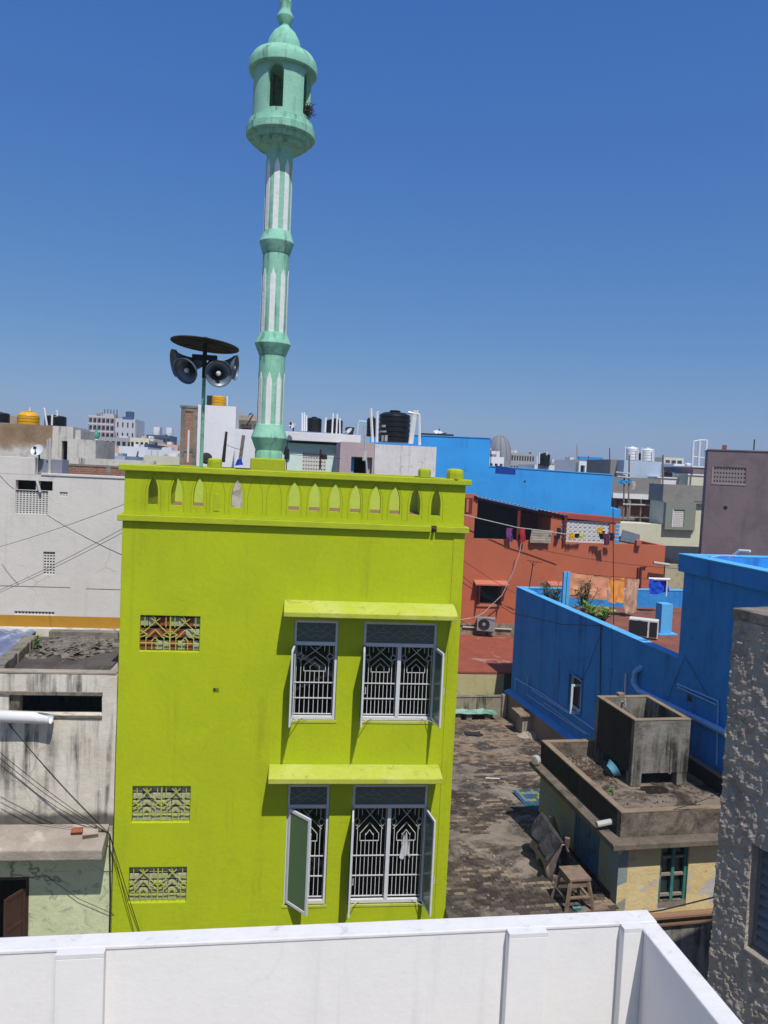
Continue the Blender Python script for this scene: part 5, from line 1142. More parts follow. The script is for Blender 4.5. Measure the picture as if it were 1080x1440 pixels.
def dish(label, px, py, wpx, Y, face=(-.3, -1, .5), group=None):
    c = P(px, py, Y); r = wpx / 2 / F * Y; fr = Fr(o=c); t = Thing('satellite_dish', label, 'satellite dish', fr, (0, 0, fr.z0 - r * 1.4))
    ax = Vector(face).normalized(); prof = [(r * .28 * (k / 6) ** 2, r * k / 6) for k in range(7)]
    t.part('bowl', MB().lathe(prof + [(p[0] - .012, p[1]) for p in reversed(prof)], (0, 0, fr.z0), 24, ax, cap=False), simple('dish_white', '#d0d4da', .45), smooth=True)
    e = Vector((0, 0, fr.z0)) + ax * r * .95; t.part('feed_arm', MB().bar(Vector((0, 0, fr.z0 - r * .95)) + ax * .1, e, .02).box(e.x - .03, e.x + .03, e.y - .04, e.y + .04, e.z - .04, e.z + .04), WIRE)
    t.part('mount', MB().tube([(0, .08, fr.z0 - .03), (0, .12, fr.z0 - r * 1.4)], .025, 6), RUST); return t

# ------------------------------------------------------------------ cream wall behind the weathered house
W = Fr(0, 700, 22, 6.5)
CREAM = plaster('cream_wash', (0.66, 0.625, 0.575), col2=(0.60, 0.57, 0.53), mscale=.6, mamt=.8, fine=.06, bscale=18, bstr=.5, cracks=.35, dirt=('#a89a8a', 2.2, .60, .75, .35), streaks=('#a79c92', 3, .52, .7, .35))
OCHRE = plaster('ochre_band', '#b5862b', col2='#a97a2a', fine=.1, dirt=('#8b6a35', 3, .62, .7, .5))
WHITEDIRTY = plaster('dirty_white', '#c7c4bd', col2='#aaa69f', mscale=1.5, fine=.15, dirt=('#4b4844', 2.2, .54, .72, .8), streaks=('#35322f', 5, .5, .68, .8))
BROWNSTAIN = plaster('brown_stain_wall', '#cfccc4', col2='#b5b0a6', mscale=1.2, mamt=.8, fine=.2, dirt=('#8a8276', 1.8, .56, .7, .6), zsplit=(12.5 * 1.128 + .22, 1.1, '#8f7456'))
cw = Thing('cream_house', 'large cream washed house wall with pierced screens above an ochre band', 'building', W, (0, 0, 0))
h1 = (.42, 1.32, 10.735, 11.415); h2 = (.42, .98, 11.42, 11.70); h2b = (1.04, 1.44, 11.42, 11.70); h3 = (1.225, 1.55, 8.99, 9.655); h4 = (.45, 1.57, 7.80, 7.90); h5 = (1.64, 1.86, 11.285, 11.405)
cw.part('wall', MB().panel(-4, 3.9, 7.78, 11.86, 0, .22, [h1, h2, h2b, h3, h4, h5]), CREAM)
cw.part('wall', MB().box(-4, .94, 0, .22, 11.861, 12.36), CREAM, bevel=.01); cw.part('coping', MB().box(1.12, 3.92, -.03, .23, 11.862, 11.93), CREAM, bevel=.01)
cw.part('base_band', MB().box(-4, 3.9, -.012, .22, 7.36, 7.777), OCHRE); cw.part('base_ledge', MB().box(-4, 3.9, -.30, .22, 7.22, 7.357), plaster('ledge_white', '#d5d3cf', fine=.2, dirt=('#77736c', 3, .5, .7, .7)), bevel=.01)
cw.part('wall', MB().box(-4, 3.9, 0.001, .22, 0, 7.219), CREAM); cw.part('wall', MB().box(3.7, 3.9, .221, 8, 0, 11.86), CREAM); cw.part('wall', MB().box(-4, -3.8, .221, 8, 0, 11.86), CREAM); cw.part('roof', MB().box(-3.799, 3.699, .9, 8, 11.4, 11.72), CONC_PALE)
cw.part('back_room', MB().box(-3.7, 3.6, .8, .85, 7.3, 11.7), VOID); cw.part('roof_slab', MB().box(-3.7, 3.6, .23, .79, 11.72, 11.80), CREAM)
JW = plaster('jali_white', '#cfccc6', fine=.08, bstr=.3)
jali(cw, None, W, *h1, 10, 11, JW, y0=.04, y1=.065, fill=.5); jali(cw, None, W, *h3, 4, 8, JW, y0=.04, y1=.07, fill=.52); jali(cw, None, W, *h4, 12, 1, JW, y0=.03, y1=.09, fill=.5); jali(cw, None, W, *h5, 3, 2, JW, y0=.03, y1=.09, fill=.45)
cw.part('prop', MB().bar((1.02, -.05, 11.72), (1.12, -.05, 11.38), .05, .05), CREAM)
cw.part('wall_groove', MB().box(-4, 2.0, -.006, -.001, 8.62, 8.635).box(2.45, 3.9, -.006, -.001, 8.60, 8.615), plaster('groove', '#6d665e'))
cw.part('parapet_box', MB().box(.94, 1.62, -.01 + .25, .9, 11.73, 12.33), plaster('blue_grey_box', '#7e8391', fine=.1), bevel=.01)
cw.part('pipe', MB().tube([(1.28, .2, 11.75), (1.28, .2, 12.95)], .045, 8).tube([(1.22, .22, 12.3), (1.2, .22, 12.9)], .03, 8), PVC_OLD)
dish('pale dish with a dark feed on the cream house beside the twin pipes', 53, 634, 18, 22.2, (-.1, -1, .55))
for a, b_, lab in (((-5, 770), (183, 706), 'thin wire rising to the right across the cream wall, uppermost'), ((-5, 832), (175, 742), 'thin wire rising to the right across the cream wall, upper of the pair'), ((-5, 835), (180, 745), 'thin wire rising to the right across the cream wall, lower of the pair'),
                ((-5, 662), (20, 688), 'black wire from the left edge to the top of the white pierced screen'), ((66, 724), (175, 782), 'thick wire falling to the right from the pierced screen')):
    cable(lab, [P(*a, 20.5), P(*b_, 20.5) if b_[0] < 100 else P(*b_, 14.6)], .009 if 'thick' in lab or 'black' in lab else .006, d=.05)
# rust-blue corrugated sheet at the left edge
sheetm = simple('sheet_metal', '#7d87a6', .45, metal=.4, var=.25, dirt=('#c9ccd6', 3, .45, .65, .8))
U = 1.0; sf = Fr(o=G.w(0, 0, 0), yaw=6.5); U = 1.128
mb = MB().grid(lambda u, v: ((-6.0 + (pl0[0] + (pl1[0] - pl0[0]) * v - .02 + 6.0) * u), .5 + 3.9 * v, 8.26 + .10 * v + .02 * math.sin(u * 60)), 150, 3)
cs_ = single('corrugated_sheet', 'bluish corrugated metal roof sheet at the left edge behind the roof parapet', 'roof sheet', mb, sheetm, sf, (-4, 2, 8.25))
sv = cs_.modifiers.new('thick', 'SOLIDIFY'); sv.thickness = .01
# brick parapet and the stained buildings behind it
fr = Fr(75, 651, 25, 6.5); x1 = fr.f(176, 655)[0]
zt = fr.z0
t = Thing('brick_parapet', 'low red brick parapet wall with a grey coping behind the cream house', 'wall', fr, (x1 / 2, 0, 11.0)); t.part('wall_panel', MB().box(0, x1 + 1.5, 0, .22, 11.0, zt - .06), brickmat('bricks_far', '#8c5240', '#74402f', '#8d8073')); t.part('coping', MB().box(0, x1 + 1.5, -.02, .24, zt - .059, zt), CONC)
t.part('pier', MB().box(fr.f(150, 655)[0], fr.f(156, 655)[0], -.03, -.001, 11.0, zt - .062), CONC)
t.part('lower_wall', MB().box(0, x1 + 1.5, .01, 4, 0, 10.99), CREAM)
fr = Fr(-20, 594, 31, 6.5); xr = fr.f(76, 598)[0]
t = block('stained_house', 'brown and white stained blank house wall below the yellow tank', 'building', fr, -4, xr, fr.z0, 6, BROWNSTAIN); zs_ = fr.z0
fr = Fr(74, 599, 29, 6.5); xa = fr.f(103, 602)[0]
t = block('stair_tower', 'weathered white stair tower with a dark narrow doorway', 'building', fr, 0, fr.f(103, 600)[0], fr.z0, 2.4, WHITEDIRTY, holes=[(fr.f(87, 640)[0], fr.f(94.5, 640)[0], fr.f(90, 652)[1], fr.f(90, 620)[1])], base_z=8)
t.part('door_frame', MB().box(fr.f(86, 640)[0], fr.f(87, 640)[0], -.03, -.001, fr.f(90, 652)[1], fr.f(90, 616)[1]), WHITEDIRTY)
t.part('side_slab', MB().box(xa, xa + .2, 0.3, 2.4, 8, fr.z0 - .1), WHITEDIRTY)  # outer side slab in the tower's own dirty white
fr, x1, z = pxb(95, 135, 617, 28.5); block('mouldy_block', 'low white block with black mould streaks beside the stair tower', 'building', fr, 0, x1, z, 3, WHITEDIRTY, base_z=8)
fr, x1, z = pxb(95, 176, 643, 27); block('roof_wall', 'low weathered roof wall behind the brick parapet', 'wall', fr, 0, x1 + 1, z, .4, WHITEDIRTY, base_z=8)
t, *_ = tank('black water tank cut by the left edge of the picture', -2, 594, 579.5, 29, 32, BLACKTANK, 4)
t, r, h, z0 = tank('squat yellow ribbed water tank on the stained wall', 40, 597.5, 578, 29, 32, YELLOWTANK, 3, kind='dome'); pipes(t, [[(42, 579), (42, 573)]], 32)
t, r, h, z0 = tank('black and rusty water tank beside two upright pipes', 78, 598.5, 584, 29, 32, BLACKTANK, 5); pipes(t, [[(80.5, 585), (80.5, 578), (79, 578)], [(66, 598), (62.5, 574.5), (61.5, 574.5)], [(73, 598), (73.5, 583)]], 31.4, .04)
fr, x1, z = pxb(12, 24, 585, 33); block('tank_plinth', 'small grey plinth between the black tank and the yellow tank', 'plinth', fr, 0, x1, z, .5, CONC_PALE, base_z=z - 1)
fr, x1, z = pxb(111, 120, 606, 60); t, *_ = tank('small white tank behind the mouldy stair tower', 116, 615, 604, 8, 60, WHITETANK, 3)

# ------------------------------------------------------------------ brick tower and white house
fr = Fr(255, 573, 31, 6.5); x1 = fr.f(279, 575)[0]; z = fr.z0
BR2 = brickmat('bricks_tower', '#9a6a52', '#86553f', '#9b8a78', dirt=('#5d5148', 1.5, .5, .7, .6))
t = block('brick_tower', 'unplastered brick stair tower in a grey concrete frame', 'building', fr, 0, x1 - .1, z, 2.6, BR2, base_z=6)
for a, b_ in ((0, .16), (x1 - .18, x1)): t.part('column', MB().box(a, b_, -.03, -.002, 6, z), CONC)
for zz in (z - .14, z - 1.75): t.part('beam', MB().box(.17, x1 - .19, -.03, -.002, zz, zz + .14), CONC)
t.part('coping', MB().box(-.05, x1 + .05, -.05, 2.6, z + .001, z + .09), CONC); 
single('vent_pipe', 'white upright pipe in front of the brick tower', 'pipe', MB().tube([P(264, 650, 27), P(265.5, 605, 27)], .04, 8), PVC, WORLD, tuple(P(264, 650, 27)))
WP = plaster('clean_white', (.72, .72, .74), col2=(.66, .66, .68), mscale=.5, fine=.05, dirt=('#a9a9ab', 3, .6, .75, .4))
fr = Fr(279, 569, 29, 6.5); x1 = fr.f(332, 572)[0]; z = fr.z0
t = block('white_house', 'tall plain white house under the yellow drum tank', 'building', fr, 0, x1, z, 5, WP); t.part('pilaster', MB().box(0, .13, -.05, -.002, 0, z).box(.22, .36, -.03, -.002, 0, z), WP)
t, r, h, z0 = tank('yellow drum tank on top of the tall white house', 307.5, 571, 556.5, 20, 30, YELLOWTANK, 3, kind='ribbed'); pipes(t, [[(319.5, 571), (319.5, 557)]], 29.6)
t.part('pad', MB().box(-r - .16, -r + .05, -.12, .2, z0, z0 + .38), RUST)
fr, x1, z = pxb(331, 420, 603, 28); t = block('white_annex', 'lower white annex joined to the tall white house', 'building', fr, 0, x1, z, 4, WP)
fr, x1, z = pxb(332, 362, 585, 31); t = block('roof_room', 'open roof room with a slab roof behind the minaret foot', 'building', fr, 0, x1 + .6, z, 3, WHITEDIRTY, base_z=10, holes=[(.1, .62, 12.9, z - .30), (.72, x1 + .3, 13.1, z - .30)])
t.part('roof_slab', MB().box(-.1, x1 + .8, -.25, 3.1, z - .17, z + .02), CONC_PALE)
single('bent_rod', 'rusty bent rod arching over the roof room behind the minaret', 'rod', MB().tube([P(x, y, 30) for x, y in ((347, 598), (353, 588), (356, 583), (353, 581), (350, 584))], .03, 6), RUST, WORLD, tuple(P(347, 598, 30)))
for (a, b_, r, m_, lab, Y) in (((313, 650), (318.5, 607), .035, RUST, 'dark leaning stick rising behind the green parapet', 18.2), ((315.5, 650), (319, 608), .02, RUST, 'thin dark stick beside the leaning one behind the green parapet', 18.2), ((337, 652), (342.5, 612), .05, CONC, 'grey leaning post with wires left of the minaret foot', 18.6),
                    ((399, 640), (402.5, 628), .02, WIRE, 'short black rod right of the minaret foot', 18.2)):
    single('stick', lab, 'post', MB().tube([P(*a, Y), P(*b_, Y)], r, 6), m_, WORLD, tuple(P(*a, Y)))
p = P(336, 655, 18.3); single('blue_rag', 'blue and white cloth folded at the foot of the grey leaning post', 'cloth', MB().grid(lambda u, v: p + Vector(((u - .5) * .22 * (1 - .6 * v), .05 * math.sin(u * 9), v * .17 + .03 * u)), 8, 8), BLUEC, WORLD, tuple(p))
p = P(403, 645, 18.0); single('meter_box', 'small black box on a stem right of the minaret foot', 'box', MB().box(p.x - .05, p.x + .05, p.y, p.y + .1, p.z - .02, p.z + .26).box(p.x - .01, p.x + .01, p.y + .04, p.y + .06, p.z - .3, p.z + .5), WIRE, WORLD, tuple(p))
p = P(290, 645, 19.5)
single('round_fan', 'small dark round fan standing behind the loudspeaker pole', 'fan', MB().lathe([(0, .16), (.05, .17), (.08, .12), (.085, .03), (.09, 0)], tuple(p), 16, (.3, -1, .2)), RUST, WORLD, tuple(p), smooth=True)
cable('thin wire from the leaning sticks to the grey post', [P(318, 625, 18.3), P(341, 632, 18.5)], .006, d=.03)

# ------------------------------------------------------------------ mint house, pinkish tank block
MINTW = plaster('mint_wall', '#cfe2d8', col2='#d6e6de', mscale=.6, fine=.08); MINTB = plaster('mint_band', '#b3cdc0', fine=.1)
fr = Fr(398, 607, 25, 6.5); x1 = fr.f(500, 616)[0]; z = fr.z0
t = block('mint_house', 'pale mint house with a white slab roof and a pierced screen', 'building', fr, 0, x1, z - .35, 5, MINTW, holes=[(fr.f(426, 630)[0], fr.f(459, 630)[0], z - 1.35, z - .62)])
t.part('roof_slab', MB().box(-.2, x1 + .15, -.25, 5, z - .27, z), WP, bevel=.01); t.part('fascia_band', MB().box(0, x1, -.012, -.001, z - .62, z - .352), MINTB)
jali(t, None, fr, fr.f(426, 630)[0], fr.f(459, 630)[0], z - 1.35, z - .62, 9, 6, JW, fill=.36)
fr = Fr(479, 621, 22.5, 6.5); xm = fr.f(527, 624)[0]; x1 = fr.f(614, 630)[0]; z = fr.z0
PINKW = plaster('pinkish_wall', '#b8a5a7', col2='#a39194', mscale=1.2, fine=.12, dirt=('#6d5f60', 2.5, .55, .7, .5)); PW2 = plaster('mould_white', '#dcd7d6', col2='#c8c2c1', mscale=1.2, fine=.12, dirt=('#6a6462', 3.0, .56, .7, .7), streaks=('#4c4846', 5, .5, .66, .8))
t = block('pink_block', 'pinkish grey roof room with a recessed wall left of the big black tank', 'building', fr, 0, xm, z, 3.4, PINKW, base_z=9, holes=[(fr.f(494, 645)[0], xm - .05, 9.4, z - .42)])
t.part('blue_door', MB().box(fr.f(494, 645)[0], fr.f(499, 645)[0], .25, .3, 9.4, z - .42), BLT)
t = block('tank_block', 'mould streaked white block carrying the big black tank', 'building', fr, xm + .01, x1, z - .02, 3.4, PW2, base_z=8)
single('service_pole', 'grey pole with a dark lamp leaning in front of the pinkish roof room', 'pole', MB().tube([P(516, 662, 20.5), P(512, 600, 20.5)], .03, 6).tube([P(513, 634, 20.45), P(512, 648, 20.4)], .06, 6), PVC_OLD, WORLD, tuple(P(516, 662, 20.5)))
single('service_pole', 'thin dark pole in front of the mint pierced screen', 'pole', MB().tube([P(450, 660, 20.5), P(451, 632, 20.5)], .03, 6).tube([P(456, 646, 20.5), P(456, 640, 20.5)], .09, 10), RUST, WORLD, tuple(P(450, 660, 20.5)))
t, r, h, z0 = tank('big black ribbed water tank with small white labels', 553.5, 622, 578, 44, 23.6, BLACKTANK, 5)
for px, py, w, hh in ((539.5, 600, .17, .07), (538, 607.5, .30, .05), (538, 617, .10, .18), (543, 617, .10, .18)):
    q = t.fr.loc(P(px, py, 23.6)); th = math.asin(max(-.95, min(.95, q.x / r))); mb = MB()
    for k in range(4):
        a0, a1 = th + (k / 4 - .5) * w / r, th + ((k + 1) / 4 - .5) * w / r; R1 = r * 1.006
        mb.add([(R1 * math.sin(a0), -R1 * math.cos(a0), q.z - hh / 2), (R1 * math.sin(a1), -R1 * math.cos(a1), q.z - hh / 2), (R1 * math.sin(a1), -R1 * math.cos(a1), q.z + hh / 2), (R1 * math.sin(a0), -R1 * math.cos(a0), q.z + hh / 2)], [(0, 1, 2, 3)])
    t.part('label_plate', mb, PVC_OLD)
pipes(t, [[(524, 622), (521.5, 574)], [(530, 622), (530.5, 580), (533, 580)], [(576, 624), (582, 580)], [(579, 624), (585, 579)], [(590, 626), (589.5, 583), (574, 580)], [(582, 583), (583, 577)], [(586, 583), (587, 577)]], 23.0, .045)
t, *_ = tank('smaller black tank half hidden behind the big black one', 522, 614, 586, 14, 25, BLACKTANK, 4)
t, *_ = tank('left one of two black tanks on the mint roof', 441.5, 607.5, 586.5, 21, 27, BLACKTANK, 5); pipes(t, [[(425, 606), (425, 581)], [(428, 606), (428, 580), (424, 582)], [(431, 606), (431, 584)]], 26.6, .03)
t, *_ = tank('right one of two black tanks on the mint roof', 470, 609, 589, 23, 27, BLACKTANK, 5); pipes(t, [[(467, 610), (468.5, 581)], [(473, 611), (474.5, 582)], [(457, 608), (458.5, 587)], [(478, 611), (478, 588)]], 26.4, .03)
single('bent_pipe', 'thin white pipe bent into a hook beside the smaller black tank', 'pipe', MB().tube([P(x, y, 24.5) for x, y in ((502, 614), (504, 597), (505, 592), (515, 593))], .02, 6), PVC, WORLD, tuple(P(502, 614, 24.5)))
dish('white satellite dish at the left end of the mint roof', 412, 598, 11, 24.5, (-.7, -1, .5)); dish('grey tilted dish among scrap on the mint roof', 491, 607, 12, 25.5, (-.9, -.6, .9))
fr, x1, z = pxb(485, 508, 609, 26); lumpb = MB().box(0, x1, 0, .5, z - .25, z - .05).box(.1, x1 * .5, .1, .4, z - .05, z + .18); single('roof_scrap', 'dark heap of scrap on the mint roof under the grey dish', 'scrap', lumpb.jitter(.12, 3), RUST, fr, (0, 0, z - .25))
cable('wire running level in front of the mint wall', [P(395, 637, 20), P(480, 645, 20)], .006, d=.02)

# ------------------------------------------------------------------ light blue house
LB = Fr(600, 700, 38.2, -8)
LBM = plaster('sky_blue_paint', (0.045, 0.36, 0.82), col2=(0.04, 0.31, 0.74), mscale=.5, mamt=.9, fine=.08, bscale=10, bstr=.4, dirt=('#3f86b8', .9, .54, .7, .35), streaks=('#2a6fae', 1.6, .52, .7, .4))
t = Thing('sky_blue_house', 'bright sky blue blank house wall with a stepped top', 'building', LB, (0, 0, 0))
L1, L2, L3 = LB.f(688, 640)[0], LB.f(862, 667)[0], LB.f(873, 715)[0]; LZ1, LZ2, LZ3, LZ4 = LB.f(640, 614.5)[1], LB.f(690, 656)[1], LB.f(862, 668)[1], LB.f(868, 716)[1]
t.part('wall', MB().box(-3, L1, 0, 5, 0, LZ1), LBM); t.part('wall', MB().prism([(L1 + .001, 0, 0), (L3, 0, 0), (L3, 0, LZ4), (L2, 0, LZ4), (L2, 0, LZ3), (L1 + .001, 0, LZ2)], (0, 5, 0)), LBM)
t.part('coping', MB().box(-3, L1 + .02, -.03, 5, LZ1 + .001, LZ1 + .04), BLT); t.part('coping', MB().bar((L1 + .04, 2.5, LZ2 + .02), (L2 + .02, 2.5, LZ3 + .02), 5.06, .04), BLT)
t.part('wall_hole', MB().lathe([(0, .05), (.004, .05), (.005, 0)], (LB.f(738, 677)[0], -.001, LB.f(738, 677)[1]), 8, (0, -1, 0)), WIRE)
fr, x1, z = pxb(689, 724, 653, 36); bt = MB().box(.0, x1 * .4, 0, .02, z - .26, z - .05).box(x1 * .45, x1, 0, .02, z - .24, z - .03); fr2 = Fr(o=P(689, 660, 37.5)); p0, p1 = P(697, 657.5, 36.2), P(725, 661, 36.0)
single('blue_tarpaulin', 'dark blue tarpaulin draped on the step of the sky blue wall', 'tarpaulin', MB().hexa([p0 + Vector((0, 0, -.32)), p1 + Vector((0, 0, -.26)), p1 + Vector((0, .05, -.26)), p0 + Vector((0, .05, -.32))], [p0 + Vector((0, 0, .12)), p1 + Vector((0, 0, .08)), p1 + Vector((0, .05, .08)), p0 + Vector((0, .05, .12))]), plaster('deep_blue', '#163f8f', fine=.1), WORLD, tuple(p0))
t, *_ = tank('black tank standing alone above the sky blue wall', 765, 655, 637, 16, 52, BLACKTANK, 4); pipes(t, [[(758, 652), (758.5, 636)], [(769, 640), (769, 635)], [(755, 655), (755, 641)]], 51, .05)
fr, x1, z = pxb(752, 780, 653, 52); block('tank_house', 'low roof carrying the lone black tank', 'building', fr, 0, x1, z, 4, WP)
dish('white dish lying on the sky blue roof edge', 616, 610, 14, 39.5, (.2, -.5, 1)); single('roof_rods', 'dark rods lying along the top of the sky blue wall', 'rod', MB().tube([P(590, 610, 38.5), P(638, 612, 38.5)], .05, 6).tube([P(600, 613, 38.4), P(628, 609, 38.6)], .03, 6), RUST, WORLD, tuple(P(590, 610, 38.5)))

# ------------------------------------------------------------------ terracotta house
R = Fr(650, 760, 33.3, 6.5)
TERRA = plaster('terracotta_paint', (0.48, 0.132, 0.066), col2=(0.43, 0.118, 0.060), mscale=.8, mamt=.7, fine=.08, bscale=16, bstr=.5, dirt=('#8b4a38', 2, .6, .75, .4)); MAROON = plaster('maroon', '#6a2c26', fine=.12); PINKSILL = plaster('terra_sill', '#b8705c', fine=.1)
rh = Thing('terracotta_house', 'terracotta house with an open dark veranda and a white pierced screen', 'building', R, (0, 0, 0))
wh = (.80, 1.78, 6.80, 7.66); wh2 = (4.1, 5.0, 6.9, 7.7)
rh.part('wall', MB().panel(-2.5, 9.28, 5.95, 9.66, 0, .22, [wh, wh2]), TERRA)
rh.part('wall', MB().box(9.08, 9.28, .221, 6, 0, 9.66), TERRA); rh.part('wall', MB().box(-2.5, -2.3, .221, 6, 0, 9.66), TERRA); rh.part('floor_slab', MB().box(-2.29, 9.07, .23, 6, 9.2, 9.4), CONC)
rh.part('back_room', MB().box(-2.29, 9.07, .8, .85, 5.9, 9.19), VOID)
rh.part('plinth', MB().box(-2.5, 2.6, -.03, .22, 5.40, 5.949), plaster('plinth_dirty', '#a29580', col2='#857863', fine=.2, streaks=('#3c352d', 4, .45, .62, .9), dirt=('#5d5447', 1.6, .5, .65, .7)))
rh.part('wall', MB().box(2.601, 9.28, -.001, .22, 0, 5.949), TERRA)
for wx in (wh, wh2):
    x0, x1, z0, z1 = wx
    f_ = rh.part('window', MB().box(x0, x0 + .05, .05, .10, z0, z1).box(x1 - .05, x1, .05, .10, z0, z1).box(x0 + .05, x1 - .05, .05, .10, z1 - .05, z1).box(x0 + .05, x1 - .05, .05, .1, z0, z0 + .05), MAROON)
    mb = MB(); [mb.bar((x0 + (x1 - x0) * k / 8, .08, z0), (x0 + (x1 - x0) * k / 8, .08, z1), .018) for k in range(1, 8)]; mb.bar((x0, .08, (z0 + z1) / 2), (x1, .08, (z0 + z1) / 2), .018); rh.part('window_bars', mb, WIRE, parent=f_)
    rh.part('window_canopy', MB().hexa([(x0 - .2, -.42, z1 + .02), (x1 + .3, -.42, z1 + .02), (x1 + .3, -.002, z1 + .10), (x0 - .2, -.002, z1 + .10)], [(x0 - .2, -.42, z1 + .08), (x1 + .3, -.42, z1 + .08), (x1 + .3, -.002, z1 + .2), (x0 - .2, -.002, z1 + .2)]), PINKSILL, parent=f_)
    rh.part('sill', MB().box(x0 - .05, x1 + .05, -.06, .04, z0 - .10, z0 - .002), PINKSILL, parent=f_)
    for xx, sg in ((x0, -1), (x1, 1)): rh.part('shutter', MB().box(xx - .015, xx + .015, -.40, .0, z0 + .02, z1 - .02), MAROON, parent=f_)
# veranda
VZ = 9.66
rh.part('pillar', MB().box(-1.2, .50, .0, .25, VZ + .002, 11.60), TERRA); rh.part('panel_frame', MB().box(-.10, .36, -.02, -.002, 10.75, 11.42), MAROON); rh.part('panel_slat', MB().box(.10, .2, -.03, -.0205, 10.8, 11.38), PINKSILL)
rh.part('pillar', MB().box(3.92, 4.42, .0, .25, VZ + .002, 10.72), TERRA); rh.part('pillar', MB().box(6.62, 6.90, .0, .25, VZ + .002, 10.62), TERRA)
rh.part('post', MB().box(R.f(727, 740)[0], R.f(731, 740)[0], -.02, .06, VZ + .002, 11.05), MAROON); rh.part('post', MB().box(R.f(792, 740)[0], R.f(795.5, 740)[0], -.12, -.04, VZ - .1, 10.80), MAROON)
for x_ in (.36, .44): pass
rh.part('side_block', MB().box(.501, .60, .02, .25, 10.6, 11.55), TERRA)
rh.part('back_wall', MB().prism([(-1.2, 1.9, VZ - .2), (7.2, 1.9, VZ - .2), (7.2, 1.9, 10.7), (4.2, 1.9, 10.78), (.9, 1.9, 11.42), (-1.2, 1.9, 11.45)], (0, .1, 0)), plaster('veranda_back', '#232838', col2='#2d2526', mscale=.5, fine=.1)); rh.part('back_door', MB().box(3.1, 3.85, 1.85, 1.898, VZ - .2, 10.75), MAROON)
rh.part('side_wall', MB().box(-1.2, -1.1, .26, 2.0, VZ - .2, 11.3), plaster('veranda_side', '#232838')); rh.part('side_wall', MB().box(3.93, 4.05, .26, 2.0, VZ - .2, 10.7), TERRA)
xa, za = R.f(668, 697, -.15); xb_, zb_ = R.f(800, 725, -.15)
mb = MB().grid(lambda u, v: (xa + (xb_ - xa) * u, -.15 + 2.2 * v, za + (zb_ - za) * u + .02 * v + .018 * math.sin(u * 150)), 160, 2); o = rh.part('metal_roof', mb, simple('roof_tin', '#9aa7ae', .5, metal=.3, var=.2)); sv = o.modifiers.new('thick', 'SOLIDIFY'); sv.thickness = .012
rh.part('roof_beam', MB().bar((xa, .0, za - .10), (xb_, .0, zb_ - .14), .08, .10), MAROON)
rh.part('concrete_beam', MB().hexa([(R.f(776, 728)[0], -.04, 10.74), (R.f(872, 737)[0], -.04, 10.58), (R.f(872, 737)[0], 2.0, 10.58), (R.f(776, 728)[0], 2.0, 10.74)], [(R.f(776, 728)[0], -.04, 10.94), (R.f(872, 737)[0], -.04, 10.80), (R.f(872, 737)[0], 2.0, 10.80), (R.f(776, 728)[0], 2.0, 10.94)]), plaster('terra_dark', '#9c4a3a', fine=.1))
# white pierced screen made of star blocks
jx0, jx1, jz0, jz1 = 4.425, 6.615, VZ + .01, 10.60
mb = MB(); nx, nz = 10, 5; cwx, chz = (jx1 - jx0) / nx, (jz1 - jz0) / nz
for i in range(nx + 1): mb.box(jx0 + cwx * i - .012, jx0 + cwx * i + .012, .05, .11, jz0, jz1)
for j in range(nz + 1): mb.box(jx0, jx1, .052, .108, jz0 + chz * j - .012, jz0 + chz * j + .012)
for i in range(nx):
    for j in range(nz):
        a, b_ = jx0 + cwx * i, jz0 + chz * j; mb.bar((a, .08, b_), (a + cwx, .08, b_ + chz), .05, .05, up=(0, 1, 0)).bar((a + cwx, .08, b_), (a, .08, b_ + chz), .05, .046, up=(0, 1, 0)).bar((a + cwx / 2, .08, b_), (a + cwx / 2, .08, b_ + chz), .03, .044, up=(0, 1, 0))
rh.part('jali', mb, simple('jali_paint', '#d3d3d2', .7))
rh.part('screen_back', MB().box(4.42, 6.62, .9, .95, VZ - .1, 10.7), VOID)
for k in range(5): rh.part('ladder_rung', MB().box(R.f(868, 740)[0], R.f(884, 740)[0], .9, .95, 9.75 + k * .17, 9.80 + k * .17), PVC_OLD)
rh.part('downpipe', MB().tube([R_ for R_ in ((R.f(900, 825)[0], -.05, 7.2), (R.f(901, 797)[0], -.05, R.f(901, 797)[1]), (R.f(908, 797)[0], -.05, R.f(908, 797)[1]))], .045, 8).tube([(R.f(897, 830)[0], -.05, 6.6), (R.f(897, 798)[0], -.05, R.f(897, 798)[1])], .04, 8), MAROON)
rh.part('spout', MB().tube([(R.f(914, 790)[0], -.35, R.f(914, 790)[1]), (R.f(936, 793)[0], -.35, R.f(936, 793)[1])], .07, 8), PVC_OLD)
cable('pale rope slung across the veranda from the green parapet', [P(652, 724, 33.0), P(728, 742, 33.0), P(762, 746, 33.0), P(800, 752, 33.0)], .022, PVC_OLD)
cable('pale hose hanging in a long curve down the terracotta wall', [P(x, y, 33.1) for x, y in ((733, 763), (730, 780), (720, 808), (706, 837), (692, 850), (680, 862), (668, 868), (646, 872))], .022, PVC_OLD)
def rcl(px0, px1, py, pyb, name, label, mat, seed, amp=.04, off=-.18, cat='cloth'):
    x0, z = R.f(px0, py, off); x1, _ = R.f(px1, py, off); zb = R.f(px0, pyb, off)[1]
    cloth(name, label, R, x0, x1, off, z, z - zb, mat, seed, 16, 12, amp, cat=cat, sagd=.01)
STRIPE = NT('cloth_stripe'); wv = STRIPE.n.new('ShaderNodeTexWave'); wv.bands_direction = 'Z'; wv.inputs['Scale'].default_value = 2.6; STRIPE.link(STRIPE.co, wv.inputs['Vector']); STRIPE.link(STRIPE.mix(STRIPE.ramp(wv.outputs['Fac'], .5, .8), hexc('#a59a8b'), hexc('#857a70')), STRIPE.b.inputs['Base Color']); STRIPE.b.inputs['Roughness'].default_value = .95
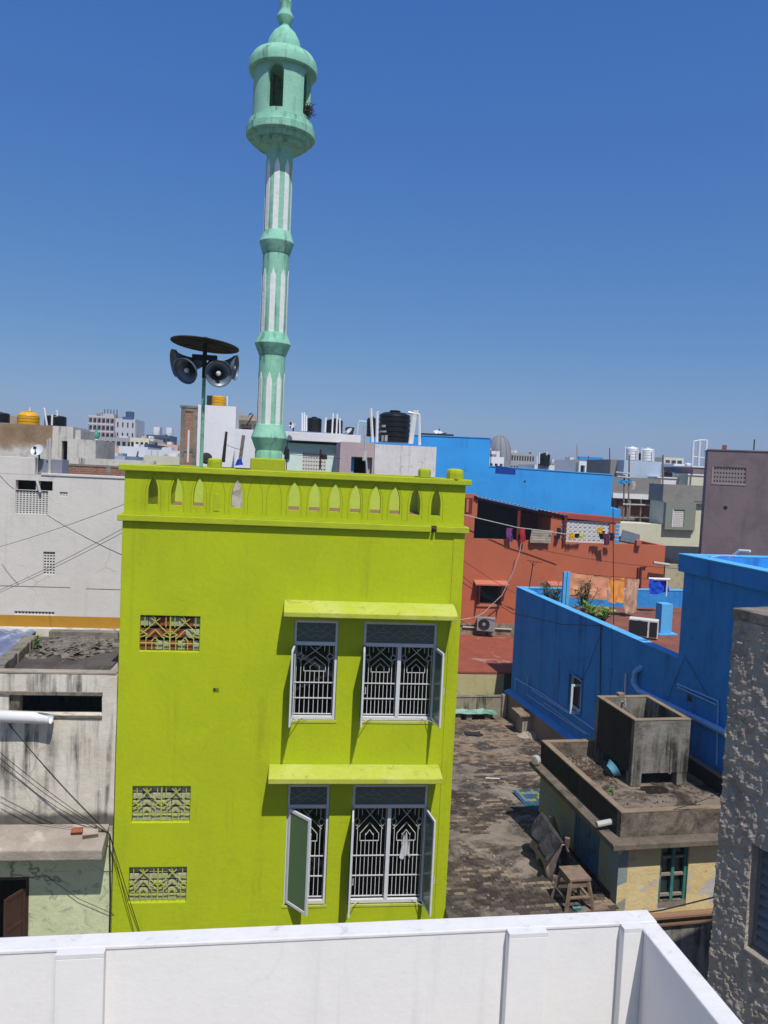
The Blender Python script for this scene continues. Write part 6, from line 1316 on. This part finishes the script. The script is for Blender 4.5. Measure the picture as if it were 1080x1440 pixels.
def cc(n, c): return plaster('cc_' + n, c, bscale=30, bstr=.3)
rcl(747, 776, 744.5, 763, 'hanging_cloth', 'striped beige sheet over the veranda wall', STRIPE.m, 1, .03)
rcl(773, 778, 745, 753, 'hanging_cloth', 'small pink cloth pegged at the end of the striped sheet', cc('pink', '#d8a79a'), 2)
rcl(713, 721, 742, 761, 'hanging_cloth', 'purple patterned cloth in the dark veranda left of the post', cc('purple', '#7a3f78'), 3)
rcl(732, 739, 743, 762, 'hanging_cloth', 'bright red cloth in the veranda right of the post', cc('red', '#b3303a'), 4)
rcl(800, 808, 749, 758, 'hanging_cloth', 'yellow cloth on the line in front of the white screen, left one', cc('yellow', '#d9a51e'), 5, off=-.3)
rcl(808, 815, 750, 756, 'hanging_cloth', 'black cloth on the line in front of the white screen', cc('black', '#1e1e22'), 6, off=-.3)
rcl(815, 821, 749, 757, 'hanging_cloth', 'lime yellow cloth on the line beside the black one', cc('lime', '#c9cf5a'), 7, off=-.3)
rcl(840, 848, 741, 750, 'hanging_cloth', 'yellow cloth bunched over the black garment at the right end of the screen', cc('yellow', '#d9a51e'), 8, off=-.5)
rcl(843, 851, 746, 758, 'hanging_cloth', 'black garment under the bunched yellow cloth', cc('black', '#1e1e22'), 9, off=-.42)
rcl(849, 857, 750, 766, 'hanging_cloth', 'maroon garment hanging beside the right pillar of the screen', cc('maroon', '#5e2a44'), 10, off=-.45)
rcl(857, 864, 749, 760, 'hanging_cloth', 'dark navy garment hanging past the right pillar of the screen', cc('navy', '#23253a'), 11, off=-.4)
rcl(783, 789, 742, 758, 'hanging_cloth', 'dark cloth hanging on the left pillar of the screen', cc('dark', '#2b2428'), 12, off=-.2)
fr = Fr(o=R.w(*[R.f(683, 888, -.35)[0], -.35, 0]), yaw=6.5 - 14); ac_unit('grey outdoor air conditioner on the red lower roof under the barred window', fr, 0, 0, R.f(683, 888, -.35)[1], .78, .62, .34, simple('ac_grey', '#8f9192', .5))
single('conduit', 'grey conduit along the foot of the terracotta wall', 'pipe', MB().tube([(.2, -.08, 5.78), (2.4, -.08, 5.72)], .035, 8), PVC_OLD, R, (1, -.08, 5.75))
for a, b_, lab in (((640, 780), (775, 860), 'thin wire falling across the terracotta wall, upper one'), ((640, 800), (722, 858), 'thin wire falling across the terracotta wall, lower one'), ((745, 770), (960, 800), 'thin wire sagging across the terracotta wall under the screen')):
    cable(lab, [P(*a, 32), P(*b_, 32 if b_[0] > 700 and b_[0] != 722 else 27)], .011, d=.15)
cable('thick wire sagging from the green wall to the middle of the blue parapet', [P(648, 818, 24), P(720, 862, 24.5), P(790, 878, 22.5), B.w(*bp(846, 880, -.03))], .012)
# lower red-roofed house between terracotta house and terrace
LRm = plaster('red_floor', '#96503f', col2='#7d4335', mscale=1.0, mamt=.7, fine=.2, bscale=14, bstr=.5, dirt=('#b39284', 1.0, .56, .66, .6), dirt2=('#5a352c', 2, .56, .7, .5))
CREAMY = plaster('creamy_yellow', '#bdb487', col2='#aaa075', mscale=1.2, fine=.12, streaks=('#6d6548', 4, .52, .66, .7), cracks=.5)
Rr = Fr(640, 960, 27.0, 6.5)
xl, xr = Rr.f(610, 950)[0], Rr.f(708.5, 960)[0]
t = Thing('red_roofed_house', 'low cream house with a flat red oxide roof below the terracotta wall', 'building', Rr, (0, 0, 0)); zf = Rr.f(640, 946)[1]
t.part('wall', MB().box(xl, xr, 0, .2, 0, zf - .01), CREAMY); t.part('wall', MB().box(xr + .001, xr + 1.2, .05, .25, 0, zf - .01), plaster('dark_olive', '#4d503f', fine=.2), label='dark olive end of the cream wall')
t.part('roof', MB().box(xl, xr + 2.0, -.02, 6.6, zf - .009, zf + .05), LRm)
t.part('wall', MB().box(xr + 1.2, xr + 2.0, 0, .2, 0, zf - .01), CREAMY)

# ------------------------------------------------------------------ purple-grey house, buildings between
PUR = plaster('purple_grey', '#7c6e70', col2='#6b5f62', mscale=.7, mamt=.8, fine=.12, bscale=14, bstr=.5, dirt=('#8f8284', 2, .58, .7, .4), streaks=('#544a4c', 2.5, .52, .7, .5), cracks=.4)
fr = Fr(996, 633, 34, -20); xr = fr.f(1130, 636)[0]; z = fr.z0
hj = (fr.f(1003, 668)[0], fr.f(1049, 668)[0], fr.f(1003, 679)[1], fr.f(1003, 656)[1])
t = block('purple_house', 'plain purple-grey house with one pierced ventilation screen near its top', 'building', fr, 0, xr, z, 2.6, PUR, holes=[hj]); jali(t, None, fr, *hj, 11, 4, plaster('jali_grey', '#8a7f7f'), fill=.36); t.part('screen_frame', MB().box(hj[0] - .06, hj[0], -.02, -.001, hj[2], hj[3]).box(hj[0] - .06, hj[1] + .02, -.02, -.001, hj[2] - .06, hj[2]), plaster('frame_pale', '#9a8e8e'))
t.part('coping', MB().box(-.03, xr, -.03, 2.6, z + .001, z + .05), PUR); t.part('wall_hole', MB().lathe([(0, .09), (.004, .09), (.005, 0)], (fr.f(1020, 714)[0], -.001, fr.f(1020, 714)[1]), 8, (0, -1, 0)), WIRE)
single('aerial_rod', 'thin dark rod upright on the purple-grey roof', 'rod', MB().tube([P(1060, 633, 34.0), P(1061, 618, 34.0)], .03, 6), RUST, WORLD, tuple(P(1060, 633, 34.0))); single('roof_stub', 'small reddish stub on the purple-grey roof edge', 'stub', MB().box(fr.f(1016, 632)[0], fr.f(1022, 632)[0], .1, .3, z + .05, z + .25), BRICK1, fr, (fr.f(1018, 632)[0], .2, z + .05))
CRM2 = plaster('pale_cream', '#cfcbb4', col2='#bdb9a4', mscale=.7, fine=.08, streaks=('#8c8a78', 3, .56, .7, .4)); OLIVE = plaster('olive_grey', '#84897e', fine=.1); GREYC = plaster('grey_cement', '#8b8884', col2='#76736f', mscale=1.5, fine=.15, dirt=('#5c5956', 2, .55, .7, .5))
fr = Fr(903, 700, 40, 6.5); xr = fr.f(1000, 702)[0]; 
zc = fr.f(940, 681)[1]; z_mid = fr.f(940, 705)[1]
t = Thing('cream_block', 'pale cream house with an olive grey bay and a grey cement top storey', 'building', fr, (xr / 2, 0, 0))
xo0, xo1 = fr.f(933, 720)[0], fr.f(975, 720)[0]
zlow = fr.f(915, 737)[1]; t.part('wall', MB().box(xo0, xr, 0, 1.6, 0, z_mid), CRM2); t.part('wall', MB().box(-1.6, xo0 - .001, 0, 1.6, 0, zlow), CRM2); t.part('top_storey', MB().box(fr.f(932, 690)[0], xr, -.05, 1.6, z_mid + .002, zc), GREYC); t.part('ledge', MB().box(fr.f(932, 690)[0] - .05, xr, -.2, -.051, z_mid - .06, z_mid + .03), GREYC)
zb = fr.f(940, 744)[1]; t.part('bay', MB().panel(xo0, xo1, zb, z_mid - .062, -.25, -.002, [(fr.f(943, 728)[0], fr.f(959, 728)[0], fr.f(945, 740)[1], fr.f(945, 716)[1])]), OLIVE); 
jali(t, None, fr, fr.f(943, 728)[0], fr.f(959, 728)[0], fr.f(945, 740)[1], fr.f(945, 716)[1], 7, 9, JW, y0=-.2, y1=-.12, fill=.4); t.part('bay_frame', MB().box(fr.f(942, 728)[0], fr.f(943.2, 728)[0], -.27, -.2505, fr.f(945, 741)[1], fr.f(945, 716)[1]), PVC)
t.part('slot', MB().box(fr.f(975, 706)[0], fr.f(986, 706)[0], -.06, -.051, fr.f(980, 708)[1] - .0, fr.f(980, 705)[1]), VOID); t.part('downpipe', MB().tube([(fr.f(974, 745)[0], -.05, zb - .1), (fr.f(976, 712)[0], -.05, z_mid)], .03, 6), GREYC)
# half built grey house with scaffold
fr = Fr(850, 670, 43, 6.5); xr = fr.f(930, 675)[0]; z = fr.z0
zA, zB, zC, zD = fr.f(880, 671)[1], fr.f(880, 694)[1], fr.f(880, 701)[1], fr.f(880, 727)[1]
t = Thing('unfinished_house', 'half built grey house with bare brick infill behind bamboo scaffold', 'building', fr, (xr / 2, 0, 0))
t.part('top_wall', MB().box(0, xr, 0, 5, zB, zA), GREYC); t.part('beam', MB().box(-.1, xr, -.06, 5, zC, zB - .002), WP); t.part('slab', MB().box(-.1, xr + .1, -.6, 5, zD - .12, zD), GREYC)
t.part('brick_infill', MB().box(0, xr * .28, .3, .5, zD + .002, zC - .002), brickmat('block_grey', '#8a8178', '#766c63', '#5a524b', sx=.3, sz=.15)); [t.part('brick_infill', MB().box(xr * a_, xr * b_, y_, y_ + .2, zD + .002, zC - .002), brickmat('bricks_raw', '#8d5139', '#74412f', '#6d5a4c')) for a_, b_, y_ in ((.3, .42, .2), (.5, .72, .5), (.80, 1.0, .5))]
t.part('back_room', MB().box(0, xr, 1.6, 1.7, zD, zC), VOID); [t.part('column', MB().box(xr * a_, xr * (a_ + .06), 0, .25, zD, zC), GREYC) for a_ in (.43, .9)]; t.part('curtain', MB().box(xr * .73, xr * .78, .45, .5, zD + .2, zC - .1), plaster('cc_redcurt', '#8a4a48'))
t.part('lower_wall', MB().box(0, xr, 0, 5, 0, zD - .122), CRM2); t.part('sign_board', MB().box(0, xr, -.62, -.601, zD - .95, zD - .13), plaster('dark_fascia', '#3a4048'))
sc = Thing('scaffold', 'bamboo scaffold poles tied in front of the half built house', 'scaffold', fr, (xr * .5, -.9, 0))
for px, p0, p1 in ((884.5, 735, 640), (877.5, 735, 668), (901, 735, 702), (932, 740, 640)): sc.part('pole', MB().tube([fr.loc(P(px - 1, p0, 41.8)), fr.loc(P(px + .5, p1, 41.8))], .045, 6), WOODG)
for py, a, b_ in ((709, 876, 932), (664, 866, 886), (670, 868, 886)): sc.part('pole', MB().tube([fr.loc(P(a, py, 41.7)), fr.loc(P(b_, py + 2, 41.7))], .04, 6), PVC_OLD)
Fs = Fr(o=P(869, 674, 41.6), yaw=6.5); z = Fs.z0; cloth('hanging_cloth', 'turquoise tarp thrown over the scaffold', Fs, 0, .78, 0, z, .26, cc('turq', '#2f87b8'), 3, amp=.03, dropr=.1); cloth('hanging_cloth', 'pale cloth hung beside the turquoise tarp on the scaffold', Fs, .83, 1.0, 0, z - .05, .45, cc('pale', '#bcb4a8'), 5, amp=.03)
# lean-to tin shed roof
p = [P(876, 745, 37), P(900, 752, 37), P(899, 765, 37), P(872, 760, 37)]; d_ = Vector((0, .08, 0)); single('tin_lean_to', 'blue grey tin panel leaning behind the terracotta parapet', 'tin panel', MB().hexa([p[3], p[2], p[2] + d_, p[3] + d_], [p[0], p[1], p[1] + d_, p[0] + d_]), simple('tin_blue', '#7f8ea0', .5, metal=.3, var=.2), WORLD, tuple(p[3]))
for k, (px, py) in enumerate(((899, 762), )): q = P(px, py, 34); single('chimney_stub', 'small terracotta stub on the end of the terracotta parapet', 'stub', MB().box(q.x - .12, q.x + .12, q.y, q.y + .3, q.z - .2, q.z + .06), TERRA, WORLD, tuple(q))
# silver blue house with white tanks
SILV = plaster('silver_blue', '#a9b8c9', col2='#9aaabd', mscale=.6, fine=.06, streaks=('#8793a3', 3, .55, .7, .5))
fr, x1, z = pxb(878, 930, 647, 47); block('silver_house', 'pale silver blue roof wall under two white tanks', 'building', fr, 0, x1, z, 5, SILV, base_z=0)
fr, x1, z = pxb(859, 879, 646, 48); block('grey_stair_house', 'grey cement stair house left of the silver blue wall', 'building', fr, 0, x1, z, 4, GREYC)
t, *_ = tank('left one of two white ribbed tanks', 888, 647, 628, 17, 48.5, WHITETANK, 4); pipes(t, [[(879, 647), (879.5, 627)], [(897, 647), (897, 629)]], 48, .04)
t, *_ = tank('right one of two white ribbed tanks', 910, 648.5, 630, 17, 48.5, WHITETANK, 4); pipes(t, [[(902, 648), (902.5, 629)], [(919, 649), (919, 631)]], 48, .04)
t, *_ = tank('dark tank peeping between the two white tanks', 900, 647, 637, 7, 50, BLACKTANK, 3)
# clutter of white and blue roofs
BLUER = plaster('bluebox', '#2f83c4', fine=.08); TEALG = glass('teal_glass', '#4f7f8c', .25)
for px0, px1, py, Y, m_, nm, lab in ((925, 975, 672, 46, WP, 'white_roof', 'white low roof parapet with a blue wall behind the grey cement top storey'), (928, 972, 663, 50, BLUER, 'blue_roof_room', 'bright blue roof room behind the white low parapet'), (975, 1000, 657, 48, PUR, 'pink_roof_room', 'small pinkish roof room left of the purple-grey house'),
                                (968, 1000, 668, 45, CRM2, 'balustrade_wall', 'cream roof wall below the small pinkish roof room'), (948, 975, 652, 72, WP, 'white_stair_room', 'white stair room beyond the blue roof room'), (921, 945, 650, 95, SILV, 'glass_office', 'distant bluish office block beyond the white tanks'),
                                (934, 962, 643, 150, CRM2, 'far_block', 'far beige office block on the skyline right of the white tanks'), (962, 1000, 655, 120, SILV, 'far_roof', 'far bluish roofs under the upright pipes')):
    fr, x1, z = pxb(px0, px1, py, Y); t = block(nm, lab, 'building', fr, 0, x1, z, 4 if Y < 60 else 9, m_, coping=WP if Y < 50 else None)
    if nm in ('glass_office', 'white_stair_room', 'far_block'): 
        for k in range(3): t.part('window', MB().box(x1 * (.08 + .3 * k), x1 * (.3 + .3 * k), -.03, -.001, z - 1.6, z - .5), GLASSD)
t, *_ = tank('small black tank on the white roof under the blue room', 939, 673, 663, 12, 46.5, BLACKTANK, 3); t, *_ = tank('small round white tank on the roof near the upright pipes', 967, 660, 651, 9, 71, WHITETANK, 3)
fr = Fr(975, 662, 44, 6.5); sp = Thing('pipe_gantry', 'three tall white pipes joined at the top left of the purple-grey house', 'pipes', fr, (0, 0, fr.z0))
for a, b_ in (((973, 656), (975, 622)), ((982, 656), (984, 620)), ((991, 656), (994, 618))): sp.part('pipe', MB().tube([fr.loc(P(*a, 44)), fr.loc(P(*b_, 44))], .065, 6), PVC)
sp.part('pipe', MB().tube([fr.loc(P(975, 621, 44)), fr.loc(P(984, 619, 44)), fr.loc(P(994, 619, 44))], .04, 6), PVC); sp.part('pipe', MB().tube([fr.loc(P(974, 642, 44)), fr.loc(P(992, 644, 44))], .03, 6), PVC)
fr, x1, z = pxb(937, 962, 768, 37.5); block('yard_wall', 'low cream parapet with a small square panel below the cream house', 'wall', fr, -.2, x1 + 1, z, .3, CRM2, base_z=7)
fr, x1, z = pxb(930, 972, 793, 34.5); block('old_beige_house', 'old beige wall with a round mark between terracotta house and blue block', 'building', fr, .2, x1 + .5, z, 3, plaster('old_beige', '#b3a88d', fine=.2, dirt=('#6f6553', 1.6, .5, .68, .7)))

# ------------------------------------------------------------------ skyline: dome, apartment block, minor roofs
DG = plaster('dome_grey', '#7d828a', fine=.1, bscale=2); 
p = P(701, 652, 170); Rd = 17 / F * 170
fr = Fr(o=(p.x, p.y, 0)); t = Thing('far_dome', 'grey ribbed dome on the skyline behind the sky blue wall', 'dome', fr, (0, 0, 0)); zc = ZL(P(701, 646, 170).z); hd = (646 - 613) / F * 170
prof = [(hd * math.sin(a * math.pi / 20), Rd * math.cos(a * math.pi / 20) ** .8 if a < 10 else 0) for a in range(11)]
t.part('drum', MB().lathe([(0, Rd), (zc, Rd)], (0, 0, 0), 24), DG); t.part('dome', MB().lathe(prof, (0, 0, zc), 32), DG, smooth=True)
for k in range(12):
    a = 2 * math.pi * k / 12; t.part('rib', MB().tube([(1.01 * r * math.cos(a), 1.01 * r * math.sin(a), zc + z) for z, r in prof[:-1]], .12, 4), plaster('rib_brown', '#857a74'))
WINM = simple('far_window', '#3a4048', .3, var=.1)
def farb(name, label, px0, px1, py, Y, mat, rows=0, cols=0, wrow=.55, win=WINM, depth=10, tint=None, top=1.2, yaw=6.5, floor=3.0):
    fr, x1, z = pxb(px0, px1, py, Y, yaw); t = Thing(name, label, 'building', fr, (x1 / 2, 0, 0)); hs = []
    cwx = x1 / max(cols, 1)
    for i in range(cols):
        for j in range(rows): hs.append((cwx * (i + .5 - wrow / 2), cwx * (i + .5 + wrow / 2), z - top - floor * j - floor * .5, z - top - floor * j))
    t.part('wall', MB().panel(0, x1, 0, z, 0, .4, [h for h in hs if h[2] > 1]), mat); t.part('wall', MB().box(0, x1, .401 + .6, depth, 0, z - .3), mat)
    t.part('parapet', MB().box(0, .3, .4, depth, z - .301, z).box(x1 - .3, x1, .4, depth, z - .301, z), mat)
    if hs: t.part('window_row', MB().box(.05, x1 - .05, .6, .62, 1, z - top + .2), win)
    rr = random.Random(int(px0 * 7 + py)); q = 1 / 1081 * Y
    if nm_clutter:
        for k in range(2):
            a = x1 * rr.uniform(.05, .6); w_ = x1 * rr.uniform(.1, .3); t.part('roof_room', MB().box(a, a + w_, 1.2 + 2.2 * k, 2.6 + 2.2 * k, z - .3, z + q * rr.uniform(2.5, 5)), rr.choice((WHF, GRF, CRM2, mat)))
        a = x1 * rr.uniform(.1, .9); t.part('roof_tank', MB().lathe([(0, 2 * q), (3.4 * q, 2 * q), (3.8 * q, 1 * q)], (a, 1.0, z - .3), 10), BLACKTANK)
        for k in range(3): a = x1 * rr.uniform(.03, .97); t.part('mast', MB().tube([(a, .8, z - .3), (a + .05, .8, z + q * rr.uniform(3, 8))], q * .22, 4), RUST)
    return t, fr, x1, z
nm_clutter = True
APW = plaster('apart_white', '#b9bac0', fine=.08, bscale=4); APR = plaster('apart_pink', '#b39a94', fine=.08, bscale=4); PCH = plaster('peach_far', '#c9a592', fine=.1, bscale=6); GRF = plaster('grey_far', '#9a9a9c', fine=.1, bscale=6); WHF = plaster('white_far', '#cfd0d3', fine=.06, bscale=6); BLF = plaster('navy_far', '#3b4a63', fine=.1, bscale=6)
t, fr, x1, z = farb('apartment_block', 'tall white apartment block with a grid of balconies on the skyline', 125.5, 162, 584, 165, APR, 6, 6, .72, floor=1.55, top=.5); t.part('balcony_grid', MB().panel(0, x1, z - 10, z, -.8, -.4, [(x1 / 6 * (i + .08), x1 / 6 * (i + .92), z - .35 - 1.55 * j - 1.2, z - .35 - 1.55 * j) for i in range(6) for j in range(6)]), APW)
t.part('roof_room', MB().box(x1 * .4, x1 * .9, 1, 5, z, z + .6), APW)
for k in range(5): t.part('mast', MB().tube([(x1 * (.5 + .12 * k), 2, z), (x1 * (.5 + .12 * k), 2, z + 1.6)], .1, 5), RUST)
fr2, x2, z2 = pxb(162, 190.5, 588, 164); 
t2, fr2, x2, z2 = farb('apartment_wing', 'plain white wing of the skyline apartment block with small windows', 162.3, 190.5, 588, 164, APW, 4, 4, .3, floor=2.2, top=.8); t2.part('blue_sign', MB().box(x2 * .35, x2 * .9, -.05, 0, z2 - .1, z2 + .4), plaster('sign_blue', '#35548c')); t2.part('roof_tank', MB().lathe([(0, .9), (1.6, .9), (1.7, .2)], (x2 * .62, 2, z2), 10), BLF)
for a in (('peach_house', 'peach roofed house low in front of the apartment block', 143, 168, 628, 62, PCH, 1, 3), ('grey_terrace_house', 'grey terrace house with a dark storey below the apartment block', 140, 186, 614, 120, GRF, 2, 6), ('white_box_house', 'plain white box house with a crooked rod left of the green parapet', 167, 208, 627, 56, WHF, 0, 0), ('pale_blue_house', 'pale bluish flat house in front of the plain white box', 145, 176, 640, 50, SILV, 0, 0),
          ('navy_building', 'dark navy building with white roof boxes on the skyline', 206, 240, 611, 150, BLF, 1, 6), ('beige_row', 'beige row of roofs under the navy building', 183, 216, 615, 110, CRM2, 2, 5), ('peach_row', 'peach row of roofs right of the beige row', 213, 250, 624, 75, PCH, 1, 5), ('white_low_house', 'long white low house left of the brick tower', 208, 256, 632, 54, WHF, 0, 0), ('cream_low_house', 'cream low house at the green parapet left of the brick tower', 203, 258, 640, 44, CRM2, 0, 0), ('dark_cabin', 'small dark cabin behind the white box house', 203, 210, 624, 57, BLF, 0, 0),
          ('grey_skyline_block', 'long grey skyline block right of the dome', 708, 752, 636, 180, GRF, 2, 12), ('white_dome_house', 'white box house below the dome', 690, 703, 634, 95, WHF, 0, 0), ('white_dome_annex', 'lower white box beside the step of the sky blue wall', 688, 709, 642, 70, WHF, 1, 3), ('long_white_house', 'white house with a blue striped roof edge above the sky blue wall', 815, 846, 646, 80, WHF, 1, 3), ('glass_front_house', 'pale house with a wide glass front left of the grey stair house', 842, 862, 648, 82, SILV, 1, 2), ('thin_far_block', 'thin far block on the skyline above the sky blue wall', 775, 812, 650, 210, GRF, 1, 8)):
    nm, lab, p0, p1, py, Y, m_, rw_, cl = a; t, fr, x1, z = farb(nm, lab, p0, p1, py, Y, m_, rw_, cl, .6, floor=2.4, top=.6, depth=8)
    if nm == 'navy_building':
        for k, (q0, q1) in enumerate(((.25, .5), (.78, 1.0))): t.part('roof_box', MB().box(x1 * q0, x1 * q1, 1, 4, z, z + 1.6), WHF)
    if nm == 'long_white_house': t.part('roof_edge', MB().box(-.1, x1 + .1, -.1, .3, z + .001, z + .3), BLUER)
    if nm == 'white_box_house': t.part('rod', MB().tube([(x1 * .55, -.1, z - 1.1), (x1 * .62, -.1, z - .8), (x1 * .68, -.1, z - .3)], .04, 5).tube([(x1 * .62, -.1, z - .8), (x1 * .7, -.1, z - .7)], .04, 5), RUST)
t, *_ = tank('black tank in front of the white box house on the left skyline', 148, 634, 628, 8, 55, BLACKTANK, 3); t, *_ = tank('dark tank low beside the pale bluish flat house', 143, 646, 638, 7, 46, BLACKTANK, 3); t, *_ = tank('blue barrel on the white house with the striped roof edge', 833, 654, 648, 6, 79, BLUER, 3)
p = P(134.5, 640, 70); fr = Fr(o=(p.x, p.y, 0)); s_ = 70 / F; t = Thing('small_minaret', 'small distant white minaret with a green onion top', 'minaret', fr, (0, 0, 0)); zt = ZL(P(134.5, 617, 70).z)
t.part('shaft', MB().lathe([(0, 4 * s_), (zt, 4 * s_)], (0, 0, 0), 12), WHF); t.part('onion', MB().lathe([(0, 3 * s_), (2 * s_, 5 * s_), (6 * s_, 5 * s_), (9 * s_, 3.4 * s_), (11 * s_, 1.2 * s_), (16 * s_, .2 * s_)], (0, 0, zt), 14), simple('onion_green', '#2f8f70', .5), smooth=True)
for px, p0, p1, Y, lab in ((827, 652, 641, 78, 'thin mast on the white house with the striped roof edge'), (917, 650, 640, 60, 'thin mast right of the white tanks'), (857, 650, 630, 60, 'thin mast left of the white tanks'), (690, 648, 632, 60, 'thin aerial by the dome'), (800, 655, 642, 90, 'thin aerial above the middle of the sky blue wall')):
    single('mast', lab, 'mast', MB().tube([P(px, p0 + 12, Y), P(px + .5, p1, Y)], .04, 5), RUST, WORLD, tuple(P(px, p0 + 12, Y)))
single('lattice_mast', 'faint lattice mast on the far skyline right of the lone black tank', 'mast', MB().tube([P(811, 658, 260), P(811.5, 625, 260)], .25, 4).tube([P(813, 658, 260), P(812, 625, 260)], .2, 4), GRF, WORLD, tuple(P(811, 658, 260)))

# ------------------------------------------------------------------ the rest of the town, too far to tell its houses apart
r_ = random.Random(77); CITYM = [WHF, CRM2, PCH, GRF, APW, SILV, BLF, WINM]; cm_ = MB()
for i in range(2600):
    Y = 190 * (12 ** r_.random()); X = r_.uniform(-1, 1) * Y * .95 + Y * .0; w, d = r_.uniform(6, 16), r_.uniform(6, 14); base = 8.6 + r_.random() ** 2.4 * 6.5
    if r_.random() < .03: base = min(22.0, base + r_.uniform(2, 9) * (Y / 600 + .2))
    cm_.cur = r_.choice((0, 0, 0, 1, 1, 2, 3, 3, 4, 5, 6)); cm_.box(X, X + w, Y, Y + d, 0, base)
    if r_.random() < .6: cm_.box(X + w * .2, X + w * .5, Y + 1, Y + d * .6, base - .001, base + r_.uniform(.8, 2.4))
    cm_.cur = 7; n = int(w / 3)
    for k in range(n):
        for q in range(2): cm_.box(X + w * (k + .3) / n, X + w * (k + .7) / n, Y - .06, Y + .1, base - 1.9 - 3 * q, base - .8 - 3 * q)
o = bpy.data.objects.new('distant_town', cm_.mesh('distant_town', CITYM, merge=False)); COL.objects.link(o); o['kind'] = 'stuff'; o['label'] = 'far-off mass of pale flat roofed town houses on the horizon'; o['category'] = 'town'
# nearer rooftops that fill the gaps
r_ = random.Random(19); nb_ = MB()
for i in range(560):
    Y = r_.uniform(58, 190); X = r_.uniform(-1, 1) * Y * .8; w, d = r_.uniform(5, 11), r_.uniform(5, 11); base = r_.uniform(6.0, 10.0 if Y < 110 else 11.4); nb_.cur = r_.choice((0, 0, 0, 1, 2, 3, 5)); nb_.box(X, X + w, Y, Y + d, 0, base)
    if r_.random() < .7: nb_.box(X + w * .2, X + w * .55, Y + 1, Y + d * .6, base - .001, base + r_.uniform(.6, 1.6))
    nb_.cur = 7
    for k in range(3): nb_.box(X + w * (.12 + .3 * k), X + w * (.3 + .3 * k), Y - .05, Y + .1, base - 2, base - .9)
o = bpy.data.objects.new('low_rooftops', nb_.mesh('low_rooftops', CITYM, merge=False)); COL.objects.link(o); o['kind'] = 'stuff'; o['label'] = 'jumble of lower flat rooftops between the named houses'; o['category'] = 'town'
gm = MB(); gm.add([(-4000, -60, 0), (4000, -60, 0), (4000, 5500, 0), (-4000, 5500, 0)], [(0, 1, 2, 3)]); structure('ground', gm, plaster('ground_dust', '#7d7264', fine=.2, bscale=2))

# ------------------------------------------------------------------ haze
HZ = bpy.data.materials.new('haze_air'); HZ.use_nodes = True; HZ.node_tree.nodes.clear()
ho = HZ.node_tree.nodes.new('ShaderNodeOutputMaterial'); hv = HZ.node_tree.nodes.new('ShaderNodeVolumePrincipled'); HZ.node_tree.links.new(hv.outputs[0], ho.inputs['Volume'])
hv.inputs['Color'].default_value = (.72, .86, 1.0, 1); hv.inputs['Density'].default_value = 0.0006; hv.inputs['Anisotropy'].default_value = 0.0
if HAZE:
    hb_ = MB().box(-4200, 4200, -80, 5600, -1.0, 26); o = bpy.data.objects.new('haze', hb_.mesh('haze', HZ)); COL.objects.link(o); o['kind'] = 'stuff'
